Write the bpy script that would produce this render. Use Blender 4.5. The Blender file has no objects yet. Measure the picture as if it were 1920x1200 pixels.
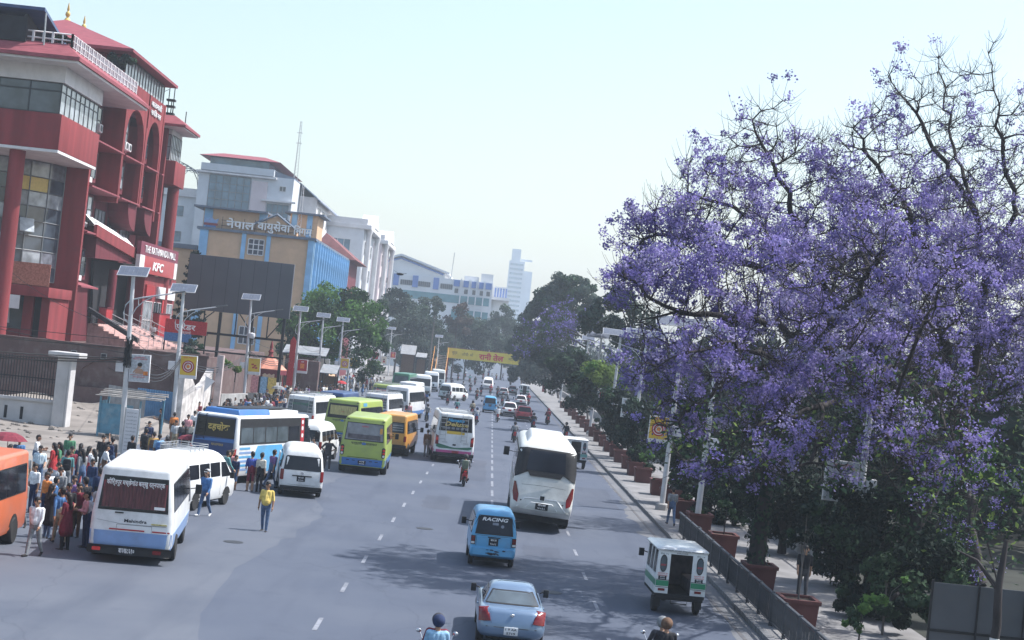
import bpy, bmesh, math, random, time
import numpy as np
from mathutils import Vector, Matrix, kdtree
T0 = time.time()
S = bpy.context.scene
COL = S.collection
R = math.radians
rnd = random.Random(7)

# ---------------------------------------------------------------- camera
CAM_H, FPX = 7.3, 3000.0                     # eye height on the footbridge, focal length in photo pixels (1920 wide)
_y = Vector((-37, -54, -FPX)).normalized()   # road direction seen in the camera frame
_h = Vector((math.cos(R(6)), -math.sin(R(6)), 0))
_x = (_h - _h.dot(_y) * _y).normalized()
_z = _x.cross(_y)
CR = Matrix((_x, _y, _z))
cam_d = bpy.data.cameras.new('camera'); cam = bpy.data.objects.new('camera', cam_d); COL.objects.link(cam)
cam_d.sensor_fit = 'HORIZONTAL'; cam_d.sensor_width = 36; cam_d.lens = FPX / 1920 * 36
cam_d.clip_start = 0.5; cam_d.clip_end = 6000
cam.matrix_world = Matrix.Translation((0, 0, CAM_H)) @ CR.to_4x4()
S.camera = cam

# ---------------------------------------------------------------- sky, sun, exposure
SUN_EL, SUN_AZ = R(56), R(14)                # from the right of the road, slightly ahead
W = bpy.data.worlds.new('World'); S.world = W; W.use_nodes = True
_n = W.node_tree.nodes; _l = W.node_tree.links
sky = _n.new('ShaderNodeTexSky'); sky.sky_type = 'NISHITA'; sky.sun_disc = False
sky.sun_elevation = SUN_EL; sky.sun_rotation = R(90) - SUN_AZ
sky.altitude = 300; sky.air_density = 1.5; sky.dust_density = 3.2; sky.ozone_density = 1.8
_n['Background'].inputs['Strength'].default_value = 0.14
_l.new(sky.outputs[0], _n['Background'].inputs['Color'])
sd = bpy.data.lights.new('sun', 'SUN'); sd.energy = 4.3; sd.angle = R(0.6); sd.color = (1.0, 0.985, 0.965)
sun = bpy.data.objects.new('sun', sd); COL.objects.link(sun)
_sv = Vector((math.cos(SUN_EL) * math.cos(SUN_AZ), math.cos(SUN_EL) * math.sin(SUN_AZ), math.sin(SUN_EL)))
sun.rotation_euler = _sv.to_track_quat('Z', 'Y').to_euler()
sun.location = (60, 20, 90)
vs = S.view_settings; S.display_settings.display_device = 'sRGB'
vs.view_transform = 'Standard'; vs.look = 'None'; vs.exposure = 0.74; vs.gamma = 1.0
cy = S.cycles
cy.use_denoising = True; cy.max_bounces = 5; cy.diffuse_bounces = 2; cy.glossy_bounces = 3; cy.transmission_bounces = 4
cy.transparent_max_bounces = 6; cy.volume_bounces = 1; cy.caustics_reflective = False; cy.caustics_refractive = False

# ---------------------------------------------------------------- pixel -> place helpers (photo pixels, 1920x1200)
def ray(px, py): return CR @ Vector((px - 960, 600 - py, -FPX))
def G(px, py, z=0.0):
    d = ray(px, py); return Vector((0, 0, CAM_H)) + d * ((z - CAM_H) / d.z)
def D(px, py, Y):
    d = ray(px, py); return Vector((0, 0, CAM_H)) + d * (Y / d.y)
def DX(px, py, X):
    d = ray(px, py); return Vector((0, 0, CAM_H)) + d * (X / d.x)

# ---------------------------------------------------------------- materials
MATS = {}
def mat(name, col, rough=0.7, metal=0.0, var=0.12, scale=3.0, bump=0.0, bscale=40.0, coat=0.0, spec=0.3, emit=None, alpha=None, detail=4.0, stretch=None, dirt=0.0, dirtcol=(.09, .085, .08)):
    """procedural material: colour varied by noise, optional bump, optional patchy dirt"""
    if name in MATS: return MATS[name]
    m = bpy.data.materials.new(name); m.use_nodes = True
    nt = m.node_tree; N = nt.nodes; L = nt.links; b = N['Principled BSDF']
    b.inputs['Roughness'].default_value = rough; b.inputs['Metallic'].default_value = metal
    b.inputs['Coat Weight'].default_value = coat; b.inputs['Specular IOR Level'].default_value = spec
    tc = N.new('ShaderNodeTexCoord'); src = tc.outputs['Object']
    if stretch:
        mp = N.new('ShaderNodeMapping'); mp.inputs['Scale'].default_value = stretch; L.new(src, mp.inputs[0]); src = mp.outputs[0]
    nz = N.new('ShaderNodeTexNoise'); nz.inputs['Scale'].default_value = scale; nz.inputs['Detail'].default_value = detail
    L.new(src, nz.inputs['Vector'])
    mx = N.new('ShaderNodeMix'); mx.data_type = 'RGBA'
    c = Vector(col[:3])
    mx.inputs[6].default_value = (*[max(0, x * (1 - var)) for x in c], 1); mx.inputs[7].default_value = (*[min(1, x * (1 + var)) for x in c], 1)
    cr = N.new('ShaderNodeMapRange'); cr.inputs[1].default_value = .3; cr.inputs[2].default_value = .7
    L.new(nz.outputs[0], cr.inputs[0]); L.new(cr.outputs[0], mx.inputs[0]); out = mx.outputs[2]
    if dirt:
        n2 = N.new('ShaderNodeTexNoise'); n2.inputs['Scale'].default_value = 1.3; n2.inputs['Detail'].default_value = 8; n2.inputs['Roughness'].default_value = .65
        L.new(tc.outputs['Object'], n2.inputs['Vector'])
        r2 = N.new('ShaderNodeMapRange'); r2.inputs[1].default_value = .48; r2.inputs[2].default_value = .72; r2.inputs[4].default_value = dirt
        L.new(n2.outputs[0], r2.inputs[0])
        m2 = N.new('ShaderNodeMix'); m2.data_type = 'RGBA'; m2.inputs[7].default_value = (*dirtcol, 1)
        L.new(r2.outputs[0], m2.inputs[0]); L.new(out, m2.inputs[6]); out = m2.outputs[2]
    L.new(out, b.inputs['Base Color'])
    if bump:
        n3 = N.new('ShaderNodeTexNoise'); n3.inputs['Scale'].default_value = bscale; n3.inputs['Detail'].default_value = 3
        L.new(src, n3.inputs['Vector'])
        bp = N.new('ShaderNodeBump'); bp.inputs['Strength'].default_value = bump; bp.inputs['Distance'].default_value = .02
        L.new(n3.outputs[0], bp.inputs['Height']); L.new(bp.outputs[0], b.inputs['Normal'])
    if emit: b.inputs['Emission Color'].default_value = (*emit[:3], 1); b.inputs['Emission Strength'].default_value = emit[3]
    MATS[name] = m
    return m
def paint(name, col, dirt=.12, rough=.34): return mat(name, [c * .9 for c in col], rough, 0, .07, 1.5, coat=.2, dirt=min(.55, dirt * 1.8), dirtcol=(.16, .155, .15))
def plain(name, col, rough=.8): return mat(name, col, rough, 0, .15, 5)
def leafmat(name, col, var=.35, scale=.7, trans=.3):
    if name in MATS: return MATS[name]
    m = mat(name, col, .75, 0, var, scale, spec=.12)
    N = m.node_tree.nodes; L = m.node_tree.links; b = N['Principled BSDF']; o = N['Material Output']
    t = N.new('ShaderNodeBsdfTranslucent'); s = N.new('ShaderNodeMixShader'); s.inputs[0].default_value = trans
    L.new(b.inputs['Base Color'].links[0].from_socket, t.inputs[0])
    L.new(b.outputs[0], s.inputs[1]); L.new(t.outputs[0], s.inputs[2]); L.new(s.outputs[0], o.inputs['Surface'])
    return m

# ---------------------------------------------------------------- mesh helpers
def link(name, me, parent=None):
    o = bpy.data.objects.new(name, me); COL.objects.link(o)
    if parent is not None: o.parent = parent
    return o
def tag(o, label=None, cat=None, group=None, kind=None):
    if label: o['label'] = label
    if cat: o['category'] = cat
    if group: o['group'] = group
    if kind: o['kind'] = kind
    return o
def thing(name, label, cat, loc=(0, 0, 0), rz=0.0, group=None):
    o = bpy.data.objects.new(name, None); COL.objects.link(o); o.empty_display_size = .3
    o.location = loc; o.rotation_euler = (0, 0, rz)
    return tag(o, label, cat, group)
def copy_tree(o, parent=None):
    c = o.copy(); COL.objects.link(c)
    if parent is not None: c.parent = parent
    for ch in list(o.children): copy_tree(ch, c)
    return c

class MB:
    def __init__(s): s.v = []; s.f = []; s.m = []
    def add(s, vs, fs, m=0):
        o = len(s.v); s.v.extend(tuple(v) for v in vs)
        for f in fs: s.f.append(tuple(i + o for i in f)); s.m.append(m)
        return s
    def box(s, x0, x1, y0, y1, z0, z1, m=0):
        return s.add([(x0, y0, z0), (x1, y0, z0), (x1, y1, z0), (x0, y1, z0), (x0, y0, z1), (x1, y0, z1), (x1, y1, z1), (x0, y1, z1)],
                     [(3, 2, 1, 0), (4, 5, 6, 7), (0, 1, 5, 4), (1, 2, 6, 5), (2, 3, 7, 6), (3, 0, 4, 7)], m)
    def obox(s, c, sz, rz=0, m=0, tilt=0):
        M = Matrix.Translation(c) @ Matrix.Rotation(rz, 4, 'Z') @ Matrix.Rotation(tilt, 4, 'X')
        k = len(s.v); s.box(-sz[0] / 2, sz[0] / 2, -sz[1] / 2, sz[1] / 2, -sz[2] / 2, sz[2] / 2, m)
        s.v[k:] = [tuple(M @ Vector(p)) for p in s.v[k:]]; return s
    def poly(s, pts, ext, m=0):
        n = len(pts); e = Vector(ext); a = [Vector(p) for p in pts]
        return s.add(a + [p + e for p in a], [tuple(range(n))[::-1], tuple(range(n, 2 * n))] + [(i, (i + 1) % n, n + (i + 1) % n, n + i) for i in range(n)], m)
    def quad(s, a, b, c, d, m=0): return s.add([a, b, c, d], [(0, 1, 2, 3)], m)
    def tube(s, pts, r, n=6, m=0, caps=True):
        pts = [Vector(p) for p in pts]; k = len(pts)
        rr = r if isinstance(r, (list, tuple)) else [r] * k
        vs = []; up = None
        for i, p in enumerate(pts):
            d = (pts[min(i + 1, k - 1)] - pts[max(i - 1, 0)])
            d = d.normalized() if d.length > 1e-9 else Vector((0, 0, 1))
            if up is None: up = Vector((0, 0, 1)) if abs(d.z) < .9 else Vector((1, 0, 0))
            a = d.cross(up)
            if a.length < 1e-6: a = d.orthogonal()
            a.normalize(); b = d.cross(a); up = -b if False else up
            for j in range(n):
                t = 2 * math.pi * j / n; vs.append(p + (a * math.cos(t) + b * math.sin(t)) * rr[i])
        fs = [(i * n + j, i * n + (j + 1) % n, (i + 1) * n + (j + 1) % n, (i + 1) * n + j) for i in range(k - 1) for j in range(n)]
        if caps: fs += [tuple(range(n))[::-1], tuple((k - 1) * n + j for j in range(n))]
        return s.add(vs, fs, m)
    def lathe(s, prof, c=(0, 0, 0), axis='z', n=14, m=0):
        vs = []; c = Vector(c)
        for r, h in prof:
            for j in range(n):
                t = 2 * math.pi * j / n; a, b = r * math.cos(t), r * math.sin(t)
                vs.append(c + Vector({'z': (a, b, h), 'x': (h, a, b), 'y': (a, h, b)}[axis]))
        k = len(prof)
        fs = [(i * n + j, i * n + (j + 1) % n, (i + 1) * n + (j + 1) % n, (i + 1) * n + j) for i in range(k - 1) for j in range(n)]
        fs += [tuple(range(n))[::-1], tuple((k - 1) * n + j for j in range(n))]
        return s.add(vs, fs, m)
    def ell(s, c, r, n=8, m=0, k=6):
        r = (r, r, r) if not hasattr(r, '__len__') else r
        prof = [(max(1e-3, math.sin(math.pi * i / k)), -math.cos(math.pi * i / k)) for i in range(k + 1)]
        b = len(s.v); s.lathe(prof, n=n, m=m)
        s.v[b:] = [(c[0] + x * r[0], c[1] + y * r[1], c[2] + z * r[2]) for x, y, z in s.v[b:]]; return s
    def done(s, name, mats, parent=None, smooth=None, bevel=0, seg=2, ang=35, fix=True):
        me = bpy.data.meshes.new(name); me.from_pydata(s.v, [], s.f)
        for mm in (mats if isinstance(mats, (list, tuple)) else [mats]): me.materials.append(mm)
        if any(s.m): me.polygons.foreach_set('material_index', s.m)
        if fix or bevel:
            bm = bmesh.new(); bm.from_mesh(me)
            if fix: bmesh.ops.recalc_face_normals(bm, faces=bm.faces)
            if bevel:
                es = [e for e in bm.edges if e.is_manifold and e.calc_face_angle(0) > R(ang)]
                bmesh.ops.bevel(bm, geom=es, offset=bevel, segments=seg, affect='EDGES', profile=.6, clamp_overlap=True)
            bm.to_mesh(me); bm.free()
        if smooth is None: smooth = bool(bevel)
        if smooth:
            me.polygons.foreach_set('use_smooth', [True] * len(me.polygons)); me.set_sharp_from_angle(angle=R(50))
        me.update()
        return link(name, me, parent)

def np_mesh(name, V, F, mats, midx=None, smooth=False):
    """fast mesh from arrays; F is (n,3) or (n,4)"""
    V = np.asarray(V, np.float32); F = np.asarray(F, np.int32)
    me = bpy.data.meshes.new(name); k = F.shape[1]
    me.vertices.add(len(V)); me.vertices.foreach_set('co', V.ravel())
    me.loops.add(F.size); me.loops.foreach_set('vertex_index', F.ravel())
    me.polygons.add(len(F)); me.polygons.foreach_set('loop_start', np.arange(0, F.size, k, dtype=np.int32))
    for mm in (mats if isinstance(mats, (list, tuple)) else [mats]): me.materials.append(mm)
    if midx is not None: me.polygons.foreach_set('material_index', np.asarray(midx, np.int32))
    if smooth: me.polygons.foreach_set('use_smooth', np.ones(len(F), bool))
    me.update(calc_edges=True); me.validate()
    return me

_txt = {}
def text_polys(s, size=1.0, bold=0.0, shear=0.0, align='CENTER'):
    """lettering as flat mesh (verts, faces) in its own xy plane"""
    key = (s, bold, shear, align)
    if key not in _txt:
        cu = bpy.data.curves.new('lettering', 'FONT'); cu.body = s; cu.align_x = align; cu.align_y = 'CENTER'
        cu.resolution_u = 2; cu.offset = bold; cu.shear = shear
        o = bpy.data.objects.new('lettering', cu); COL.objects.link(o)
        dg = bpy.context.evaluated_depsgraph_get(); me = o.evaluated_get(dg).to_mesh()
        _txt[key] = ([tuple(v.co) for v in me.vertices], [tuple(p.vertices) for p in me.polygons])
        o.evaluated_get(dg).to_mesh_clear(); bpy.data.objects.remove(o); bpy.data.curves.remove(cu)
    vs, fs = _txt[key]
    return [(x * size, y * size) for x, y, z in vs], fs
def text_on(surf, s, size, m, parent, name='lettering', bold=0.0, shear=0.0, fit=None, off=.006, at=(0, 0), thick=0):
    """letters laid on a surface function surf(u,v,offset)->(x,y,z); fit = width to stretch to"""
    vs, fs = text_polys(s, size, bold, shear)
    if not vs: return None
    xs = [v[0] for v in vs]; ys = [v[1] for v in vs]; cx, cyy = (max(xs) + min(xs)) / 2, (max(ys) + min(ys)) / 2
    k = fit / max(1e-6, max(xs) - min(xs)) if fit else 1
    b = MB(); P2 = [(at[0] + (x - cx) * k, at[1] + (y - cyy)) for x, y in vs]
    b.add([surf(u, v, off) for u, v in P2], fs)
    if thick:
        n = len(P2); b.add([surf(u, v, off + thick) for u, v in P2], fs)
        cnt = {}
        for f in fs:
            for i in range(len(f)):
                e = (f[i], f[(i + 1) % len(f)]); cnt[tuple(sorted(e))] = cnt.get(tuple(sorted(e)), 0) + 1
        for e, c in cnt.items():
            if c == 1: b.f.append((e[0], e[1], e[1] + n, e[0] + n)); b.m.append(0)
    o = b.done(name, m, parent, fix=bool(thick))
    return o
def plane_surf(org, ux, uy, un=None):
    org, ux, uy = Vector(org), Vector(ux), Vector(uy)
    un = Vector(un) if un is not None else ux.cross(uy)
    return lambda u, v, o=0.0: tuple(org + ux * u + uy * v + un * o)
def rrect(x0, x1, y0, y1, r=0, n=3):
    if r <= 0: return [(x0, y0), (x1, y0), (x1, y1), (x0, y1)]
    out = []
    for cx, cyy, a0 in ((x1 - r, y0 + r, -90), (x1 - r, y1 - r, 0), (x0 + r, y1 - r, 90), (x0 + r, y0 + r, 180)):
        for i in range(n + 1):
            t = R(a0 + 90 * i / n); out.append((cx + r * math.cos(t), cyy + r * math.sin(t)))
    return out
def panel(surf, pts, o0, o1, m, parent, name, nsub=0):
    """a plate following a surface, between offsets o0 and o1"""
    n = len(pts); b = MB()
    b.add([surf(u, v, o0) for u, v in pts] + [surf(u, v, o1) for u, v in pts],
          [tuple(range(n))[::-1], tuple(range(n, 2 * n))] + [(i, (i + 1) % n, n + (i + 1) % n, n + i) for i in range(n)])
    return b.done(name, m, parent)
# ================================================================ ground, road, pavements
def asphalt(name, base, dark, light, patch=.5):
    m = bpy.data.materials.new(name); m.use_nodes = True; N = m.node_tree.nodes; L = m.node_tree.links; b = N['Principled BSDF']
    b.inputs['Roughness'].default_value = .82; b.inputs['Specular IOR Level'].default_value = .35
    tc = N.new('ShaderNodeTexCoord')
    def noise(sc, det=5, stretch=None, rough=.55):
        src = tc.outputs['Object']
        if stretch:
            mp = N.new('ShaderNodeMapping'); mp.inputs['Scale'].default_value = stretch; L.new(src, mp.inputs[0]); src = mp.outputs[0]
        n = N.new('ShaderNodeTexNoise'); n.inputs['Scale'].default_value = sc; n.inputs['Detail'].default_value = det; n.inputs['Roughness'].default_value = rough
        L.new(src, n.inputs['Vector']); return n.outputs[0]
    def mix(fac, a, c):
        x = N.new('ShaderNodeMix'); x.data_type = 'RGBA'; L.new(fac, x.inputs[0])
        for i, q in ((6, a), (7, c)):
            if isinstance(q, tuple): x.inputs[i].default_value = (*q, 1)
            else: L.new(q, x.inputs[i])
        return x.outputs[2]
    def rng(v, a, c, lo=0, hi=1):
        r = N.new('ShaderNodeMapRange'); r.inputs[1].default_value = a; r.inputs[2].default_value = c; r.inputs[3].default_value = lo; r.inputs[4].default_value = hi
        L.new(v, r.inputs[0]); return r.outputs[0]
    c = mix(rng(noise(.22, 6), .35, .65), base, light)
    c = mix(rng(noise(.9, 6, (1, .12, 1)), .5, .75, 0, .75), c, dark)          # wheel tracks along the road
    c = mix(rng(noise(.35, 7, None, .7), .55, .7, 0, patch), c, dark)           # patches
    c = mix(rng(noise(55, 2), .3, .7, 0, .35), c, light)                        # aggregate
    v = N.new('ShaderNodeTexVoronoi'); v.feature = 'DISTANCE_TO_EDGE'; v.inputs['Scale'].default_value = .16
    mp = N.new('ShaderNodeMapping'); mp.inputs['Scale'].default_value = (1, .45, 1); L.new(tc.outputs['Object'], mp.inputs[0])
    dn = N.new('ShaderNodeTexNoise'); dn.inputs['Scale'].default_value = 1.2; dn.inputs['Detail'].default_value = 6
    L.new(mp.outputs[0], dn.inputs['Vector'])
    ad = N.new('ShaderNodeVectorMath'); ad.operation = 'ADD'; L.new(mp.outputs[0], ad.inputs[0]); L.new(dn.outputs['Color'], ad.inputs[1])
    L.new(ad.outputs[0], v.inputs['Vector'])
    c = mix(rng(v.outputs[0], .0, .005, .28, 0), c, tuple(x * .5 for x in dark))   # cracks
    L.new(c, b.inputs['Base Color'])
    bp = N.new('ShaderNodeBump'); bp.inputs['Strength'].default_value = .35; bp.inputs['Distance'].default_value = .01
    L.new(noise(90, 3), bp.inputs['Height']); L.new(bp.outputs[0], b.inputs['Normal'])
    return m
M_road = asphalt('asphalt', (.060, .073, .105), (.042, .052, .079), (.079, .092, .122))
M_bay = asphalt('worn_concrete', (.074, .086, .114), (.054, .065, .091), (.100, .111, .136), .6)
M_dirt = mat('sandy_dirt', (.20, .178, .16), .95, 0, .3, .35, bump=.9, bscale=2.5, detail=8, dirt=.4, dirtcol=(.15, .135, .125))
M_soil = mat('city_ground', (.09, .088, .085), .95, 0, .25, .05)
M_pave = mat('pavement_paving', (.19, .185, .185), .9, 0, .25, .8, bump=.4, bscale=14, dirt=.45, dirtcol=(.16, .15, .145))
M_kerb = mat('kerb_stone', (.15, .15, .155), .9, 0, .3, 2, bump=.4, bscale=15)
M_white_line = mat('road_paint_white', (.21, .22, .25), .75, 0, .35, 6, dirt=.8, dirtcol=(.08, .09, .115))
M_yellow_line = mat('road_paint_yellow', (.10, .095, .095), .8, 0, .3, 4, dirt=.95, dirtcol=(.06, .07, .095))
def sheet(name, pts, z, m, kind='structure', div=None):
    b = MB(); b.add([(x, y, z) for x, y in pts], [tuple(range(len(pts)))]); o = b.done(name, m, fix=False)
    return tag(o, kind=kind)
sheet('ground', [(-780, -60), (780, -60), (780, 1850), (-780, 1850)], -.02, M_soil)
sheet('road', [(-9, 5), (8.36, 5), (8.36, 620), (-12, 620), (-12, 260), (-10, 120)], 0.0, M_road)
# ragged-edged lighter bay where the minibuses stop
_e = []
_r = random.Random(3)
y = 6.0
while y < 262:
    _e.append((-6.55 - .018 * max(0, y - 60) + .5 * math.sin(y * .23) + _r.uniform(-.28, .28), y)); y += _r.uniform(.8, 2.2)
sheet('bus_bay', _e + [(-19.5, 262), (-19.5, 6)], 0.004, M_bay)
# left footpath (kerbed) behind the poles
def slab(name, pts, z0, z1, m, kind='structure'):
    b = MB(); b.poly([(x, y, z0) for x, y in pts], (0, 0, z1 - z0)); return tag(b.done(name, m), kind=kind)
slab('footpath', [(-21.5, 103), (-17.9, 103), (-17.3, 262), (-17.0, 420), (-27, 420), (-27, 135), (-21.5, 128)], -.02, .12, M_pave)
# dirt plot on the left, with real unevenness
def mound_sheet(name, x0, x1, y0, y1, nx, ny, hf, m, kind='structure'):
    xs = np.linspace(x0, x1, nx); ys = np.linspace(y0, y1, ny); X, Y = np.meshgrid(xs, ys)
    Z = np.vectorize(hf)(X, Y); V = np.stack([X.ravel(), Y.ravel(), Z.ravel()], 1)
    i = np.arange((nx - 1) * (ny - 1)); r, c = i // (nx - 1), i % (nx - 1); a = r * nx + c
    return tag(link(name, np_mesh(name, V, np.stack([a, a + 1, a + nx + 1, a + nx], 1), m, smooth=True)), kind=kind)
from mathutils import noise as mnoise
def dirt_h(x, y):
    e = min(1, max(0, (x + 46) / 3)) * min(1, max(0, (-18.9 - x) / 2.5)) * min(1, max(0, (y - 60) / 4))
    h = .09 + .35 * mnoise.fractal(Vector((x * .25, y * .13, 0)), 1, 2, 5) * min(1, max(0.15, (y - 88) / 12)) + 1.0 * max(0, (y - 97) / 17) ** 1.5 * (.7 + .5 * mnoise.noise(Vector((x * .3, y * .2, 2))))
    return max(.006, h * e) if e > 0 else .006
mound_sheet('dirt_ground', -50, -18.9, 62, 116.5, 90, 110, dirt_h, M_dirt)
# right pavement with kerb stones
KX = 8.38
slab('pavement', [(KX + .22, 5), (13.6, 5), (13.6, 420), (KX + .22, 420)], -.02, .15, M_pave)
kb = MB(); kb.box(-.11, .11, -.495, .495, -.02, .165); k0 = kb.done('kerb', M_kerb, bevel=.02)
k0.location = (KX + .11, 38.5, 0); tag(k0, kind='structure')
for i in range(1, 110):
    k = k0.copy(); COL.objects.link(k); k.location = (KX + .11 + rnd.uniform(-.012, .012), 38.5 + i, rnd.uniform(-.012, .006)); k.rotation_euler = (0, 0, rnd.uniform(-.008, .008))
slab('kerb_run', [(KX, 148), (KX + .22, 148), (KX + .22, 420), (KX, 420)], -.02, .163, M_kerb)
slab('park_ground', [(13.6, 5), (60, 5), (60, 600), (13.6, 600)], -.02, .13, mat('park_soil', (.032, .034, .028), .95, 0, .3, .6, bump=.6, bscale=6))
# lane dashes: one object per dash
def dash(x, y, w=.15, l=2.0):
    b = MB(); b.poly([(x - w / 2 + .01, y, .004), (x + w / 2, y + .02, .004), (x + w / 2 - .012, y + l, .004), (x - w / 2, y + l - .03, .004)], (0, 0, .004))
    return tag(b.done('lane_dash', M_white_line), kind='structure')
for i in range(26):                                                    # lane between bay and carriageway
    y = 39.3 + i * 6.2; dash(-3.62 + (y - 39) * .0145, y, .13, 1.8)
for i in range(24):
    y = 40.6 + i * 6.25; dash(3.86 + (y - 40) * .003, y, .12, 1.9)
y = 74.2
for i in range(34): dash(.76, y, .14, 3.4); y += 5.6
b = MB(); b.box(-.06, .06, 5, 300, .004, .008); tag(b.done('edge_line', M_yellow_line), kind='structure').location = (KX - .55, 0, 0)
# repair patches, a dusty gutter strip and manhole covers
M_patch = asphalt('repair_asphalt', (.052, .062, .088), (.038, .046, .068), (.070, .080, .106)); M_dust = asphalt('gutter_dust', (.115, .118, .128), (.08, .086, .10), (.15, .15, .155), .7)
def ragged(x0, x1, y0, y1, n, seed, j):
    r = random.Random(seed); ys = [y0 + (y1 - y0) * i / n for i in range(n + 1)]
    return [(x1 + r.uniform(-j, j), y) for y in ys] + [(x0 + r.uniform(-j, j), y) for y in reversed(ys)]
for k, (x0, x1, y0, y1) in enumerate(((1.9, 3.3, 58, 61), (-2.4, -1.2, 71, 77), (4.6, 6.8, 41.5, 43.2), (-.6, .4, 88, 104), (5, 7.2, 80, 91))): sheet('road_patch', ragged(x0, x1, y0, y1, 8, k, .09), .0035 if x0 > -6.5 else .0075, M_patch)
_r = random.Random(4); sheet('gutter_dust', [(KX, 5), (KX, 150)] + [(KX - .55 + _r.uniform(-.3, .22) - .5 * max(0, math.sin(y * .11)), y) for y in range(150, 4, -1)], .0022, M_dust)
for x, y in ((2.6, 49.6), (-1.9, 63), (-7.9, 53.5)):
    b = MB(); b.lathe([(.33, 0), (.33, .006), (.30, .007)], n=20); o = b.done('manhole_cover', mat('cast_iron', (.05, .052, .058), .6, .4, .2, 20, bump=.5)); o.location = (x, y, .0045 if x > -6 else .0085); tag(o, kind='structure')
# ---------------------------------------------------------------- haze
hz = MB(); hz.box(-795, 795, -75, 1870, -1.2, 112); ho = hz.done('haze', None if False else [bpy.data.materials.new('haze_air')])
hm = ho.data.materials[0]; hm.use_nodes = True; hn = hm.node_tree.nodes; hn.remove(hn['Principled BSDF'])
pv = hn.new('ShaderNodeVolumePrincipled'); pv.inputs['Color'].default_value = (.80, .90, 1, 1); pv.inputs['Density'].default_value = .00038
pv.inputs['Anisotropy'].default_value = .2
hm.node_tree.links.new(pv.outputs[0], hn['Material Output'].inputs['Volume']); tag(ho, kind='stuff')
# ================================================================ vehicles
M_glass = mat('dark_window_glass', (.012, .014, .02), .08, 0, .35, 1.2, spec=.28)
M_glass2 = mat('pale_window_glass', (.07, .09, .105), .08, 0, .4, 1.5, spec=.6)
M_tint = mat('see_through_glass', (.03, .04, .05), .05, 0, .1, 1)
M_tint.node_tree.nodes['Principled BSDF'].inputs['Alpha'].default_value = .42
M_black = mat('black_plastic', (.018, .018, .02), .55, 0, .2, 8)
M_under = mat('underbody', (.02, .02, .021), .9, 0, .3, 4)
M_tyre = mat('tyre_rubber', (.022, .022, .024), .85, 0, .3, 12, dirt=.4, dirtcol=(.08, .075, .07))
M_rim = mat('wheel_steel', (.30, .30, .31), .45, .5, .2, 6, dirt=.4)
M_chrome = mat('chrome', (.6, .6, .62), .2, .9, .05, 5)
M_red_lamp = mat('red_lamp', (.15, .008, .010), .2, 0, .2, 20, coat=.3)
M_redbright = mat('bright_red_lamp', (.60, .03, .025), .2, 0, .2, 20, coat=.6)
M_amber = mat('amber_lamp', (.55, .18, .02), .2, 0, .2, 20, coat=.5)
M_clear = mat('clear_lamp', (.6, .6, .6), .1, 0, .1, 20, coat=.6)
M_white = paint('white_paint', (.74, .75, .75), .22)
M_offw = paint('cream_paint', (.66, .67, .64), .2)
M_plateK = mat('black_plate', (.012, .014, .02), .5, 0, .1, 5)
M_letter = mat('white_letter', (.75, .75, .75), .6, 0, .05, 5)
M_kletter = mat('dark_letter', (.02, .02, .03), .6, 0, .05, 5)
M_steel = mat('bare_steel', (.38, .39, .40), .4, .5, .2, 9)
M_int = mat('seat_cloth', (.10, .09, .10), .9, 0, .3, 4)

def tshape(pts, most):
    out = []
    n = len(pts)
    for i in range(n):
        a, b = Vector(pts[i]), Vector(pts[(i + 1) % n]); k = max(1, int((b - a).length / most))
        out += [tuple(a.lerp(b, j / k)) for j in range(k)]
    return out
def plate_on(surf, pts, o0, o1, m, parent, name, rings=3):
    """a plate following a curved surface: rim skirt and concentric rings"""
    pts = tshape(pts, .13 if rings > 2 else .22); n = len(pts); cx = sum(p[0] for p in pts) / n; cyy = sum(p[1] for p in pts) / n
    b = MB(); vs = [surf(u, v, o0) for u, v in pts]; fs = []
    for k in range(rings):
        t = 1 - k / rings
        vs += [surf(cx + (u - cx) * t, cyy + (v - cyy) * t, o1) for u, v in pts]
    vs.append(surf(cx, cyy, o1))
    for k in range(rings):
        for i in range(n):
            j = (i + 1) % n; fs.append((k * n + i, k * n + j, (k + 1) * n + j, (k + 1) * n + i))
    for i in range(n): fs.append((rings * n + i, rings * n + (i + 1) % n, len(vs) - 1))
    b.add(vs, fs); o = b.done(name, m, parent, smooth=True)
    return o

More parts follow.
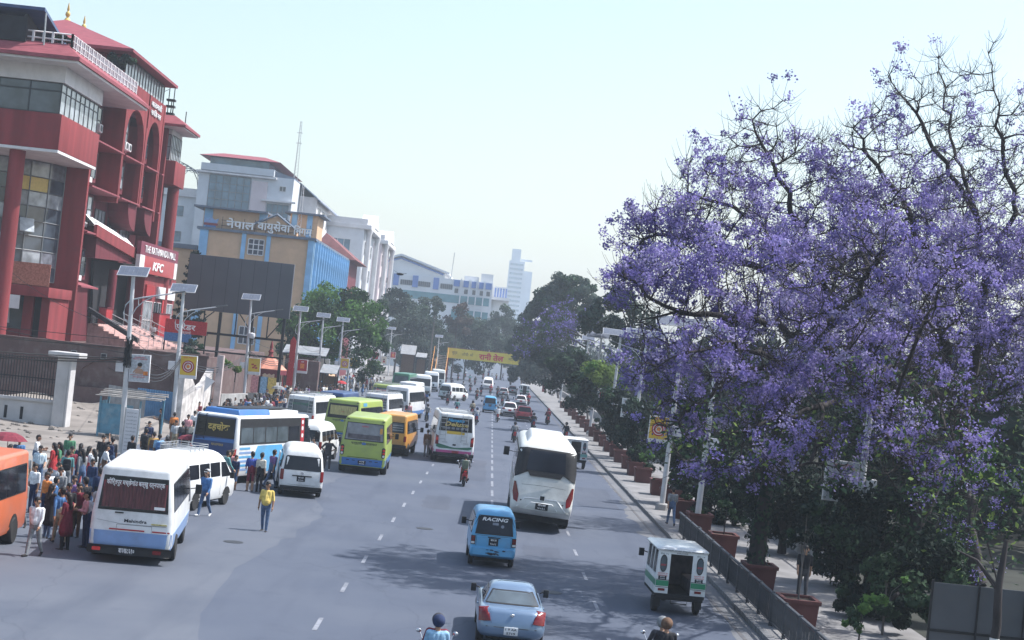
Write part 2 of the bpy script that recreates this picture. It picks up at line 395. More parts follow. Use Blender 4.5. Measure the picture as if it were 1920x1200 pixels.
class Loft:
    """body lofted from rounded rectangles: rows (z, y_rear, y_front, half_width, corner_radius)"""
    def __init__(s, rows):
        s.rows = rows; a = np.array(rows, float); s.z, s.yr, s.yf, s.hw, s.rc = a.T
    def at(s, z): return [float(np.interp(z, s.z, q)) for q in (s.yr, s.yf, s.hw, s.rc)]
    def rear(s, u, v, o=0):
        yr, yf, hw, rc = s.at(v); e = abs(u) - (hw - rc); d = 0
        if e > 0: e = min(e, rc * .98); d = rc - math.sqrt(rc * rc - e * e)
        return (u * (1 + o / max(hw, .1) * .5), yr + d - o, v)
    def front(s, u, v, o=0):
        yr, yf, hw, rc = s.at(v); e = abs(u) - (hw - rc); d = 0
        if e > 0: e = min(e, rc * .98); d = rc - math.sqrt(rc * rc - e * e)
        return (u, yf - d + o, v)
    def side(s, sg):
        def f(u, v, o=0):
            yr, yf, hw, rc = s.at(v); e = max((yr + rc) - u, u - (yf - rc)); d = 0
            if e > 0: e = min(e, rc * .98); d = rc - math.sqrt(rc * rc - e * e)
            return (sg * (hw - d + o), u, v)
        return f
    def top(s, u, v, o=0):
        return (u, v, s.z[-1] + o)
    def build(s, name, m, parent, n=4):
        vs, fs = [], []
        for z, yr, yf, hw, rc in s.rows:
            vs += [(x, y, z) for x, y in rrect(-hw, hw, yr, yf, max(rc, .005), n)]
        k = 4 * (n + 1)
        for i in range(len(s.rows) - 1):
            fs += [(i * k + j, i * k + (j + 1) % k, (i + 1) * k + (j + 1) % k, (i + 1) * k + j) for j in range(k)]
        fs += [tuple(range(k))[::-1], tuple(range((len(s.rows) - 1) * k, len(s.rows) * k))]
        b = MB(); b.add(vs, fs); return b.done(name, m, parent, smooth=True)

_wheel = {}
def wheel(parent, x, y, r=.33, w=.2, twin=False):
    key = (round(r, 2), round(w, 2))
    if key not in _wheel:
        b = MB(); b.lathe([(r * .55, -w / 2), (r * .93, -w / 2), (r, -w * .36), (r, w * .36), (r * .93, w / 2), (r * .55, w / 2)], axis='x', n=18)
        t = b.done('wheel', M_tyre, None, smooth=True)
        b = MB(); b.lathe([(.02, w * .32), (r * .2, w * .40), (r * .3, w * .3), (r * .5, w * .34), (r * .6, w * .5), (r * .6, -w * .5), (r * .3, -w * .3), (.02, -w * .32)], axis='x', n=14)
        m = b.done('rim', M_rim, None, smooth=True)
        _wheel[key] = (t.data, m.data); bpy.data.objects.remove(t); bpy.data.objects.remove(m)
    t = link('wheel', _wheel[key][0], parent); t.location = (x, y, r)
    link('rim', _wheel[key][1], t)
    if x < 0: t.rotation_euler = (0, 0, math.pi)
    return t
def arches(L, parent, ys, r, body_m=None):
    for sg in (-1, 1):
        for y in ys:
            z0 = L.z[0]
            pts = [(y + r * 1.25 * math.cos(R(a)), max(z0 + .01, r + r * 1.25 * math.sin(R(a)))) for a in range(-20, 201, 20)]
            plate_on(L.side(sg), pts, -.03, .006, M_under, parent, 'wheel_arch', 2)
def wheels4(parent, hw, y0, y1, r=.33, w=.2, dual=False):
    for y, k in ((y0, dual), (y1, False)):
        for sg in (-1, 1):
            wheel(parent, sg * (hw - w / 2 - .005), y, r, w * (1.5 if k else 1))
def number_plate(surf, at, w, h, lines, parent, dark=True, off=.01, m=None):
    p = plate_on(surf, rrect(at[0] - w / 2, at[0] + w / 2, at[1] - h / 2, at[1] + h / 2, .01, 2), 0, off, m or (M_plateK if dark else M_letter), parent, 'number_plate', 1)
    k = len(lines)
    for i, t in enumerate(lines):
        fit = w * (.8 if len(t) > 4 else .62)
        text_on(surf, t, h / k * .78, M_letter if dark else M_kletter, p, fit=fit, off=off + .006, at=(at[0], at[1] + h * (.5 - (i + .5) / k)), bold=.015)
    return p
def lamp(surf, pts, m, parent, name='tail_lamp', o=.02): return plate_on(surf, pts, -.02, o, m, parent, name, 2)
def mirror(parent, x, y, z, sg, m=None, big=1.0):
    b = MB(); b.tube([(x, y, z), (x + sg * .12 * big, y + .02, z + .03)], .02, 5)
    b.obox((x + sg * .2 * big, y + .02, z), (.16 * big, .10, .24 * big)); return b.done('wing_mirror', m or M_black, parent, bevel=.02)
def rack(parent, hw, y0, y1, z, m=None, n=4, h=.14):
    m = m or M_steel
    b = MB()
    for zz in (z + h, z + h * .55):
        b.tube([(-hw, y0, zz), (hw, y0, zz), (hw, y1, zz), (-hw, y1, zz), (-hw, y0, zz)], .014, 5)
    for i in range(n + 1):
        y = y0 + (y1 - y0) * i / n
        b.tube([(-hw, y, z + h), (-hw, y, z - .06)], .012, 4); b.tube([(hw, y, z + h), (hw, y, z - .06)], .012, 4); b.tube([(-hw, y, z + .03), (hw, y, z + .03)], .012, 4)
    return b.done('roof_rack', m, parent)
def ladder(surf, parent, x, w, z0, z1, m=None, n=7, o=.07):
    b = MB()
    for sx in (-1, 1):
        b.tube([surf(x + sx * w / 2, z0, .0), surf(x + sx * w / 2, z0 + .05, o)] + [surf(x + sx * w / 2, z0 + .05 + (z1 - z0) * k / 5, o) for k in range(1, 6)] + [surf(x + sx * w / 2, z1 + .05, -.12)], .016, 5)
    for i in range(n):
        z = z0 + .12 + (z1 - z0 - .15) * i / (n - 1); b.tube([surf(x - w / 2, z, o), surf(x + w / 2, z, o)], .013, 4)
    return b.done('ladder', m or M_steel, parent)
def sidewin(L, parent, sg, y0, y1, z0, z1, n, m=None, gap=.05, mframe=None, name='side_window', r=.05):
    f = L.side(sg)
    if mframe: plate_on(f, rrect(y0 - .04, y1 + .04, z0 - .04, z1 + .04, .05), -.01, .006, mframe, parent, 'window_band', 2)
    w = (y1 - y0) / n
    for i in range(n):
        o = plate_on(f, rrect(y0 + i * w + gap / 2, y0 + (i + 1) * w - gap / 2, z0, z1, r), -.01, .013, m or M_glass, parent, name, 2)
    return f
def seam(surf, pts, parent, name='panel_seam', w=.012, m=None):
    b = MB()
    for a, c in zip(pts[:-1], pts[1:]):
        k = max(1, int((Vector(a) - Vector(c)).length / .25))
        P = [Vector(a).lerp(Vector(c), i / k) for i in range(k + 1)]
        b.tube([surf(p[0], p[1], -.001) for p in P], w / 2, 4)
    return b.done(name, m or M_under, parent)
def place(root, X, Y, yaw, Lr, roll=0):
    """root origin sits on the ground under the middle of the vehicle; X, Y = middle of its rear end"""
    a = R(yaw); root.location = (X - math.sin(a) * Lr, Y + math.cos(a) * Lr, 0.005); root.rotation_euler = (0, R(roll), a)

def box_rows(L, W, H, zb=.34, rake=.10, frake=.35, tumble=.10, rc=.16, belt=None, bulge=.03, rr=.16):
    """rows for a van or bus body: sides lean in above the belt, roof edge rounded"""
    belt = belt or H * .5; h = L / 2; w = W / 2
    rows = [(zb, -h + .04, h - .10, w - .05, rc), (zb + .12, -h, h - .02, w - .01, rc), (belt * .7, -h - bulge * .3, h, w, rc), (belt, -h, h - .03, w - .01, rc)]
    zt = H - rr
    rows.append((zt, -h + rake, h - frake, w - tumble, rc))
    for a in (25, 50, 70, 84):
        s_, c_ = math.sin(R(a)), 1 - math.cos(R(a))
        rows.append((zt + rr * .82 * s_, -h + rake + rr * .75 * c_, h - frake - rr * c_, w - tumble - rr * .9 * c_, rc * (1 - .3 * c_)))
    z, yr, yf, hw, r_ = rows[-1]
    rows.append((H - rr * .1, yr + .25, yf - .3, hw * .72, r_)); rows.append((H, yr + .5, yf - .6, hw * .35, r_ * .6))
    return rows

def minibus(name, label, cat, X, Y, yaw, L, W, H, mbody, mlow=None, zlow=.85, zb=.36, win=(.62, .92), rw=None, mrear=None, roll=0, side=True, nwin=5, group=None, lampkind='tall', r=.38, tumble=.12, bumper=True, rake=.12, wbase=.55, mwin=None, lamp_z=None):
    t = thing(name, label, cat, group=group); place(t, X, Y, yaw, L / 2, roll)
    Lf = Loft(box_rows(L, W, H, zb, rake, .45, tumble)); body = Lf.build('body', mbody, t)
    t_ = dict(t=t, L=Lf, body=body)
    w = W / 2
    if mlow:
        for f, a, b_ in ((Lf.rear, -w + .012, w - .012),): plate_on(f, [(a, zb + .03), (b_, zb + .03), (b_, zlow), (a, zlow)], -.02, .016, mlow, t, 'lower_panel', 7)
        for sg in (-1, 1): plate_on(Lf.side(sg), [(-L / 2 + .04, zb + .03), (L / 2 - .1, zb + .03), (L / 2 - .1, zlow), (-L / 2 + .04, zlow)], -.02, .014, mlow, t, 'lower_panel', 5)
    if bumper:
        plate_on(Lf.rear, rrect(-w + .02, w - .02, zb - .02 + .03, zb + .22, .03), -.05, .07, M_black, t, 'bumper', 5)
    z0, z1 = win[0] * H, win[1] * H
    rw = rw or (w * .80)
    tp = 1 - tumble / w * .55
    frame = plate_on(Lf.rear, [(-rw - .05, z0 - .05), (rw + .05, z0 - .05), (rw * tp + .04, z1 + .04), (-rw * tp - .04, z1 + .04)], -.02, .012, M_black, t, 'window_seal', 3)
    glass = plate_on(Lf.rear, [(-rw, z0), (rw, z0), (rw * tp, z1), (-rw * tp, z1)], -.01, .02, mrear or M_glass, t, 'rear_window', 3)
    if side:
        for sg in (-1, 1):
            sidewin(Lf, t, sg, -L / 2 + .35, L / 2 - 1.0, H * .56, H * .83, nwin, mwin or M_glass, .06, M_black)
            plate_on(Lf.side(sg), rrect(L / 2 - .95, L / 2 - .35, H * .45, H * .83, .05), -.01, .012, M_glass, t, 'cab_window', 2)
    plate_on(Lf.front, rrect(-w * .82, w * .82, H * .5, H * .84, .06), -.01, .015, M_glass, t, 'windscreen', 3)
    for sg in (-1, 1): plate_on(Lf.front, rrect(sg * w * .7 - .14, sg * w * .7 + .14, H * .24, H * .31, .04), -.01, .02, M_clear, t, 'headlight', 1)
    yb, yf = -L * wbase / 2 - .1, L * wbase / 2
    arches(Lf, t, (yb, yf), r); wheels4(t, w + .0, yb, yf, r, .22, True)
    b = MB(); b.box(-w + .3, w - .3, -L / 2 + .3, L / 2 - .3, .24, zb + .05); b.done('chassis', M_under, t)
    for sg in (-1, 1): mirror(t, sg * (w - .03), L / 2 - .25, H * .58, sg, big=1.3)
    return t_

M_lime = paint('lime_green_paint', (.36, .45, .10), .2)
M_busblue = paint('bus_blue_paint', (.045, .16, .42), .2)
M_sky = paint('sky_blue_paint', (.10, .36, .62), .22)
M_powder = paint('powder_blue_paint', (.22, .34, .58), .2)
M_orange = paint('ochre_orange_paint', (.62, .30, .06), .18)
M_magenta = paint('magenta_paint', (.50, .08, .24), .15)
M_dgreen = paint('dark_green_paint', (.04, .17, .10), .15)
M_navy = paint('navy_paint', (.018, .05, .16), .12)
M_redp = paint('red_paint', (.42, .03, .04), .12)
M_carblue = mat('metallic_blue_paint', (.15, .22, .32), .3, .35, .06, 2, coat=.6, dirt=.1)
M_curt = mat('maroon_curtain', (.20, .045, .055), .9, 0, .5, 5, stretch=(4, 1, .5))
M_yelc = mat('straw_curtain', (.42, .37, .16), .9, 0, .4, 5, stretch=(4, 1, .5))
M_grayglass = mat('grey_reflecting_glass', (.16, .17, .20), .12, 0, .35, 2.0, spec=.6)
M_gold = mat('gold_letter', (.55, .40, .12), .5, 0, .1, 5)
M_cyanl = mat('cyan_letter', (.05, .35, .60), .5, 0, .1, 5)
M_redl = mat('red_letter', (.55, .03, .04), .5, 0, .1, 5)
M_yell = paint('yellow_paint', (.70, .46, .05), .1)

def curtain(Lf, t, x0, x1, z0, z1, m, off=.024):
    b = MB(); n = int((x1 - x0) / .045)
    for i in range(n + 1):
        x = x0 + (x1 - x0) * i / n; o = off + (.012 if i % 2 else 0) + rnd.uniform(0, .006)
        b.v += [Lf.rear(x, z0, o), Lf.rear(x, z1, o)]
    for i in range(n): b.f.append((2 * i, 2 * i + 2, 2 * i + 3, 2 * i + 1)); b.m.append(0)
    return b.done('curtain', m, t, fix=False)

# --- white and blue minibus at the left
q = minibus('minibus', 'white and powder blue minibus with maroon curtains in its rear window', 'minibus', -9.86, 46.6, 6.5, 6.9, 2.36, 2.82, M_white, M_powder, .92, .42, (.555, .875), rw=.95, mrear=M_glass, tumble=.17, r=.40, bumper=False)
t, Lf = q['t'], q['L']
curtain(Lf, t, -.90, .90, 1.60, 2.36, M_curt)
plate_on(Lf.rear, [(-.95, 1.58), (.95, 1.58), (.83, 2.45), (-.83, 2.45)], .045, .05, M_tint, t, 'outer_glass', 3)
text_on(Lf.rear, 'कीिर्तपुर मच्छेगांउ बल्खु रत्नपार्क', .19, M_letter, t, fit=1.62, at=(0, 2.32), off=.056, bold=.012)
text_on(Lf.rear, 'Mahindra', .13, M_kletter, t, fit=.64, at=(.10, 1.24), off=.012, bold=.02)
for x0, x1 in ((-.62, .38), (.6, 1.1)): plate_on(Lf.rear, [(x0, .955), (x1, .955), (x1, .995), (x0, .995)], 0, .013, M_redp, t, 'red_stripe', 1)
seam(Lf.rear, [(-.42, .60), (.58, .60), (.58, 1.12), (-.42, 1.12), (-.42, .60)], t)
seam(Lf.rear, [(-1.0, 1.22), (-.3, 1.14), (1.0, 1.14)], t, w=.02, m=M_steel)
plate_on(Lf.rear, rrect(-.5, -.26, 1.44, 1.475, .01), 0, .03, M_black, t, 'boot_handle', 1)
plate_on(Lf.rear, rrect(.55, 1.0, 1.17, 1.21, .02), 0, .03, M_yelc, t, 'latch_bar', 1)
plate_on(Lf.rear, rrect(.58, .88, 1.62, 1.70, .01), .05, .056, M_letter, t, 'sticker', 1)
plate_on(Lf.rear, rrect(-1.15, 1.15, .25, .50, .05), -.1, .10, M_black, t, 'rear_bumper', 5)
fb = lambda u, v, o=0: Lf.rear(u, max(v, .5), o + .1)
for x in (-.92, .80):
    lamp(lambda u, v, o=0: (u, -3.55 - o, v), rrect(x - .12, x + .12, .34, .44, .02), M_redbright if x < 0 else M_red_lamp, t, o=.02)
number_plate(lambda u, v, o=0: (u, -3.555 - o, v), (-.06, .37), .56, .25, ['बा२ख८६१०'], t)
b = MB()
for yy in (-1.6, -1.1, -.6, -.1, .4, .9, 1.5):
    b.tube([(-.62, yy, 2.805), (-.50, yy + .12, 2.83)], .018, 4); b.tube([(.5, yy, 2.81), (.62, yy + .12, 2.805)], .018, 4)
b.tube([(0, -2.5, 2.805), (.04, 2.2, 2.83)], .012, 4)
b.done('roof_fittings', M_steel, t)

# --- the two lime green minibuses
def lime(X, Y, yaw, label, second):
    q = minibus('green_minibus', label, 'minibus', X, Y, yaw, 7.2, 2.44, 3.02, M_lime, M_busblue, .84, .42, (.60, .885), rw=.98, mrear=M_grayglass if not second else M_glass, tumble=.15, r=.40, group='lime green minibuses', bumper=False)
    t, Lf = q['t'], q['L']
    for x in (-1.08, 1.08):
        p = lamp(Lf.rear, rrect(x - .09, x + .09, .95, 1.50, .08), M_black, t, 'lamp_cluster', .02)
        for z, mm in ((1.05, M_clear), (1.20, M_redbright), (1.36, M_redbright)): lamp(Lf.rear, rrect(x - .06, x + .06, z - .06, z + .06, .055), mm, p, 'tail_lamp', .035)
    text_on(Lf.rear, 'चन्द्रािगरी यातायात', .17, M_kletter, t, fit=1.35, at=(.02, 1.62), off=.012, bold=.01)
    plate_on(Lf.rear, rrect(-.10, .12, 1.56, 1.68, .04), 0, .016, M_busblue, t, 'badge', 1)
    number_plate(Lf.rear, (0, .62), .42, .22, ['बा३ख', '७१२४'], t, off=.02)
    plate_on(Lf.rear, rrect(-.8, .8, .88, .90, .005), 0, .012, M_under, t, 'engine_lid_gap', 1)
    for x in (-.75, -.45, .45, .75): plate_on(Lf.rear, rrect(x - .08, x + .08, .70, .74, .01), .0, .02, M_under, t, 'vent_slot', 1)
    for x in (-.92, .92): lamp(Lf.rear, rrect(x - .07, x + .07, 2.84, 2.88, .01), M_black, t, 'marker_lamp', .02)
    if second:
        curtain(Lf, t, -.86, .86, 1.98, 2.58, M_yelc)
        text_on(Lf.rear, 'www', .1, M_redl, t, at=(0, 2.2), off=.05)
        plate_on(Lf.side(1), rrect(-2.6, -1.6, 2.62, 2.84, .03), 0, .012, M_sky, t, 'blue_panel', 1)
    else:
        text_on(Lf.rear, 'यातायात', .12, M_redl, t, fit=.35, at=(0, 2.52), off=.026)
        plate_on(Lf.rear, rrect(.78, .92, 2.2, 2.5, .02), 0, .024, M_orange, t, 'sticker', 1)
        curtain(Lf, t, -.86, .86, 1.86, 2.1, M_int)
    return q
lime(-6.2, 84.3, 1.0, 'pale lime green minibus with blue skirt and grey reflecting rear window, at the road edge', False)
lime(-9.25, 104.5, -9.0, 'bright lime green minibus with straw curtains behind its rear window, next to the orange van', True)

# --- white, magenta and green minibus with lettered rear window
q = minibus('minibus', 'white minibus with pink skirt, roof ladders and gold lettering on its rear window', 'minibus', -1.72, 98.9, 4.5, 7.4, 2.50, 3.10, M_white, M_magenta, .80, .42, (.655, .90), rw=.98, mrear=M_glass, tumble=.16, r=.40, lamp_z=1)
t, Lf = q['t'], q['L']
text_on(Lf.rear, 'Namaste', .26, M_cyanl, t, fit=1.0, at=(0, 2.66), off=.026, bold=.03, shear=.2)
text_on(Lf.rear, 'Deluxe', .36, M_gold, t, fit=1.45, at=(.05, 2.42), off=.026, bold=.03, shear=.2)
for i in range(6): plate_on(Lf.rear, rrect(-.82 + i * .28, -.62 + i * .28, 2.09, 2.23, .03), 0, .026, M_grayglass, t, 'photo_sticker', 1)
plate_on(Lf.rear, rrect(-.52, .58, 1.80, 1.98, .02), 0, .012, M_yell, t, 'yellow_panel', 2)
plate_on(Lf.rear, [(-1.1, .98), (-.9, .90), (.9, .90), (1.1, .98), (1.1, 1.1), (.92, .99), (-.92, .99), (-1.1, 1.2)], 0, .013, M_dgreen, t, 'green_stripe', 1)
plate_on(Lf.rear, [(-.78, .60), (-.5, .60), (-.2, .88), (-.95, .88)], 0, .014, M_white, t, 'white_flash', 1)
for sg in (-1, 1):
    p = lamp(Lf.rear, [(sg * .98, 1.12), (sg * 1.17, 1.12), (sg * 1.16, 1.72), (sg * 1.0, 1.64)], M_red_lamp, t, 'tail_lamp', .03)
    lamp(Lf.rear, [(sg * 1.0, 1.36), (sg * 1.14, 1.36), (sg * 1.13, 1.56), (sg * 1.0, 1.52)], M_redbright, p, 'brake_lamp', .04)
for x in (-.75, .55): ladder(Lf.rear, t, x, .34, 1.35, 2.98)
rack(t, .95, -3.3, .5, 3.08, n=5)
for x in (-.6, .7): plate_on(Lf.rear, rrect(x - .16, x + .16, 1.27, 1.30, .01), 0, .04, M_steel, t, 'handle', 1)
plate_on(Lf.rear, rrect(-.1, .1, 1.1, 1.2, .02), 0, .02, M_black, t, 'lock', 1)
number_plate(Lf.rear, (.1, .68), .42, .2, ['बा४ख', '३०५९'], t, dark=False, off=.03, m=M_redp)

# --- plain white minibuses further up the queue
def white_minibus(X, Y, yaw, label, L=6.8, W=2.2, H=2.7, body=None, stripe=None, racked=True, rearm=None, txt=None, lad=(-.7, .7), name='white_minibus', front=False, low=None):
    q = minibus(name, label, 'minibus', X, Y, yaw, L, W, H, body or M_white, low, .8, .40, (.58, .86), rw=.86, mrear=rearm or M_glass2, tumble=.14, group='minibuses queueing in the bay')
    t, Lf = q['t'], q['L']
    for sg in (-1, 1): lamp(Lf.rear, rrect(sg * .95 - .07, sg * .95 + .07, .9, 1.35, .05), M_redbright, t)
    if racked: rack(t, .85, -L / 2 + .3, L / 2 - 1.2, H - .02, n=5)
    for x in lad: ladder(Lf.rear, t, x, .3, 1.1, H - .1)
    if stripe: plate_on(Lf.rear, rrect(-.95, .95, 1.2, 1.42, .02), 0, .012, stripe, t, 'stripe', 2)
    number_plate(Lf.rear, (0, .62), .40, .2, ['बा२ख', '९१४२'], t, off=.09)
    if txt: text_on(Lf.rear, txt[0], .24, txt[1], t, fit=1.3, at=(0, H * .78), off=.026, bold=.02)
    return q
white_minibus(-12.9, 112, -8, 'white minibus with roof rack and two ladders, behind the blue and white bus', txt=('काठमाडौं', M_dgreen))
white_minibus(-12.0, 124, -6, 'dark blue and white minibus between the laddered white one and the lime green one', body=M_navy, racked=False, lad=(), rearm=M_glass)
white_minibus(-9.0, 131, -8, 'white minibus with red window script and a roof rack, behind the bright lime bus', txt=('राष्ट्रिय', M_redl), stripe=M_busblue)
white_minibus(-8.2, 146, -8, 'tall white bus with blue rear pillar beyond the red lettered minibus', L=8.5, W=2.4, H=3.0, low=M_busblue, racked=False, lad=())
white_minibus(-10.4, 158, -6, 'lime roofed minibus with roof rack behind the tall white bus', body=M_lime, txt=('नेपाल', M_redl))
white_minibus(-8.6, 172, -5, 'plain white minibus with black glass just past the lime roofed one', H=2.8, racked=False, lad=())
white_minibus(-11.2, 205, -4, 'dark green bus with pale roof at the head of the queue', L=8.5, W=2.4, H=3.0, body=M_dgreen, racked=False, lad=())
def front_bus(X, Y, yaw, label, H=2.8, W=2.3, body=None):
    q = minibus('white_minibus', label, 'minibus', X, Y, yaw, 7.0, W, H, body or M_white, None, .8, .40, (.58, .86), rw=.86, mrear=M_glass2, tumble=.12, group='minibuses facing the footbridge')
    t, Lf = q['t'], q['L']
    plate_on(Lf.front, rrect(-.9, .9, .5, .75, .04), -.02, .05, M_black, t, 'grille', 2)
    number_plate(Lf.front, (0, .55), .42, .16, ['बा३ख'], t, off=.08)
front_bus(-9.2, 222, 184, 'white minibus facing back down the road beside the green bus')
front_bus(-8.9, 246, 183, 'white minibus with tall black windscreen, second in the facing row', H=2.9)
front_bus(-8.6, 268, 183, 'white bus with powder blue nose, last in the facing row', H=3.0, body=M_offw)

# --- ochre van
q = minibus('orange_van', 'ochre orange van with two rear doors beside the pale lime minibus', 'van', -5.75, 99.8, -5, 5.6, 2.06, 2.62, M_orange, None, .8, .52, (.58, .80), rw=.80, mrear=M_black, tumble=.10, r=.37, rake=.06)
t, Lf = q['t'], q['L']
for sg in (-1, 1):
    plate_on(Lf.rear, rrect(sg * .42 - .34, sg * .42 + .34, 1.54, 2.06, .05), .02, .035, M_glass2 if sg > 0 else M_glass, t, 'door_window', 2)
    lamp(Lf.rear, rrect(sg * .93 - .07, sg * .93 + .07, .95, 1.3, .02), M_red_lamp, t, o=.03)
    for k in range(3): plate_on(Lf.rear, rrect(sg * .42 - .32, sg * .42 + .32, 1.62 + k * .15, 1.645 + k * .15, .005), .03, .05, M_steel, t, 'window_bar', 1)
seam(Lf.rear, [(0, .6), (0, 2.3)], t, w=.02)
seam(Lf.rear, [(-.85, .7), (.85, .7), (.85, 2.2), (-.85, 2.2), (-.85, .7)], t)
for z in (.95, 1.2): plate_on(Lf.rear, rrect(-.85, .85, z, z + .02, .005), 0, .015, M_orange, t, 'pressed_rib', 1)
plate_on(Lf.rear, rrect(.06, .22, 1.32, 1.37, .01), 0, .04, M_black, t, 'handle', 1)
number_plate(Lf.rear, (-.45, .62), .5, .14, ['बा१च ४७८१'], t, off=.10)

# --- high-roof vans
def hiace(X, Y, yaw, label, plate=('बा२ज', '३१०५'), detail=True, open_door=False, racked=False, W=1.88, group='white high-roof passenger vans', glass=None, L=5.2):
    t = thing('passenger_van', label, 'van', group=group); place(t, X, Y, yaw, L / 2)
    H = 2.24
    rows = [(.30, -L/2+.06, L/2-.12, W/2-.05, .18), (.42, -L/2, L/2-.02, W/2-.01, .2), (.9, -L/2, L/2, W/2, .2), (1.15, -L/2+.02, L/2-.25, W/2-.01, .2),
            (1.75, -L/2+.13, L/2-1.0, W/2-.10, .2), (1.95, -L/2+.19, L/2-1.25, W/2-.15, .22), (2.08, -L/2+.28, L/2-1.5, W/2-.22, .24), (2.17, -L/2+.42, L/2-1.75, W/2-.34, .26), (2.22, -L/2+.7, L/2-2.1, W/2-.5, .25), (H, -L/2+1.1, L/2-2.5, W/2-.7, .2)]
    Lf = Loft(rows); Lf.build('body', M_white, t); w = W / 2
    g = glass or M_glass
    plate_on(Lf.rear, [(-w*.86, 1.19), (w*.86, 1.19), (w*.80, 1.74), (w*.74, 1.80), (-w*.74, 1.80), (-w*.80, 1.74)], -.02, .014, g, t, 'rear_window', 3)
    for sg in (-1, 1):
        sidewin(Lf, t, sg, -L/2+.28, L/2-1.72, 1.20, 1.74, 3, g, .10)
        plate_on(Lf.side(sg), [(L/2-1.60, 1.16), (L/2-.62, 1.16), (L/2-1.15, 1.72), (L/2-1.60, 1.74)], -.02, .013, g, t, 'cab_window', 2)
        lamp(Lf.rear, rrect(sg*w*.91-.07, sg*w*.91+.07, .74, 1.20, .04), M_red_lamp, t, o=.02)
        seam(Lf.side(sg), [(L/2-1.66, .45), (L/2-1.66, 1.8)], t); seam(Lf.side(sg), [(-L/2+1.55, .5), (-L/2+1.55, 1.85)], t)
        plate_on(Lf.front, rrect(sg*w*.72-.16, sg*w*.72+.16, .72, .92, .05), -.02, .02, M_clear, t, 'headlight', 1)
        mirror(t, sg*(w-.02), L/2-1.0, 1.2, sg)
    plate_on(Lf.front, [(-w*.84, 1.14), (w*.84, 1.14), (w*.70, 1.78), (-w*.70, 1.78)], -.02, .02, g, t, 'windscreen', 3)
    plate_on(Lf.front, rrect(-.6, .6, .62, .74, .04), -.02, .02, M_black, t, 'grille', 1)
    plate_on(Lf.rear, rrect(-.42, .42, .93, .975, .015), 0, .035, M_black, t, 'garnish', 1)
    plate_on(Lf.rear, rrect(-w+.05, w-.05, .31, .50, .03), -.05, .05, M_black, t, 'bumper', 5)
    number_plate(Lf.rear, (-.03, .82), .36, .22, plate, t)
    seam(Lf.rear, [(-w+.1, .56), (w-.1, .56)], t)
    b = MB(); b.lathe([(.07, 0), (.075, .01), (.05, .02)], c=(0, -L/2-.02+.02, 1.06), axis='y', n=12); b.done('badge', M_chrome, t)
    arches(Lf, t, (-L/2+1.15, L/2-.95), .33); wheels4(t, w, -L/2+1.15, L/2-.95, .33, .2)
    b = MB(); b.box(-w+.25, w-.25, -L/2+.3, L/2-.3, .2, .36); b.done('chassis', M_under, t)
    if racked: rack(t, .62, -L/2+.9, L/2-2.6, H, n=4, h=.2)
    if open_door:
        b = MB(); b.poly([(-w-.13, -.9, .48), (-w-.13, .35, .48), (-w-.10, .35, 1.2), (-w-.03, .25, 1.78), (-w-.03, -.85, 1.78), (-w-.10, -.9, 1.2)], (.05, 0, 0)); b.done('sliding_door', M_white, t, bevel=.02)
        plate_on(Lf.side(-1), rrect(.45, 1.1, .5, 1.78, .05), -.02, .012, M_under, t, 'door_opening', 2)
    return t
hiace(-7.62, 69.5, 9, 'white passenger van with its sliding door open next to the man in the yellow shirt', ('बा२ज', '३१०५'), open_door=True)
hiace(-11.75, 60.1, -12, 'white passenger van with roof rack tucked in front of the white and blue minibus', ('बा१ज', '४४१२'), racked=True)
hiace(-9.75, 88.5, -6, 'white passenger van squeezed between the blue bus and the pale lime minibus', ('बा३ज', '७०२१'))
hiace(-5.6, 209.5, -26, 'white passenger van turning across the road, seen from its side', ('बा२ज', '६६१०'))
hiace(-.1, 286, 180, 'silver white passenger van coming towards the footbridge in the middle lane', ('बा५ज', '२१९८'))
hiace(-9.0, 300, 176, 'small white van facing back at the foot of the banner bridge stairs', ('बा२ज', '१०४७'), W=1.7, L=4.2)
# --- blue, white and black bus seen from behind and its right side
t = thing('city_bus', 'blue, white and black bus with gold lettering and a ladder on its dark rear', 'bus'); L, W, H = 8.4, 2.34, 3.12
place(t, -12.05, 72.3, -17.5, L / 2)
Lf = Loft(box_rows(L, W, H, .38, .10, .5, .10, rc=.14, rr=.14)); Lf.build('body', M_white, t); w = W / 2
plate_on(Lf.rear, [(-1.02, 1.28), (1.02, 1.28), (.96, 2.98), (-.96, 2.98)], -.02, .015, M_navy, t, 'rear_panel', 3)
plate_on(Lf.rear, [(-.98, 2.05), (.98, 2.05), (.93, 2.92), (-.93, 2.92)], -.02, .022, M_glass, t, 'rear_window', 3)
plate_on(Lf.rear, [(-1.0, 1.86), (1.0, 1.86), (1.0, 2.02), (-.3, 1.98)], 0, .024, M_busblue, t, 'blue_stripe', 1)
text_on(Lf.rear, 'दहचोक', .40, M_gold, t, fit=1.05, at=(.18, 2.52), off=.06, bold=.03)
text_on(Lf.rear, 'यातायात', .16, M_gold, t, fit=.6, at=(.2, 1.72), off=.03)
ladder(Lf.rear, t, -.66, .36, 1.9, 3.0, M_black)
plate_on(Lf.rear, rrect(-w + .03, w - .03, .42, .80, .03), -.05, .05, M_under, t, 'bumper', 2)
for sg in (-1, 1): lamp(Lf.rear, [(sg * .98, .95), (sg * 1.14, .90), (sg * 1.14, 1.62), (sg * 1.0, 1.55)], M_redbright, t, o=.03)
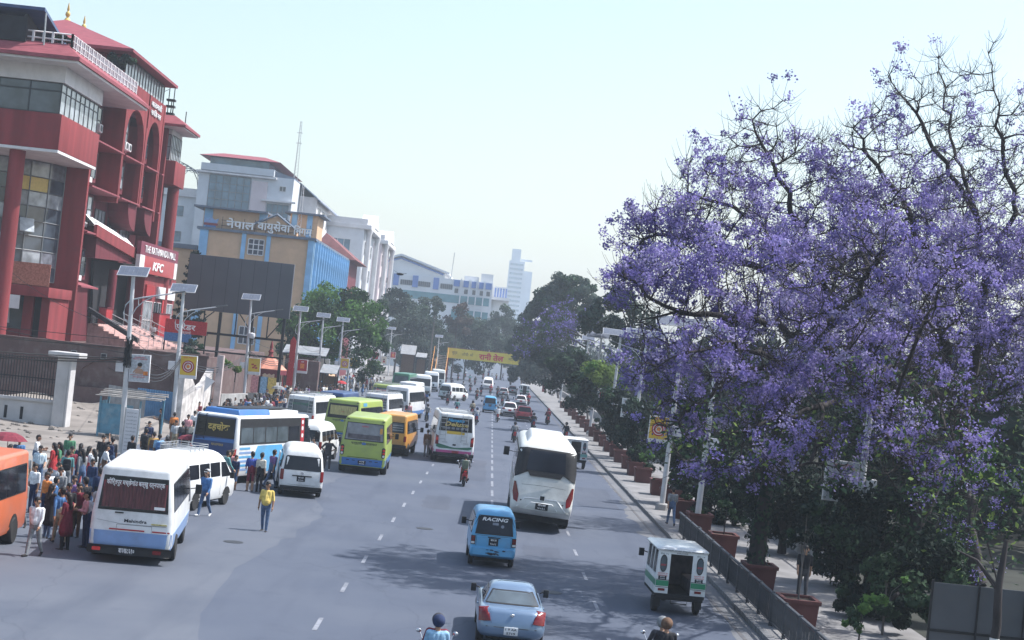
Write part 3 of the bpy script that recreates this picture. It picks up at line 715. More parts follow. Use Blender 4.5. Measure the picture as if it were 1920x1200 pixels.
for sg in (-1, 1):
    f = Lf.side(sg)
    plate_on(f, rrect(-L/2 + .30, L/2 - .62, 1.78, 2.96, .06), -.01, .010, M_black, t, 'window_band', 3)
    for i in range(5): plate_on(f, rrect(-L/2 + .42 + i * 1.28, -L/2 + 1.60 + i * 1.28, 1.86, 2.56, .04), -.01, .016, M_glass2 if i < 4 else M_glass, t, 'side_window', 2)
    plate_on(f, rrect(L/2 - 1.5, L/2 - 1.12, 1.80, 2.95, .02), 0, .018, M_redp, t, 'red_panel', 1)
    for k, z in enumerate((2.1, 2.45, 2.75)): plate_on(f, rrect(L/2 - 1.42, L/2 - 1.2, z - .1, z + .1, .08), 0, .022, M_white, t, 'round_sticker', 1)
    plate_on(f, [(L/2 - 1.05, 1.5), (L/2 - .25, 1.5), (L/2 - .45, 2.85), (L/2 - 1.05, 2.9)], -.02, .016, M_glass, t, 'cab_window', 2)
    plate_on(f, [(-L/2 + 1.2, .5), (L/2 - 2.6, .5), (L/2 - 3.6, 1.72), (-L/2 + 2.2, 1.72)], 0, .009, M_sky, t, 'blue_swoosh', 2)
    for k in range(6): plate_on(f, rrect(-L/2 + .35, -L/2 + 2.0 - k * .12, .62 + k * .19, .72 + k * .19, .02), 0, .010, M_sky if k % 2 else M_powder, t, 'blue_dash', 1)
    plate_on(f, [(L/2 - 3.2, 1.1), (L/2 - 2.9, 1.3), (L/2 - 2.6, 1.7), (L/2 - 2.75, 1.1)], 0, .012, M_white, t, 'white_wing', 1)
b = MB(); b.poly([(-.92, -L/2 + .5, H - .05), (.92, -L/2 + .5, H - .05), (.80, -L/2 + .6, H + .22), (-.80, -L/2 + .6, H + .22)], (0, 3.2, 0)); b.done('roof_pod', M_busblue, t, bevel=.05)
b = MB(); b.box(-.84, .84, -L/2 + 3.75, L/2 - 1.4, H - .05, H + .16); b.done('roof_hatch', M_white, t, bevel=.05)
b = MB(); b.box(-.55, .55, -L/2 + 1.0, L/2 - 2, H + .20, H + .26); b.done('roof_vent', M_black, t, bevel=.02)
arches(Lf, t, (-L/2 + 2.1, L/2 - 1.6), .44); wheels4(t, w, -L/2 + 2.1, L/2 - 1.6, .44, .25, True)
b = MB(); b.box(-w + .3, w - .3, -L/2 + .2, L/2 - .3, .25, .45); b.done('chassis', M_under, t)
for sg in (-1, 1): mirror(t, sg * w, L / 2 - .2, 2.1, sg, big=1.5)

# --- tall white coach
t = thing('coach', 'tall white coach with black wraparound rear window and slanted dark red tail lamps', 'bus'); L, W, H = 11.6, 2.56, 3.58
place(t, 2.62, 65.6, -.5, L / 2, 2.3); t.location.z = .05
h = L / 2; w = W / 2
rows = [(.62, -h + .34, h - .1, w - .05, .2), (.86, -h + .02, h, w - .02, .24), (1.10, -h - .02, h, w, .26), (1.35, -h + .10, h, w, .28), (2.05, -h + .16, h - .05, w, .30), (2.32, -h + .25, h - .1, w - .01, .34), (3.18, -h + .52, h - .3, w - .07, .36), (3.34, -h + .62, h - .4, w - .10, .36), (3.46, -h + .78, h - .6, w - .18, .36), (3.54, -h + 1.0, h - .9, w - .34, .36), (3.58, -h + 1.4, h - 1.4, w - .6, .3)]
Lf = Loft(rows); Lf.build('body', M_offw, t)
plate_on(Lf.rear, [(-1.24, 2.10), (-.9, 2.36), (.9, 2.36), (1.24, 2.10), (1.26, 2.5), (1.19, 3.28), (.9, 3.34), (-.9, 3.34), (-1.19, 3.28), (-1.26, 2.5)], -.02, .03, M_black, t, 'rear_window_surround', 7)
plate_on(Lf.rear, [(-.80, 2.44), (.80, 2.44), (.72, 3.27), (-.72, 3.27)], -.02, .04, M_glass, t, 'rear_window', 6)
plate_on(Lf.rear, [(-.62, 2.22), (.62, 2.22), (.74, 2.42), (-.74, 2.42)], -.02, .05, M_black, t, 'spoiler_grille', 3)
for sg in (-1, 1):
    lamp(Lf.rear, [(sg * 1.00, 1.10), (sg * 1.16, 1.18), (sg * 1.235, 1.5), (sg * 1.22, 1.92), (sg * 1.16, 1.92), (sg * .98, 1.42)], M_red_lamp, t, o=.035)
    f = Lf.side(sg)
    plate_on(f, rrect(-h + .75, h - .4, 1.95, 3.2, .1), -.02, .01, M_black, t, 'window_band', 3)
    for i in range(6): plate_on(f, rrect(-h + .85 + i * 1.65, -h + 2.45 + i * 1.65, 2.02, 3.1, .05), -.01, .016, M_glass, t, 'side_window', 2)
    for i in range(4): seam(f, [(-h + 1.0 + i * 2.4, .8), (-h + 1.0 + i * 2.4, 1.9)], t)
    mirror(t, sg * (w), h - .1, 2.4, sg, big=1.7)
    lamp(Lf.rear, rrect(sg * .86 - .03, sg * .86 + .03, 1.17, 1.23, .03), M_black, t, 'sensor', .02)
seam(Lf.rear, [(-1.15, 1.82), (-.4, 1.86), (.4, 1.86), (1.15, 1.82)], t)
seam(Lf.rear, [(-1.0, .92), (-.72, 1.30), (-.1, 1.33), (.62, 1.33), (1.0, .92)], t, w=.07, m=M_white)
seam(Lf.rear, [(-.66, .92), (-.44, 1.16), (.44, 1.16), (.66, .92)], t, w=.06, m=M_white)
plate_on(Lf.rear, rrect(-1.12, 1.12, .80, .88, .03), -.02, .05, M_offw, t, 'bumper_lip', 2)
p = plate_on(Lf.rear, rrect(-.12, .12, 1.26, 1.48, .02), -.02, .03, M_white, t, 'camera_housing', 1); plate_on(Lf.rear, rrect(-.09, .09, 1.28, 1.45, .02), 0, .035, M_black, p, 'lens', 1)
number_plate(Lf.rear, (.02, 1.02), .52, .25, ['बा३ख', '७५३८'], t, off=.03)
b = MB(); b.poly([(-.95, -h + 1.2, H - .06), (.95, -h + 1.2, H - .06), (.72, -h + 1.5, H + .24), (-.72, -h + 1.5, H + .24)], (0, 6.5, 0)); b.done('roof_pod', M_white, t, bevel=.08)
arches(Lf, t, (-h + 2.9, h - 2.2), .5); wheels4(t, w - .02, -h + 2.9, h - 2.2, .5, .28, True)
b = MB(); b.box(-w + .12, w - .12, -h + .7, h - .4, .34, .75); b.done('chassis', M_under, t)

# --- microvans
def microvan(X, Y, yaw, label, lettered=True):
    t = thing('microvan', label, 'microvan', group='sky blue microvans'); L, W, H = 3.5, 1.54, 1.90
    place(t, X, Y, yaw, L / 2); h, w = L / 2, W / 2
    rows = [(.34, -h+.06, h-.1, w-.05, .10), (.42, -h-.02, h, w-.01, .12), (.64, -h, h, w, .12), (.68, -h+.07, h-.02, w, .12), (1.10, -h+.08, h-.12, w-.01, .12), (1.70, -h+.28, h-.68, w-.11, .13), (1.80, -h+.36, h-.82, w-.16, .14), (1.86, -h+.48, h-.98, w-.24, .16), (1.89, -h+.7, h-1.2, w-.38, .14), (H, -h+1.0, h-1.4, w-.55, .1)]
    Lf = Loft(rows); Lf.build('body', M_sky, t)
    plate_on(Lf.rear, [(-.64, 1.10), (.64, 1.10), (.55, 1.72), (-.55, 1.72)], -.02, .010, M_black, t, 'window_seal', 3)
    plate_on(Lf.rear, [(-.61, 1.13), (.61, 1.13), (.53, 1.69), (-.53, 1.69)], -.02, .016, M_glass, t, 'rear_window', 3)
    if lettered:
        text_on(Lf.rear, 'RACING', .155, M_letter, t, fit=.86, at=(0, 1.60), off=.022, bold=.02, shear=.25)
        plate_on(Lf.rear, rrect(-.08, .12, 1.42, 1.5, .02), 0, .018, M_grayglass, t, 'sticker', 1); plate_on(Lf.rear, rrect(.2, .31, 1.34, 1.44, .05), 0, .018, M_grayglass, t, 'sticker', 1)
        b = MB(); r_ = random.Random(5)
        for i in range(16):
            u = r_.uniform(-.32, .38); v = r_.choice((.56, .60, .49, .46)); s_ = r_.uniform(.025, .06)
            pts = [(u + s_ * 1.6 * math.cos(a) * r_.uniform(.6, 1.1), v + s_ * .5 * math.sin(a) * r_.uniform(.6, 1.2)) for a in np.linspace(0, 6.28, 8)[:-1]]
            b.add([Lf.rear(p[0], p[1], .012) for p in pts], [tuple(range(7))])
        b.done('chipped_paint', M_kletter, t, fix=False)
    for sg in (-1, 1):
        p = lamp(Lf.rear, rrect(sg*.68-.07, sg*.68+.07, .74, 1.04, .01), M_black, t, 'lamp_cluster', .02); 
        for z, mm in ((.80, M_clear), (.89, M_red_lamp), (.98, M_red_lamp)): lamp(Lf.rear, rrect(sg*.68-.055, sg*.68+.055, z-.035, z+.035, .01), mm, p, 'tail_lamp', .03)
        sidewin(Lf, t, sg, -h+.25, h-1.25, 1.14, 1.64, 2, M_glass, .08, M_black)
        plate_on(Lf.side(sg), [(h-1.18, 1.12), (h-.28, 1.10), (h-.78, 1.64), (h-1.18, 1.64)], -.02, .013, M_glass, t, 'cab_window', 2)
        mirror(t, sg*(w-.02), h-.55, 1.2, sg)
        plate_on(Lf.front, rrect(sg*.5-.12, sg*.5+.12, .72, .9, .03), -.02, .02, M_clear, t, 'headlight', 1)
    plate_on(Lf.front, [(-.66, 1.1), (.66, 1.1), (.56, 1.68), (-.56, 1.68)], -.02, .02, M_glass, t, 'windscreen', 3)
    seam(Lf.rear, [(-.58, .70), (-.58, 1.06), (.58, 1.06), (.58, .70)], t); seam(Lf.rear, [(-.6, 1.0), (.6, 1.0)], t, w=.015, m=M_sky)
    number_plate(Lf.rear, (.0, .86), .32, .24, ['बा१ज', '६५८८'], t)
    plate_on(Lf.rear, rrect(-.20, .22, 1.0, 1.03, .005), 0, .03, M_black, t, 'plate_lamp', 1)
    arches(Lf, t, (-h+.75, h-.7), .27); wheels4(t, w, -h+.75, h-.7, .27, .16)
    b = MB(); b.box(-w+.2, w-.2, -h+.2, h-.2, .2, .4); b.done('chassis', M_under, t)
microvan(.72, 53.6, 2.5, 'sky blue microvan with slanted white lettering and chipped bumper beside the tall white coach')
microvan(.42, 182, 1, 'distant sky blue microvan in the middle lane ahead of the scooter riders', False)

# --- saloon cars, hatchbacks, SUVs
def car(name, label, X, Y, yaw, L, W, H, m, kind='saloon', plate=None, group=None, cat='car', redlamps=True, mroof=None):
    t = thing(name, label, cat, group=group); place(t, X, Y, yaw, L / 2); h, w = L / 2, W / 2
    zb = H * .66 if kind == 'saloon' else H * .61                     # belt height
    if kind == 'saloon':
        rows = [(.26, -h+.12, h-.15, w-.10, .25), (.36, -h+.02, h-.03, w-.03, .30), (.52, -h, h, w, .34), (.66, -h+.05, h-.03, w, .36), (.84, -h+.10, h-.10, w-.02, .36), (zb, -h+.17, h-.55, w-.06, .32), (zb+.025, -h+.30, h-.9, w-.11, .30)]
        g = [(zb-.06, -h+.62, h-1.05, w-.09, .20), (zb+.03, -h+.74, h-1.15, w-.11, .22), (H-.14, -h+1.22, h-1.78, w-.26, .24), (H-.06, -h+1.34, h-1.9, w-.31, .26), (H-.02, -h+1.5, h-2.05, w-.40, .26), (H, -h+1.75, h-2.2, w-.55, .22)]
    else:
        rows = [(.30, -h+.10, h-.15, w-.10, .22), (.42, -h+.01, h-.03, w-.02, .26), (.62, -h, h, w, .28), (.9, -h+.06, h-.06, w, .30), (zb, -h+.12, h-.75, w-.04, .28), (zb+.02, -h+.2, h-1.0, w-.1, .26)]
        g = [(zb-.06, -h+.16, h-1.0, w-.07, .20), (zb+.03, -h+.18, h-1.1, w-.08, .22), (H-.16, -h+.48, h-1.75, w-.22, .24), (H-.06, -h+.52, h-1.9, w-.27, .26), (H-.02, -h+.7, h-2.1, w-.38, .24), (H, -h+1.0, h-2.3, w-.52, .2)]
    Lb, Lg = Loft(rows), Loft(g); Lb.build('body', m, t); Lg.build('cabin', mroof or m, t)
    gw = w - .25
    plate_on(Lg.rear, [(-gw-.06, zb+.05), (gw+.06, zb+.05), (gw-.10, H-.13), (-gw+.10, H-.13)], -.03, .016, M_black, t, 'window_seal', 6)
    rwm = M_glass2 if kind == 'saloon' else M_glass
    plate_on(Lg.rear, [(-gw-.03, zb+.075), (gw+.03, zb+.075), (gw-.12, H-.155), (-gw+.12, H-.155)], -.03, .024, rwm, t, 'rear_window', 6)
    y0, y1 = (-h+.86, h-1.28) if kind == 'saloon' else (-h+.42, h-1.25)
    for sg in (-1, 1):
        f = Lg.side(sg)
        plate_on(f, [(y0, zb+.06), (y1, zb+.06), (y1-.55, H-.14), (y0+.42, H-.14)], -.02, .008, M_black, t, 'window_surround', 3)
        mid = (y0 + y1) / 2 - .02
        plate_on(f, [(y0+.12, zb+.09), (mid-.03, zb+.09), (mid-.03, H-.17), (y0+.48, H-.17)], -.02, .014, M_glass, t, 'side_window', 2)
        plate_on(f, [(mid+.03, zb+.09), (y1-.12, zb+.09), (y1-.58, H-.17), (mid+.03, H-.17)], -.02, .014, M_glass, t, 'side_window', 2)
        mirror(t, sg*(w-.06), h-1.35, zb+.08, sg, M_black, .85)
        if kind == 'saloon': lp = [(sg*.52, .66), (sg*(w-.05), .62), (sg*(w-.03), .92), (sg*.60, .96)]
        else: lp = [(sg*.48, .84), (sg*(w-.03), .80), (sg*(w-.05), 1.02), (sg*.60, 1.0)]
        p = plate_on(Lb.rear, lp, -.02, .035, M_red_lamp, t, 'tail_lamp', 6)
        plate_on(Lb.front, [(sg*.45, .62), (sg*(w-.05), .66), (sg*(w-.08), .80), (sg*.5, .76)], -.02, .02, M_clear, t, 'headlight', 2)
        for yy in (mid, y0 + .05): seam(Lb.side(sg), [(yy, .4), (yy, zb-.03)], t)
        plate_on(Lb.side(sg), rrect(mid-.28, mid-.1, zb-.14, zb-.10, .02), 0, .03, m, t, 'door_handle', 1)
    plate_on(Lg.front, [(-gw, zb+.06), (gw, zb+.06), (gw-.12, H-.14), (-gw+.12, H-.14)], -.03, .014, M_glass, t, 'windscreen', 3)
    seam(Lb.rear, [(-w+.22, .52), (w-.22, .52)], t, w=.016)
    if kind == 'saloon':
        seam(Lb.rear, [(-.50, .60), (-.56, .92)], t); seam(Lb.rear, [(.50, .60), (.56, .92)], t)
        b = MB(); b.ell((0, -h+.075, .82), (.055, .02, .04)); b.done('badge', M_chrome, t, smooth=True)
        b = MB()
        for x in (-.36, 0, .36): b.ell((x, -h+1.6, zb+.10), (.13, .09, .17))
        b.done('headrest', M_int, t, smooth=True)
        plate_on(Lg.rear, rrect(-.14, .16, zb+.10, zb+.18, .01), 0, .02, M_letter, t, 'sticker', 1)
        for x in (-.9, .9): b = MB()
        b.tube([(-.62, -h+.27, zb-.02), (0, -h+.235, zb+.005), (.62, -h+.27, zb-.02)], .018, 6); b.done('boot_lip', m, t)
    else:
        plate_on(Lb.rear, rrect(-w+.16, w-.16, .34, .56, .05), -.02, .025, M_black, t, 'bumper_cladding', 2)
        plate_on(Lg.rear, rrect(-.4, .4, H-.10, H-.07, .01), 0, .03, M_redbright, t, 'brake_lamp', 1)
        for sg in (-1, 1):
            b = MB(); b.tube([(sg*(w-.32), -h+.8, H-.03), (sg*(w-.33), -h+.9, H+.03), (sg*(w-.33), h-2.2, H+.03), (sg*(w-.32), h-2.1, H-.03)], .016, 5); b.done('roof_rail', M_steel, t)
    number_plate(Lb.rear, (0, .44 if kind == 'saloon' else .74), .34, .20, plate or ['बा५च', '३३१०'], t, dark=False, off=.035, m=M_letter if kind == 'saloon' else M_redp)
    r = .29 if kind == 'saloon' else .33
    arches(Lb, t, (-h+.85, h-.85), r); wheels4(t, w-.01, -h+.85, h-.85, r, .19)
    b = MB(); b.box(-w+.25, w-.25, -h+.25, h-.25, .18, .34); b.done('chassis', M_under, t)
    return t
car('saloon_car', 'metallic blue saloon car behind the sky blue microvan, white number plate', 1.18, 39.4, 1.0, 4.3, 1.70, 1.40, M_carblue, 'saloon', ['1 9 AA', '5719'])
car('red_car', 'dark red SUV with roof rails between the motorcycles', 4.12, 169, 2, 4.2, 1.78, 1.62, M_redp, 'suv')
G_ = 'white and silver cars far up the road'
car('white_car', 'white SUV close on the left of the dark red one', 2.65, 177, 3, 4.3, 1.78, 1.62, M_white, 'suv', group=G_)
car('white_car', 'white hatchback ahead of the dark red SUV, nearer the kerb', 4.55, 214, 1, 3.9, 1.7, 1.52, M_white, 'suv', group=G_)
car('silver_car', 'silver hatchback beyond the white cars, left lane of the pair', 2.45, 247, 1, 3.9, 1.68, 1.5, paint('silver_paint', (.46, .47, .48)), 'suv', group=G_)
car('silver_car', 'pale grey hatchback farthest up the road by the tempo', 4.1, 268, 1, 3.9, 1.68, 1.5, paint('pale_grey_paint', (.38, .39, .40)), 'suv', group=G_)

# --- three-wheeled tempos with an open rear doorway
def tempo(X, Y, yaw, label, band, group='white three-wheeled tempos', lettered=True):
    t = thing('tempo', label, 'tempo', group=group); L, W, H = 3.4, 1.52, 2.0; place(t, X, Y, yaw, L / 2); h, w = L / 2, W / 2
    zf = .62; P = plane_surf
    Sr = P((0, -h, 0), (1, 0, 0), (0, 0, 1), (0, -1, 0))
    def wall(pts, ext, m, name): b = MB(); b.poly(pts, ext); return b.done(name, m, t, bevel=.012)
    dx0, dx1 = -.36, .30
    wall([(-w, -h, zf), (dx0, -h, zf), (dx0, -h, 1.88), (-w+.03, -h, 1.88)], (0, .05, 0), M_white, 'rear_panel')
    wall([(dx1, -h, zf), (w, -h, zf), (w-.03, -h, 1.88), (dx1, -h, 1.88)], (0, .05, 0), M_white, 'rear_panel')
    for sg in (-1, 1):
        s_ = P((sg*w, 0, 0), (0, 1, 0), (0, 0, 1), (sg, 0, 0))
        wall([(sg*w, -h+.052, zf), (sg*w, h-1.2, zf), (sg*w, h-1.2, 1.18), (sg*w, -h+.052, 1.18)], (-sg*.04, 0, 0), M_white, 'side_panel')
        for y in (-h+.08, -h+.78, -h+1.45, h-1.24): wall([(sg*w, y-.04, 1.18), (sg*w, y+.04, 1.18), (sg*(w-.03), y+.04, 1.88), (sg*(w-.03), y-.04, 1.88)], (-sg*.035, 0, 0), M_white, 'window_post')
        for y0, y1 in ((-h+.12, -h+.74), (-h+.82, -h+1.41), (-h+1.49, h-1.28)): wall([(sg*(w-.015), y0, 1.18), (sg*(w-.015), y1, 1.18), (sg*(w-.04), y1, 1.80), (sg*(w-.04), y0, 1.80)], (-sg*.01, 0, 0), M_tint, 'side_window')
        plate_on(s_, [(-h+.0, .84), (h-1.2, .84), (h-1.2, 1.02), (-h+.0, 1.02)], .002, .008, band, t, 'side_stripe', 1)
        # oval window beside the doorway
        cx = -.56 if sg < 0 else .53
        ov = [(cx + .105*math.cos(a), 1.50 + .20*math.sin(a) + (.07 if math.sin(a) > 0 else -.05)) for a in np.linspace(0, 2*math.pi, 17)[:-1]]
        plate_on(Sr, ov, 0, .012, M_black, t, 'oval_window', 2); plate_on(Sr, [(cx + (u-cx)*.8, 1.5 + (v-1.5)*.85) for u, v in ov], .005, .016, M_glass2, t, 'oval_pane', 2)
        if lettered:
            text_on(Sr, 'सफा', .09, M_redl, t, at=(cx, 1.46), off=.02); 
            for k, (s2, z) in enumerate((('स्वागत छ', 1.20), ('धन्यवाद', 1.14))): text_on(Sr, s2, .06, M_redl, t, fit=.30, at=(cx, z), off=.006)
            text_on(Sr, 'सेवा २४', .06, M_kletter, t, fit=.24, at=(cx, 1.80), off=.006)
        x0, x1 = (-w+.02, dx0-.005) if sg < 0 else (dx1+.005, w-.02)
        plate_on(Sr, [(x0, .84), (x1, .84), (x1, 1.0), (x0, 1.0)], 0, .007, band, t, 'rear_stripe', 1)
        plate_on(Sr, [(x0, 1.012), (x1, 1.012), (x1, 1.03), (x0, 1.03)], 0, .007, M_kletter, t, 'thin_stripe', 1); plate_on(Sr, [(x0, .80), (x1, .80), (x1, .815), (x0, .815)], 0, .007, M_kletter, t, 'thin_stripe', 1)
        number_plate(Sr, (cx+.0, 1.085 if sg < 0 else 1.07), .24, .11, ['बा१ह', '३१७६'], t)
        lamp(Sr, rrect(cx-.10, cx+.10, .70, .77, .01), M_red_lamp, t)
    # roof with rolled edge
    Lr = Loft([(1.88, -h-.03, h-.9, w+.0, .10), (1.93, -h-.05, h-.85, w+.02, .12), (1.98, -h+.0, h-.9, w-.04, .14), (H, -h+.25, h-1.1, w-.3, .14)]); Lr.build('roof', M_white, t)
    if lettered: text_on(Lr.rear, 'नमस्ते सफा टेम्पो यातायात', .05, M_kletter, t, fit=1.2, at=(0, 1.91), off=.012); text_on(Sr, 'WELCOME', .055, M_kletter, t, fit=.34, at=(-.03, 1.84), off=.012)
    b = MB(); b.box(dx0-.0, dx1+.0, -h+.005, -h+.045, 1.80, 1.88); b.done('door_header', M_white, t)
    b = MB(); b.box(-w+.02, w-.02, -h+.02, h-1.1, zf-.10, zf); b.done('floor', M_under, t)
    b = MB(); b.box(-w+.03, w-.03, h-1.22, h-1.16, zf, 1.88); b.done('front_bulkhead', M_int, t)
    for sg in (-1, 1): b = MB(); b.box(*sorted((sg*(w-.05), sg*(w-.42))), -h+.15, h-1.3, zf, zf+.38); b.done('bench', M_int, t, bevel=.02)
    Lc = Loft([(.42, h-1.15, h-.1, w-.25, .25), (.9, h-1.15, h, w-.15, .35), (1.2, h-1.15, h-.1, w-.12, .35), (1.88, h-1.12, h-.62, w-.12, .25)]); Lc.build('cab', M_white, t)
    plate_on(Lc.front, [(-.5, 1.22), (.5, 1.22), (.45, 1.8), (-.45, 1.8)], -.02, .02, M_glass, t, 'windscreen', 3)
    for sg in (-1, 1): plate_on(Lc.side(sg), [(h-1.0, 1.2), (h-.35, 1.2), (h-.68, 1.8), (h-1.0, 1.8)], -.02, .012, M_glass, t, 'cab_window', 2); mirror(t, sg*(w-.12), h-.5, 1.45, sg)
    b = MB(); b.tube([(-.26, -h-.06, .36), (-.26, -h-.06, .52), (.22, -h-.06, .52), (.22, -h-.06, .36), (-.26, -h-.06, .36)], .018, 5)
    for x in (-.5, .5): b.box(x-.04, x+.04, -h+.0, h-1.2, .42, .52)
    b.box(-w+.05, w-.05, -h+.0, -h+.07, .44, .53); b.done('chassis', M_under, t)
    for sg in (-1, 1): wheel(t, sg*(w-.13), -h+.62, .27, .17); b = MB(); b.box(sg*(w-.14)-.1, sg*(w-.14)+.1, -h+.22, -h+.235, .2, .5); b.done('mudflap', M_black, t)
    wheel(t, 0, h-.5, .27, .14)
    return t
tempo(6.28, 47.5, 2.0, 'white tempo with green stripes and an open dark doorway beside the kerb railing', paint('tempo_green', (.03, .24, .12)))
tempo(6.2, 105.4, 3.0, 'white tempo with a pale teal stripe in front of the tall white coach', paint('tempo_teal', (.18, .42, .38)))
tempo(6.0, 262, 0, 'distant white tempo under the trees at the kerb', paint('tempo_green', (.03, .24, .12)), lettered=False)

# --- orange bus whose front just enters the picture at the left
t = thing('orange_bus', 'orange and grey bus front with a hanging black mirror at the left edge', 'bus'); L, W, H = 7, 2.3, 2.75
place(t, -14.9, 49.6, 182, L / 2 ); M_obus = paint('vermilion_paint', (.62, .16, .07), .15)
Lf = Loft(box_rows(L, W, H, .36, .1, .30, .08)); Lf.build('body', M_obus, t); w = W/2
plate_on(Lf.front, rrect(-1.02, 1.02, 1.22, 2.34, .08), -.02, .014, M_black, t, 'windscreen_surround', 3); plate_on(Lf.front, rrect(-.96, .96, 1.28, 2.26, .06), -.02, .02, M_glass, t, 'windscreen', 3)
plate_on(Lf.front, rrect(-1.06, 1.06, .95, 1.2, .05), -.02, .012, paint('warm_grey_paint', (.30, .30, .31)), t, 'grey_band', 3)
for sg in (-1, 1):
    plate_on(Lf.front, rrect(sg*.85-.14, sg*.85+.14, .62, .88, .05), -.02, .03, M_clear, t, 'headlight', 2); lamp(Lf.front, rrect(sg*.9-.08, sg*.9+.08, .46, .56, .03), M_amber, t, 'indicator', .03)
    mirror(t, sg*1.08, 3.4, 2.0, sg, big=1.6); sidewin(Lf, t, sg, -3.1, 2.4, 1.5, 2.3, 5, M_glass, .06, M_black)
number_plate(Lf.front, (0, .55), .5, .2, ['बा२ख ५५०३'], t, off=.03)
arches(Lf, t, (-2, 2.2), .4); wheels4(t, w, -2, 2.2, .4, .22, True)
b = MB(); b.box(-w+.3, w-.3, -3.2, 3.2, .24, .42); b.done('chassis', M_under, t)
print('vehicles', round(time.time() - T0, 1))
# ================================================================ people
SKIN = [plain('skin_a', (.30, .165, .105), .6), plain('skin_b', (.24, .125, .08), .6), plain('skin_c', (.36, .21, .14), .6)]
HAIR = plain('black_hair', (.014, .012, .013), .6); SHOE = plain('dark_shoe', (.025, .023, .025)); SHOEW = plain('pale_shoe', (.5, .5, .5)); DARK = plain('eye_dark', (.02, .015, .015), .4); GREYH = plain('grey_hair', (.38, .37, .36))
CL = {}
for n_, c_ in dict(white=(.66, .67, .68), black=(.018, .018, .022), navy=(.022, .035, .085), blue=(.07, .17, .36), denim=(.075, .12, .21), teal=(.10, .25, .25), red=(.38, .035, .04), maroon=(.16, .025, .04), pink=(.55, .26, .27), yellow=(.62, .46, .13), ochre=(.46, .28, .08), grey=(.20, .21, .22), pale_grey=(.42, .44, .46), khaki=(.36, .31, .22), green=(.06, .18, .10), brown=(.12, .07, .045), purple=(.17, .10, .24), sky=(.25, .42, .58), orange=(.60, .20, .05), cream=(.58, .53, .44), charcoal=(.05, .05, .058), royal=(.045, .075, .30)).items():
    CL[n_] = mat('cloth_' + n_, c_, .9, 0, .3, 9, bump=.3, bscale=14)
CL['check'] = mat('cloth_check', (.5, .6, .66), .9, 0, .25, 22)
def rotx(v, a): c, s = math.cos(a), math.sin(a); return Vector((v.x, v.y * c - v.z * s, v.y * s + v.z * c))
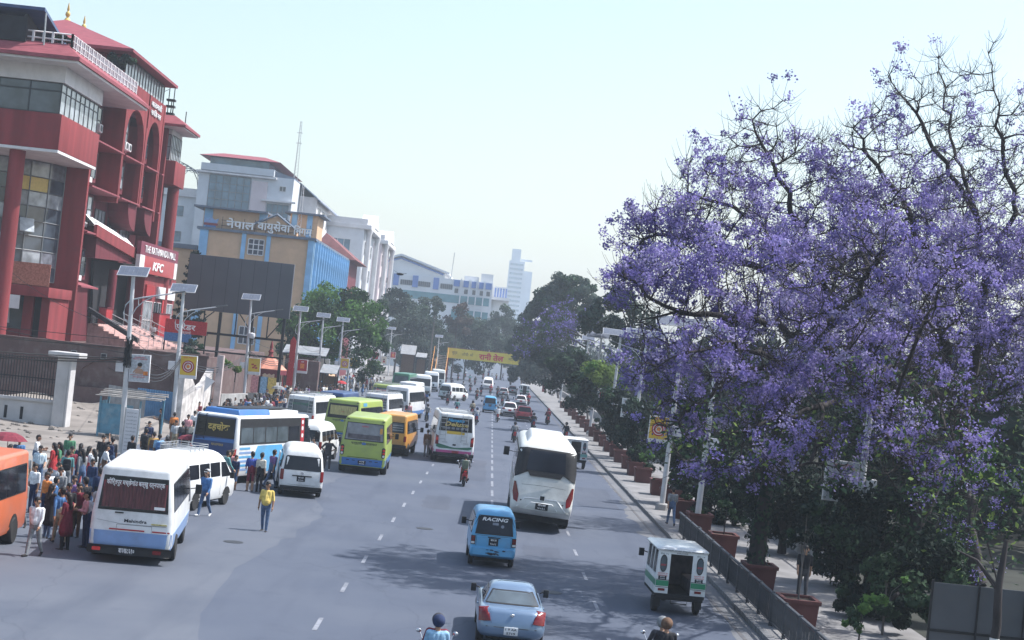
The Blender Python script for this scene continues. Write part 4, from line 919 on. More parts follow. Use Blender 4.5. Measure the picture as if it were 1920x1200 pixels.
def build_pose(name, legs=((0, 0), (0, 0)), arms=((0, .12, .15), (0, .12, .15)), lean=0.0, seated=False, skirt=0, belly=.0, woman=False, headturn=0.0, voxel=.0115, akimbo=False, helmet_head=False, longhair=False, spread=.0):
    """capsules along the bones -> one voxel-remeshed body; slots: skin, top, bottom, shoes, hair, forearm, dark, shin"""
    P = []                                                            # (p0, p1, r0, r1, slot)
    cap = lambda a, b, r0, r1, m: P.append((Vector(a), Vector(b), r0, r1, m))
    hz = .90 if not seated else .80
    hip = Vector((0, 0, hz)); L_ = lambda v: hip + rotx(Vector(v), -lean)
    sw = .165 if woman else .185
    cap(L_((0, 0, -.02)), L_((0, 0, .16)), .135 if not woman else .15, .125 + belly * .3, 2 if not skirt else 1)
    for s in (-1, 1):
        cap(L_((s * .055, 0, -.03)), L_((s * .07, 0, .12)), .11, .105 + belly * .2, 2 if not skirt else 1)
        cap(L_((s * .06, .01 + belly * .3, .14)), L_((s * .085, .01, .42)), .105 + belly * .5, .112, 1)
        cap(L_((s * .09, 0, .44)), L_((s * (sw - .02), 0, .475)), .09, .068, 1)
    cap(L_((0, .02 + belly, .14)), L_((0, .01, .42)), .115 + belly, .115, 1)
    cap(L_((0, -.005, .50)), L_((0, .012, .60)), .055, .05, 0)
    hc = L_((0, .03, .69))
    turn = Matrix.Rotation(headturn, 3, 'Z'); hd = lambda v: hc + turn @ Vector(v)
    cap(hd((0, -.01, .035)), hd((0, .005, .03)), .094, .092, 0); cap(hd((0, .02, -.035)), hd((0, .045, -.075)), .068, .04, 0)
    cap(hd((0, .095, -.005)), hd((0, .112, -.03)), .013, .016, 0)                       # nose
    for s in (-1, 1):
        cap(hd((s * .092, -.005, .012)), hd((s * .093, -.01, -.025)), .018, .015, 0)    # ears
        cap(hd((s * .034, .086, .016)), hd((s * .036, .086, .016)), .013, .013, 6)      # eyes
        cap(hd((s * .02, .092, .04)), hd((s * .05, .082, .041)), .010, .009, 4)         # brows
    cap(hd((-.02, .088, -.062)), hd((.02, .088, -.062)), .010, .010, 8)
    cap(hd((0, -.025, .055)), hd((0, .01, .075)), .095, .085, 4); cap(hd((0, -.045, .03)), hd((0, -.05, -.02)), .085, .07, 4)
    if longhair: cap(hd((0, -.07, 0)), L_((0, -.13, .36)), .085, .045, 4)
    for k, s in enumerate((-1, 1)):
        th, kn = legs[k]
        a = hip + Vector((s * .09, 0, -.04)); lo = (s * (.12 + spread) if seated else s * (.015 + spread))
        d = rotx(Vector((lo, 0, -1)).normalized(), th); knee = a + d * .42
        d2 = rotx(Vector((lo * .3, 0, -1)).normalized(), th - kn); ank = knee + d2 * .40
        cap(a, knee, .092 if not woman else .095, .064, 2); cap(knee, knee.lerp(ank, .35), .063, .062, 7); cap(knee.lerp(ank, .35), ank, .062, .047, 7)
        fd = rotx(Vector((s * .18, 1, -.08)), (th - kn) * .6); cap(ank + Vector((0, -.03, -.035)), ank + Vector((0, 0, -.045)) + fd * .17, .042, .036, 3)
        sh = L_((s * sw, 0, .47))
        if akimbo:
            el = sh + Vector((s * .20, -.06, -.22)); wr = L_((s * .17, .03, .10))
        else:
            pitch, ab, eb = arms[k]
            d = rotx(Vector((s * math.sin(ab), 0, -math.cos(ab))), pitch + (-lean if not seated else -lean)); el = sh + d * .285
            inw = -s * (.25 if eb > .5 else .05)
            d2 = rotx(Vector((s * math.sin(ab) * .4 + inw, 0, -1)).normalized(), pitch - lean + eb); wr = el + d2 * .245
        cap(sh, el, .062 if not woman else .055, .048, 1); cap(el, wr, .044, .030, 5)
        hdv = (wr - el).normalized(); side = Vector((0, 1, 0)) if abs(hdv.y) < .75 else Vector((0, 0, 1)); side = (side - side.dot(hdv) * hdv).normalized(); nrm = hdv.cross(side) * (-s)
        cap(wr, wr + hdv * .07, .030, .034, 0); cap(wr + hdv * .07 + side * .018, wr + hdv * .07 - side * .018, .022, .022, 0)
        for q, ln in enumerate((.070, .082, .076, .058)):
            b = wr + hdv * .085 + side * (.030 - .020 * q); m_ = b + hdv * ln * .55 + nrm * .006; cap(b, m_, .0105, .0105, 0); cap(m_, m_ + hdv * ln * .42 + nrm * .022, .0105, .0095, 0)
        cap(wr + hdv * .03 + side * .028, wr + hdv * .075 + side * .058 + nrm * .012, .014, .012, 0)
    if skirt:
        for s in (-1, 1): cap(hip + Vector((s * .06, 0, .05)), hip + Vector((s * .07, 0, -skirt)), .125, .125 + skirt * .13, 1)
    b = MB()
    for p0, p1, r0, r1, m in P:
        d = p1 - p0; n = 10
        if d.length < 1e-4: b.ell(p0, r0, 10); continue
        dn = d.normalized(); pts, rr = [], []
        for t in (-1, -.8, -.45, 0): pts.append(p0 + dn * (t * r0)); rr.append(max(.001, r0 * math.sqrt(1 - t * t)))
        for t in (0, .45, .8, 1): pts.append(p1 + dn * (t * r1)); rr.append(max(.001, r1 * math.sqrt(1 - t * t)))
        b.tube(pts, rr, n)
    o = b.done('body', HAIR); md = o.modifiers.new('r', 'REMESH'); md.mode = 'VOXEL'; md.voxel_size = voxel; md.use_smooth_shade = True
    sm = o.modifiers.new('s', 'SMOOTH'); sm.iterations = 2; sm.factor = .35
    dg = bpy.context.evaluated_depsgraph_get(); me = bpy.data.meshes.new_from_object(o.evaluated_get(dg)); bpy.data.objects.remove(o); me.name = name
    V = np.empty(len(me.polygons) * 3, np.float32); me.polygons.foreach_get('center', V); V = V.reshape(-1, 3)
    best = np.full(len(V), 9e9); idx = np.zeros(len(V), np.int32)
    for p0, p1, r0, r1, m in P:
        a = np.array(p0); d = np.array(p1) - a; L2 = max(1e-9, float(d @ d)); t = np.clip((V - a) @ d / L2, 0, 1)
        q = np.linalg.norm(V - a - t[:, None] * d, axis=1) - (r0 + (r1 - r0) * t)
        if m in (4, 6, 8): q -= .004
        w = q < best; best[w] = q[w]; idx[w] = m
    idx[idx == 8] = 0
    me.materials.clear()
    for i in range(8): me.materials.append(HAIR)
    me.polygons.foreach_set('material_index', idx); me.polygons.foreach_set('use_smooth', [True] * len(me.polygons)); me.update()
    return me
PO = {
 'stand': build_pose('person_standing'),
 'stand2': build_pose('person_standing_turned', ((.08, .1), (-.05, .05)), ((.2, .15, .9), (-.1, .12, .2)), .03, headturn=.5),
 'walk': build_pose('person_walking', ((.42, .12), (-.38, .25)), ((-.35, .1, .2), (.4, .1, .35)), .05),
 'walk2': build_pose('person_striding', ((-.25, .35), (.30, .05)), ((.3, .12, .4), (-.3, .12, .2)), .06, belly=.03),
 'stout': build_pose('person_stout', ((.10, .05), (-.12, .18)), ((.05, .22, .25), (-.12, .22, .3)), -.02, belly=.05, headturn=-.25),
 'akimbo': build_pose('person_akimbo', ((.04, 0), (-.04, 0)), lean=-.02, akimbo=True, spread=.05),
 'phone': build_pose('person_reading', ((.03, .05), (0, .05)), ((.35, .1, 1.5), (.3, .1, 1.4)), .06),
 'shade': build_pose('person_shading_eyes', ((.05, .05), (0, .0)), ((1.9, .3, 1.6), (.1, .12, .2)), .0),
 'woman': build_pose('woman_standing', ((.05, .05), (-.03, .03)), ((.05, .1, .3), (.2, .1, 1.2)), .02, woman=True, skirt=.35, longhair=True),
 'woman2': build_pose('woman_walking', ((.25, .1), (-.2, .2)), ((-.2, .1, .3), (.25, .1, .6)), .04, woman=True, longhair=True),
 'gown': build_pose('woman_in_long_dress', ((.1, .05), (-.08, .08)), ((.1, .1, .4), (0, .1, .3)), .02, woman=True, skirt=.68, longhair=True),
 'ride': build_pose('rider_seated', ((1.15, 1.35), (1.15, 1.35)), ((.75, .25, .45), (.75, .25, .45)), .16, seated=True),
 'pill': build_pose('pillion_seated', ((1.05, 1.45), (1.05, 1.45)), ((.5, .2, .7), (.5, .2, .7)), .10, seated=True, spread=.05),
}
HELM = None
def helmet(parent, seated, lean, m):
    global HELM
    if HELM is None:
        b = MB(); b.ell((0, 0, 0), (.135, .155, .14), 14, 0, 9); b.box(-.09, .09, .10, .17, -.06, .045, 1); o = b.done('helmet', [M_black, M_glass], None, smooth=True); HELM = o.data; bpy.data.objects.remove(o)
    h = link('helmet', HELM, parent); p = Vector((0, 0, .80)) + rotx(Vector((0, .03, .72)), -lean); h.location = p
    h.material_slots[0].link = 'OBJECT'; h.material_slots[0].material = m; return h
def person(label, pose, loc, rz, top, bottom, scale=1.0, skin=None, sleeves=False, shorts=False, shoes=None, hair=None, group=None, cat='person'):
    o = link('person', PO[pose]); o.location = loc; o.rotation_euler = (0, 0, rz); o.scale = (scale, scale, scale)
    tag(o, label, cat, group); sk = skin or rnd.choice(SKIN)
    ms = [sk, CL[top], CL[bottom], shoes or SHOE, hair or HAIR, CL[top] if sleeves else sk, DARK, sk if shorts else CL[bottom]]
    for s_, m in zip(o.material_slots, ms): s_.link = 'OBJECT'; s_.material = m
    return o
def head_at(px, py, h=1.66): return G(px, py, h) - Vector((0, 0, h))
def pp(label, pose, px, py, face, top, bottom, feet=False, h=1.66, z=.01, **k):
    """person whose head (or feet) is seen at a photo pixel; face in degrees, 0 = up the road"""
    p = G(px, py) if feet else head_at(px, py, h); p.z = z
    return person(label, pose, p, R(face), top, bottom, k.pop('scale', h / 1.68 if not feet else 1.0), **k)
def backpack(pers, label, m, z=1.16):
    b = MB(); b.poly(rr3 := [(x, 0, zz) for x, zz in rrect(-.15, .15, -.22, .22, .09)], (0, -.16, 0)); b.poly([(x, -.165, zz) for x, zz in rrect(-.11, .11, -.18, .02, .05)], (0, -.05, 0))
    o = b.done('backpack', m, None, bevel=.025); tag(o, label, 'backpack')
    a = pers.rotation_euler.z; off = Matrix.Rotation(a, 3, 'Z') @ Vector((0, -.13, z)); o.location = pers.location + off * pers.scale.x; o.rotation_euler = (0, 0, a); return o
# --- named individuals near the buses
pp('man in yellow T-shirt and dark jeans walking alone on the open bay', 'stout', 494, 996, 172, 'yellow', 'denim', True, scale=1.02, skin=SKIN[0])
cap_man = pp('man in pale cap, denim jacket and jeans walking beside the white van', 'walk2', 381, 968, 160, 'blue', 'denim', True, sleeves=True, shoes=SHOEW)
b = MB(); b.ell((0, .02, 1.685), (.11, .125, .075), 12); b.poly([(x, .10, 1.655) for x in ()] or [(-.07, .10, 1.66), (.07, .10, 1.66), (.05, .20, 1.64), (-.05, .20, 1.64)], (0, 0, .012)); b.done('cap', CL['pale_grey'], cap_man, smooth=True)
pp('man in dark shirt and trousers standing with hands on hips by the lime minibus', 'akimbo', 612, 881, 10, 'charcoal', 'charcoal', True, shoes=SHOEW)
pp('man in pale teal shirt striding past the rear of the blue bus', 'walk', 419, 919, -60, 'teal', 'charcoal', True, sleeves=True)
pp('woman in long dusty pink dress next to the man in pale teal shirt', 'gown', 427, 917, -30, 'pink', 'pink', True, sleeves=True)
pp('boy in navy T-shirt and jeans shorts beside the blue bus tail lamp', 'stand', 437, 919, 150, 'navy', 'denim', True, scale=.88, shorts=True)
pp('young man in royal blue T-shirt and maroon shorts behind the blue bus', 'stand2', 467, 921, 20, 'royal', 'maroon', True, shorts=True)
pp('person in pale green printed T-shirt at the open van door', 'stand', 484, 923, -25, 'cream', 'black', True)
pp('person with a striped shirt boarding the van with open door', 'walk2', 506, 915, -40, 'purple', 'denim', True)
pp('boy in red shirt between the blue bus and the white racked van', 'stand2', 391, 846, 60, 'red', 'navy')
pp('bus helper in dark clothes leaning by the doorway of the squeezed white van', 'stand2', 591, 822, 70, 'charcoal', 'denim')
pp('helper in camouflage jacket standing at the left flank of the lettered minibus', 'stand', 798, 856, -10, 'brown', 'grey', True, sleeves=True)
pp('man in white shirt and pale trousers standing in the lane beyond the ochre van', 'stand', 765, 791, 170, 'pink', 'pale_grey', True)
pp('man in black coat reading his phone beyond the ochre van', 'phone', 744, 776, 60, 'black', 'black', True, sleeves=True)
pp('man in dark shirt, first of the trio standing in the road before the turning van', 'stand', 782, 762, 10, 'charcoal', 'navy', True)
pp('person in red shirt, middle of the trio in the road before the turning van', 'stand2', 791, 763, 20, 'red', 'navy', True)
pp('person in blue shirt and cap, last of the trio by the turning van', 'stand', 797, 762, -20, 'blue', 'charcoal', True)
pp('pedestrian in blue jacket walking between the queue of white buses and the road', 'walk', 750, 752, 10, 'blue', 'navy', True, sleeves=True)
pp('pedestrian in black beside the one in blue jacket near the white buses', 'walk2', 758, 750, 0, 'black', 'charcoal', True)
pp('pedestrian in grey at the door of the plain white minibus', 'stand', 736, 750, 90, 'grey', 'black', True)
pp('man in grey T-shirt and jeans walking away on the sunny pavement edge', 'walk', 1256, 991, 4, 'grey', 'denim', True, z=.15)
pp('man in black T-shirt walking in the tree shade beside the brick planters', 'walk', 1501, 1133, 172, 'black', 'charcoal', True, z=.15, scale=1.04)
# --- the waiting crowd at the left
q = pp('man in checked white shirt with a backpack strap at the edge of the dirt plot', 'stand2', 77, 838, 200, 'check', 'denim')
pp('woman in red kurta facing left near the dirt plot', 'woman', 104, 833, 70, 'red', 'red')
pp('woman in green top and maroon shawl beside the one in red kurta', 'woman2', 115, 832, 90, 'green', 'maroon')
q = pp('man in teal T-shirt bent under a big black backpack', 'stand', 129, 846, 10, 'teal', 'grey'); backpack(q, 'large black backpack on the back of the man in teal', CL['black'])
pp('woman in navy top and red trousers with her back turned', 'woman', 152, 834, 0, 'navy', 'red')
pp('young woman in white top walking beside the woman in navy', 'woman2', 167, 839, -20, 'white', 'red')
pp('woman in pale shirt and wide grey trousers next to the blue kiosk', 'woman2', 179, 845, 60, 'pale_grey', 'grey')
pp('man in black with an arm raised against the sun beside the blue kiosk', 'shade', 195, 818, 190, 'black', 'charcoal', h=1.72)
pp('man in black jacket behind the metal board of the first lamp pole', 'stand', 212, 822, 0, 'charcoal', 'denim')
pp('man in white shirt half hidden by the orange bus', 'stand', 68, 872, 150, 'white', 'navy')
pp('person in white hooded top and face mask in the waiting crowd', 'phone', 94, 880, 200, 'white', 'black', sleeves=True)
pp('man in open grey jacket over a white shirt facing the camera', 'stand2', 116, 879, 170, 'grey', 'charcoal', sleeves=True)
pp('man in lilac shirt behind the man in maroon jacket', 'stand', 141, 895, 160, 'purple', 'navy')
pp('man in black vest with white collar in the middle of the crowd', 'stand2', 131, 909, 190, 'black', 'grey')
pp('man in maroon and black jacket with brown trousers', 'stand', 150, 909, 165, 'maroon', 'brown', sleeves=True)
pp('man in blue jacket and khaki trousers striding towards the left', 'walk', 108, 1022, 25, 'blue', 'khaki', True, sleeves=True, scale=1.02)
pp('woman in maroon printed top and black leggings beside the blue jacket', 'woman', 131, 927, 60, 'maroon', 'black')
pp('man in pink shirt leaning behind the grey haired man', 'phone', 168, 924, 120, 'pink', 'navy', sleeves=True)
pp('grey haired man in grey sweater at the corner of the white and blue minibus', 'stand', 168, 1029, -20, 'pale_grey', 'navy', True, sleeves=True, hair=GREYH)
pp('man in white shirt and grey trousers beside the orange bus mirror', 'walk2', 73, 935, 170, 'white', 'grey', sleeves=True)
pp('person in dark navy jacket squeezed by the front of the blue and white minibus', 'stand', 190, 880, 30, 'navy', 'black', sleeves=True)
pp('man with black backpack and white collar under the blue kiosk roof', 'stand', 275, 805, 5, 'charcoal', 'black')
pp('person in ochre shirt in the row behind the racked white van', 'stand', 290, 812, 0, 'ochre', 'denim')
q = pp('person in sky blue top in the row behind the racked white van', 'stand', 300, 816, 10, 'sky', 'navy')
pp('person in grey shirt at the right end of the row behind the racked white van', 'stand2', 314, 822, 20, 'grey', 'black')
pp('person in dark top beside the metal board, left end of the row', 'stand', 249, 819, -30, 'black', 'grey')
pp('person in navy standing deep under the kiosk roof', 'stand', 281, 792, 180, 'navy', 'navy')
pp('tall figure in dark hood standing against the blue corrugated fence', 'phone', 305, 768, 90, 'charcoal', 'black', h=1.75)
pp('man in pale shirt with orange scarf by the second lamp pole', 'stand', 331, 790, 200, 'pale_grey', 'khaki')
pp('person in orange by the blue corrugated fence', 'stand', 328, 775, 20, 'orange', 'brown')
pp('man in dusty pink shirt near the broken wall', 'stand2', 354, 779, 190, 'pink', 'grey')
pp('man in white shirt near the broken wall', 'stand', 366, 772, 0, 'white', 'khaki')
pp('figure in black climbing up to the broken wall', 'walk', 384, 766, 10, 'black', 'black')
pp('second figure in black at the foot of the broken wall', 'stand', 398, 765, -40, 'black', 'charcoal')
pp('person in charcoal between pole and kiosk crowd', 'stand', 344, 792, 30, 'charcoal', 'navy')
pp('person in cream shirt behind the maroon umbrella', 'stand', 365, 792, 0, 'cream', 'black')
pp('woman with long black hair left of the maroon umbrella', 'woman2', 350, 802, 10, 'black', 'black')
pp('person in dark brown jacket beside the ladder of the blue bus', 'stand', 376, 786, 40, 'brown', 'black')
pp('woman in bright red under the maroon umbrella', 'woman', 366, 826, 15, 'red', 'black')
uq = head_at(356, 826); 
b = MB(); b.lathe([(.012, 1.85), (.2, 1.86), (.42, 1.80), (.58, 1.66)][::1], n=8); b.tube([(0, 0, 1.86), (0, 0, 1.05)], .012, 5); o = b.done('umbrella', CL['maroon'], None, fix=False); o.location = (uq.x, uq.y, .05); tag(o, 'open dusty maroon umbrella above the crowd beside the blue bus', 'umbrella')
uq = head_at(34, 826)
b = MB(); b.lathe([(.012, 1.75), (.3, 1.74), (.6, 1.62), (.8, 1.45)], n=8); b.tube([(0, 0, 1.74), (0, 0, .0)], .015, 5); o = b.done('umbrella', CL['maroon'], None, fix=False); o.location = (uq.x - .4, uq.y, .2); tag(o, 'maroon umbrella on the dirt plot at the far left', 'umbrella')
_used = set()
def find(lab): return [o for o in bpy.data.objects if o.get('label', '').startswith(lab)][0]
for lab, c, what in (('man in black jacket behind', 'navy', 'navy backpack on the man behind the metal board'), ('person in sky blue top', 'blue', 'blue backpack on the person in sky blue behind the racked van'), ('man with black backpack and white', 'black', 'black backpack under the kiosk roof'), ('person in ochre shirt', 'brown', 'brown backpack on the person in ochre shirt'), ('pedestrian in black beside', 'grey', 'grey backpack on the pedestrian near the white buses'), ('young woman in white top', 'maroon', 'small maroon bag on the back of the young woman in white')):
    q = backpack(find(lab), what, CL[c]); q.scale = (.9, .9, .9) if 'small' not in what else (.7, .7, .7)
# --- the dense footpath crowd beyond the buses
_cr = random.Random(21); CROWD = ['black', 'navy', 'charcoal', 'white', 'grey', 'maroon', 'pale_grey', 'blue', 'red', 'brown', 'purple', 'green', 'orange', 'cream', 'pink']
def crowd(n, x0, x1, y0, y1, where, group, z=.12):
    for i in range(n):
        c = _cr.choice(CROWD[:8] if _cr.random() < .65 else CROWD); b_ = _cr.choice(['black', 'navy', 'denim', 'charcoal', 'khaki', 'grey', 'brown', 'pale_grey']); po, w = _cr.choice([('stand', 'standing'), ('stand2', 'turning'), ('walk', 'walking'), ('walk2', 'striding'), ('phone', 'reading'), ('woman', 'waiting'), ('woman2', 'strolling')])
        for _try in range(40):
          c = _cr.choice(CROWD[:8] if _cr.random() < .6 else CROWD) if _try else c; b_ = _cr.choice(['black', 'navy', 'denim', 'charcoal', 'khaki', 'grey', 'brown', 'pale_grey']) if _try else b_
          lab = '%s %s in %s and %s %s' % ('woman' if 'wom' in po else 'figure', 'with long hair' if w == 'x' else w, c.replace('_', ' '), b_.replace('_', ' '), where)
          if lab not in _used: break
        _used.add(lab)
        person(lab, po, (_cr.uniform(x0, x1), _cr.uniform(y0, y1), z), _cr.uniform(0, 6.28), c, b_, _cr.uniform(.93, 1.04), group=group, sleeves=_cr.random() < .4)
crowd(7, -16.6, -12.4, 49, 57, 'left of the blue banded minibus', 'crowd left of the minibus', .01); crowd(10, -19, -14, 58, 70, 'in front of the kiosk', 'crowd between the orange bus and the kiosk', .01)
crowd(46, -19.6, -16.0, 107, 134, 'in the throng behind the blue bus', 'throng behind the blue bus', .01)
crowd(60, -20.5, -14.5, 134, 172, 'in the footpath crowd near the pavilion', 'footpath crowd near the pavilion', .12)
crowd(44, -19.5, -14.2, 168, 235, 'on the footpath under the leafy tree', 'people on the footpath under the tree')
crowd(12, -14, -9, 285, 330, 'around the foot of the banner bridge', 'people at the banner bridge', .01)
crowd(6, -4, 8, 355, 430, 'crossing far beyond the banner bridge', 'people beyond the banner bridge', .01)
for k, (ux, uy, c) in enumerate(((584, 716, 'purple'), (612, 716, 'sky'), (640, 718, 'red'), (522, 728, 'grey'))):
    uq = head_at(ux, uy, 1.9); b = MB(); b.lathe([(.012, .25), (.25, .22), (.48, .12), (.62, -.06)], n=8); b.tube([(0, 0, .25), (0, 0, -.7)], .012, 4); o = b.done('umbrella', CL[c], None, fix=False); o.location = (uq.x, uq.y, 1.9)
    tag(o, '%s umbrella held over the footpath crowd' % {'purple': 'lilac', 'sky': 'sky blue', 'red': 'dark red', 'grey': 'grey'}[c], 'umbrella')
# ================================================================ motorcycles
_moto = {}
def moto_parts(scooter):
    t = bpy.data.objects.new('motorcycle', None)
    M_body = MB()
    if scooter:
        M_body.poly([(-.13, -.75, .62), (-.13, -.1, .60), (-.13, .0, .38), (-.13, .42, .32), (-.13, .42, .26), (-.13, -.35, .28), (-.13, -.80, .50)], (.26, 0, 0)); M_body.poly([(-.19, .42, .28), (-.19, .50, .30), (-.19, .52, .92), (-.19, .46, .95)], (.38, 0, 0)); M_body.ell((0, .52, .98), (.17, .12, .10))
    else:
        M_body.ell((0, .22, .82), (.14, .28, .13)); M_body.poly([(-.10, -.80, .80), (-.10, -.55, .72), (-.10, -.1, .62), (-.10, .1, .70), (-.10, -.45, .80), (-.10, -.82, .88)], (.20, 0, 0)); M_body.ell((0, .62, .86), (.13, .12, .14)); M_body.box(-.09, .09, .52, .80, .60, .64)
    bd = M_body.done('fairing', M_black, None, bevel=.03); bd.data.name = 'fairing'
    b = MB(); b.poly([(-.13, -.78, .80), (-.13, -.75, .73), (-.13, .08, .72), (-.13, .1, .78), (-.13, -.3, .80), (-.13, -.5, .86), (-.13, -.78, .87)], (.26, 0, 0)); se = b.done('saddle', M_black, None, bevel=.03)
    b = MB(); b.box(-.14, .14, -.12, .30, .30, .58); b.tube([(.16, .15, .34), (.18, -.4, .30), (.19, -.85, .42)], [.03, .04, .055], 7); b.tube([(0, .62, .30), (0, .45, .95)], .05, 6); b.tube([(-.08, -.62, .30), (-.08, .0, .36)], .03, 5); b.tube([(.08, -.62, .30), (.08, .0, .36)], .03, 5); en = b.done('engine', M_under, None, bevel=.02)
    b = MB(); b.tube([(-.36, .36, 1.02), (-.15, .48, 1.0), (.15, .48, 1.0), (.36, .36, 1.02)], .017, 6); hb = b.done('handlebar', M_black, None)
    mi = []
    for s in (-1, 1):
        b = MB(); b.tube([(s * .28, .42, 1.02), (s * .36, .44, 1.20)], .009, 4); b.ell((s * .39, .44, 1.22), (.06, .02, .045)); mi.append(b.done('mirror', M_chrome, None, smooth=True))
    b = MB(); b.box(-.075, .075, -.87, -.80, .76, .83); tl = b.done('tail_lamp', M_redbright, None, bevel=.012)
    b = MB(); b.box(-.11, .11, -.885, -.87, .56, .71); b.box(-.03, .03, -.87, -.80, .6, .76); pl = b.done('number_plate', M_redp, None)
    b = MB(); b.box(-.09, .09, -.90, -.72, .52, .545); fd = b.done('mudguard', M_black, None)
    ws = []
    for y in (-.62, .66):
        b = MB(); b.lathe([(.20, -.05), (.27, -.055), (.30, -.03), (.30, .03), (.27, .055), (.20, .05)], axis='x', n=16); b.lathe([(.03, -.06), (.06, -.03), (.2, -.02), (.2, .02), (.06, .03), (.03, .06)], axis='x', n=16)
        o = b.done('wheel', M_tyre, None, smooth=True); o.location = (0, y, .30); ws.append(o)
    return [bd, se, en, hb, tl, pl, fd] + mi + ws
_protos = {False: moto_parts(False), True: moto_parts(True)}
for v_ in _protos.values():
    for o in v_: COL.objects.unlink(o)
def moto(label, X, Y, yaw, mbody, riders, scooter=False, group='motorcycles in traffic'):
    nm = 'scooter' if scooter else 'motorcycle'
    t = thing(nm, label, nm, (X, Y, .005), R(yaw), group)
    for p in _protos[scooter]:
        c = p.copy(); COL.objects.link(c); c.parent = t
        if c.name.startswith('fairing'): c.material_slots[0].link = 'OBJECT'; c.material_slots[0].material = mbody
    a = R(yaw)
    for k, (lab, top, bot, hm) in enumerate(riders):
        off = Matrix.Rotation(a, 3, 'Z') @ Vector((0, -.12 - .42 * k if len(riders) == 1 or k else .06, .03 + .07 * k))
        o = person(lab, 'ride' if k == 0 else 'pill', Vector((X, Y, 0)) + off, a, top, bot, 1.0, sleeves=True)
        if hm: helmet(o, True, .16 if k == 0 else .10, CL.get(hm) or M_black)
    return t
def mb_(label, px, py, yaw, mbody, riders, scooter=False, z=0):
    p = G(px, py); return moto(label, p.x, p.y + .6, yaw, mbody, riders, scooter)
q = mb_('black and red scooter behind the lettered minibus', 868, 912, 3, M_redp, [('rider with a dark helmet and an olive backpack behind the lettered minibus', 'grey', 'brown', 'charcoal')], True)
pr = [o for o in bpy.data.objects if o.get('label', '').startswith('rider with a dark helmet and an olive')][0]
b = MB(); b.poly([(x, 0, zz) for x, zz in rrect(-.17, .17, -.22, .22, .09)], (0, -.18, 0)); bp_ = b.done('backpack', mat('olive_cloth', (.14, .17, .12), .9, 0, .2, 8), None, bevel=.03); bp_.location = pr.location + Vector((.0, -.22, 1.10)); tag(bp_, 'olive backpack worn by the scooter rider behind the lettered minibus', 'backpack')
mb_('red motorcycle just left of the tall white coach', 963, 830, 2, M_redp, [('rider in grey jacket and black helmet left of the tall white coach', 'grey', 'charcoal', 'black')])
mb_('black motorcycle between the dark red SUV and the tall white coach', 999, 807, 2, M_black, [('rider in black jacket behind the dark red SUV', 'black', 'navy', 'black')])
mb_('red motorcycle carrying two people along the kerb', 1026, 797, 2, M_redp, [('front rider of the pair along the kerb, black helmet', 'charcoal', 'black', 'black'), ('pillion in maroon of the pair along the kerb', 'maroon', 'black', 'maroon')])
mb_('black motorcycle hidden by the roof of the tall white coach', 1060, 828, 2, M_black, [('rider in black beside the roof of the tall white coach', 'black', 'black', 'black')])
mb_('white scooter beside the broken centre line', 932, 792, 1, M_white, [('rider in white shirt on the white scooter', 'white', 'pale_grey', 'grey')], True)
mb_('black motorcycle left of the lettered minibus', 799, 791, 178, M_black, [('rider in grey jacket left of the lettered minibus', 'grey', 'denim', 'charcoal')])
mb_('black motorcycle directly ahead of the lettered minibus', 855, 778, 2, M_black, [('rider in green jacket ahead of the lettered minibus', 'teal', 'navy', 'black')])
mb_('black motorcycle with two people by the lettered minibus roof', 884, 782, 2, M_black, [('front rider of the pair by the lettered minibus roof', 'charcoal', 'navy', 'black'), ('pillion in khaki by the lettered minibus roof', 'khaki', 'black', 'black')])
mb_('grey motorcycle right of the lettered minibus', 892, 797, 2, M_navy, [('rider in pale grey shirt right of the lettered minibus', 'pale_grey', 'denim', 'navy')])
mb_('black motorcycle half behind the close white SUV', 950, 770, 2, M_black, [('rider in black half behind the close white SUV', 'black', 'black', 'black')])
mb_('dark motorcycle near the kerb with a rider in red', 990, 760, 2, M_black, [('rider in red jacket near the kerb beyond the dark red SUV', 'red', 'black', 'maroon')])
for k, (px, py, c, hm, wd) in enumerate(((881, 737, 'charcoal', 'black', 'charcoal jacket, first left of the far microvan'), (901, 742, 'navy', 'black', 'navy jacket, right behind the far microvan roof'), (911, 727, 'pale_grey', 'black', 'pale grey shirt, right of the oncoming silver van'), (919, 740, 'red', 'red', 'bright red jacket and helmet, ahead of the far microvan'), (932, 744, 'brown', 'black', 'brown jacket, left of the silver hatchback'), (867, 734, 'grey', 'black', 'grey jacket, just past the turning van'), (880, 718, 'teal', 'black', 'teal jacket, left of the oncoming silver van'), (858, 714, 'black', 'black', 'black jacket, below the banner bridge'), (905, 712, 'maroon', 'black', 'maroon jacket, behind the oncoming silver van'), (930, 713, 'khaki', 'black', 'khaki jacket, below the banner lettering'), (872, 708, 'white', 'black', 'white shirt, far left lane below the banner'))):
    mb_('small motorcycle under the rider in ' + wd.split(',')[0] + ' far up the road', px, py, rnd.uniform(-3, 6), M_black, [('distant rider in ' + wd, c, 'charcoal', hm)])
for k, (px, py, c, wd) in enumerate(((846, 727, 'navy', 'navy jacket, between the turning van and the oncoming van'), (838, 760, 'charcoal', 'charcoal jacket, below the turning van'), (893, 750, 'brown', 'brown jacket, left rear of the far microvan'), (941, 760, 'grey', 'grey jacket, left of the close white SUV'), (976, 738, 'teal', 'teal jacket, beside the white hatchback'), (868, 752, 'maroon', 'maroon jacket, behind the turning van'), (890, 722, 'black', 'black jacket, under the red lettering'), (957, 722, 'pale_grey', 'pale jacket, right of the banner lettering'), (915, 706, 'navy', 'navy shirt, just beyond the banner'))):
    mb_('dark motorcycle of the rider in ' + wd, px, py, rnd.uniform(-3, 6), M_black, [('another far rider in ' + wd, c, 'charcoal', 'black')])
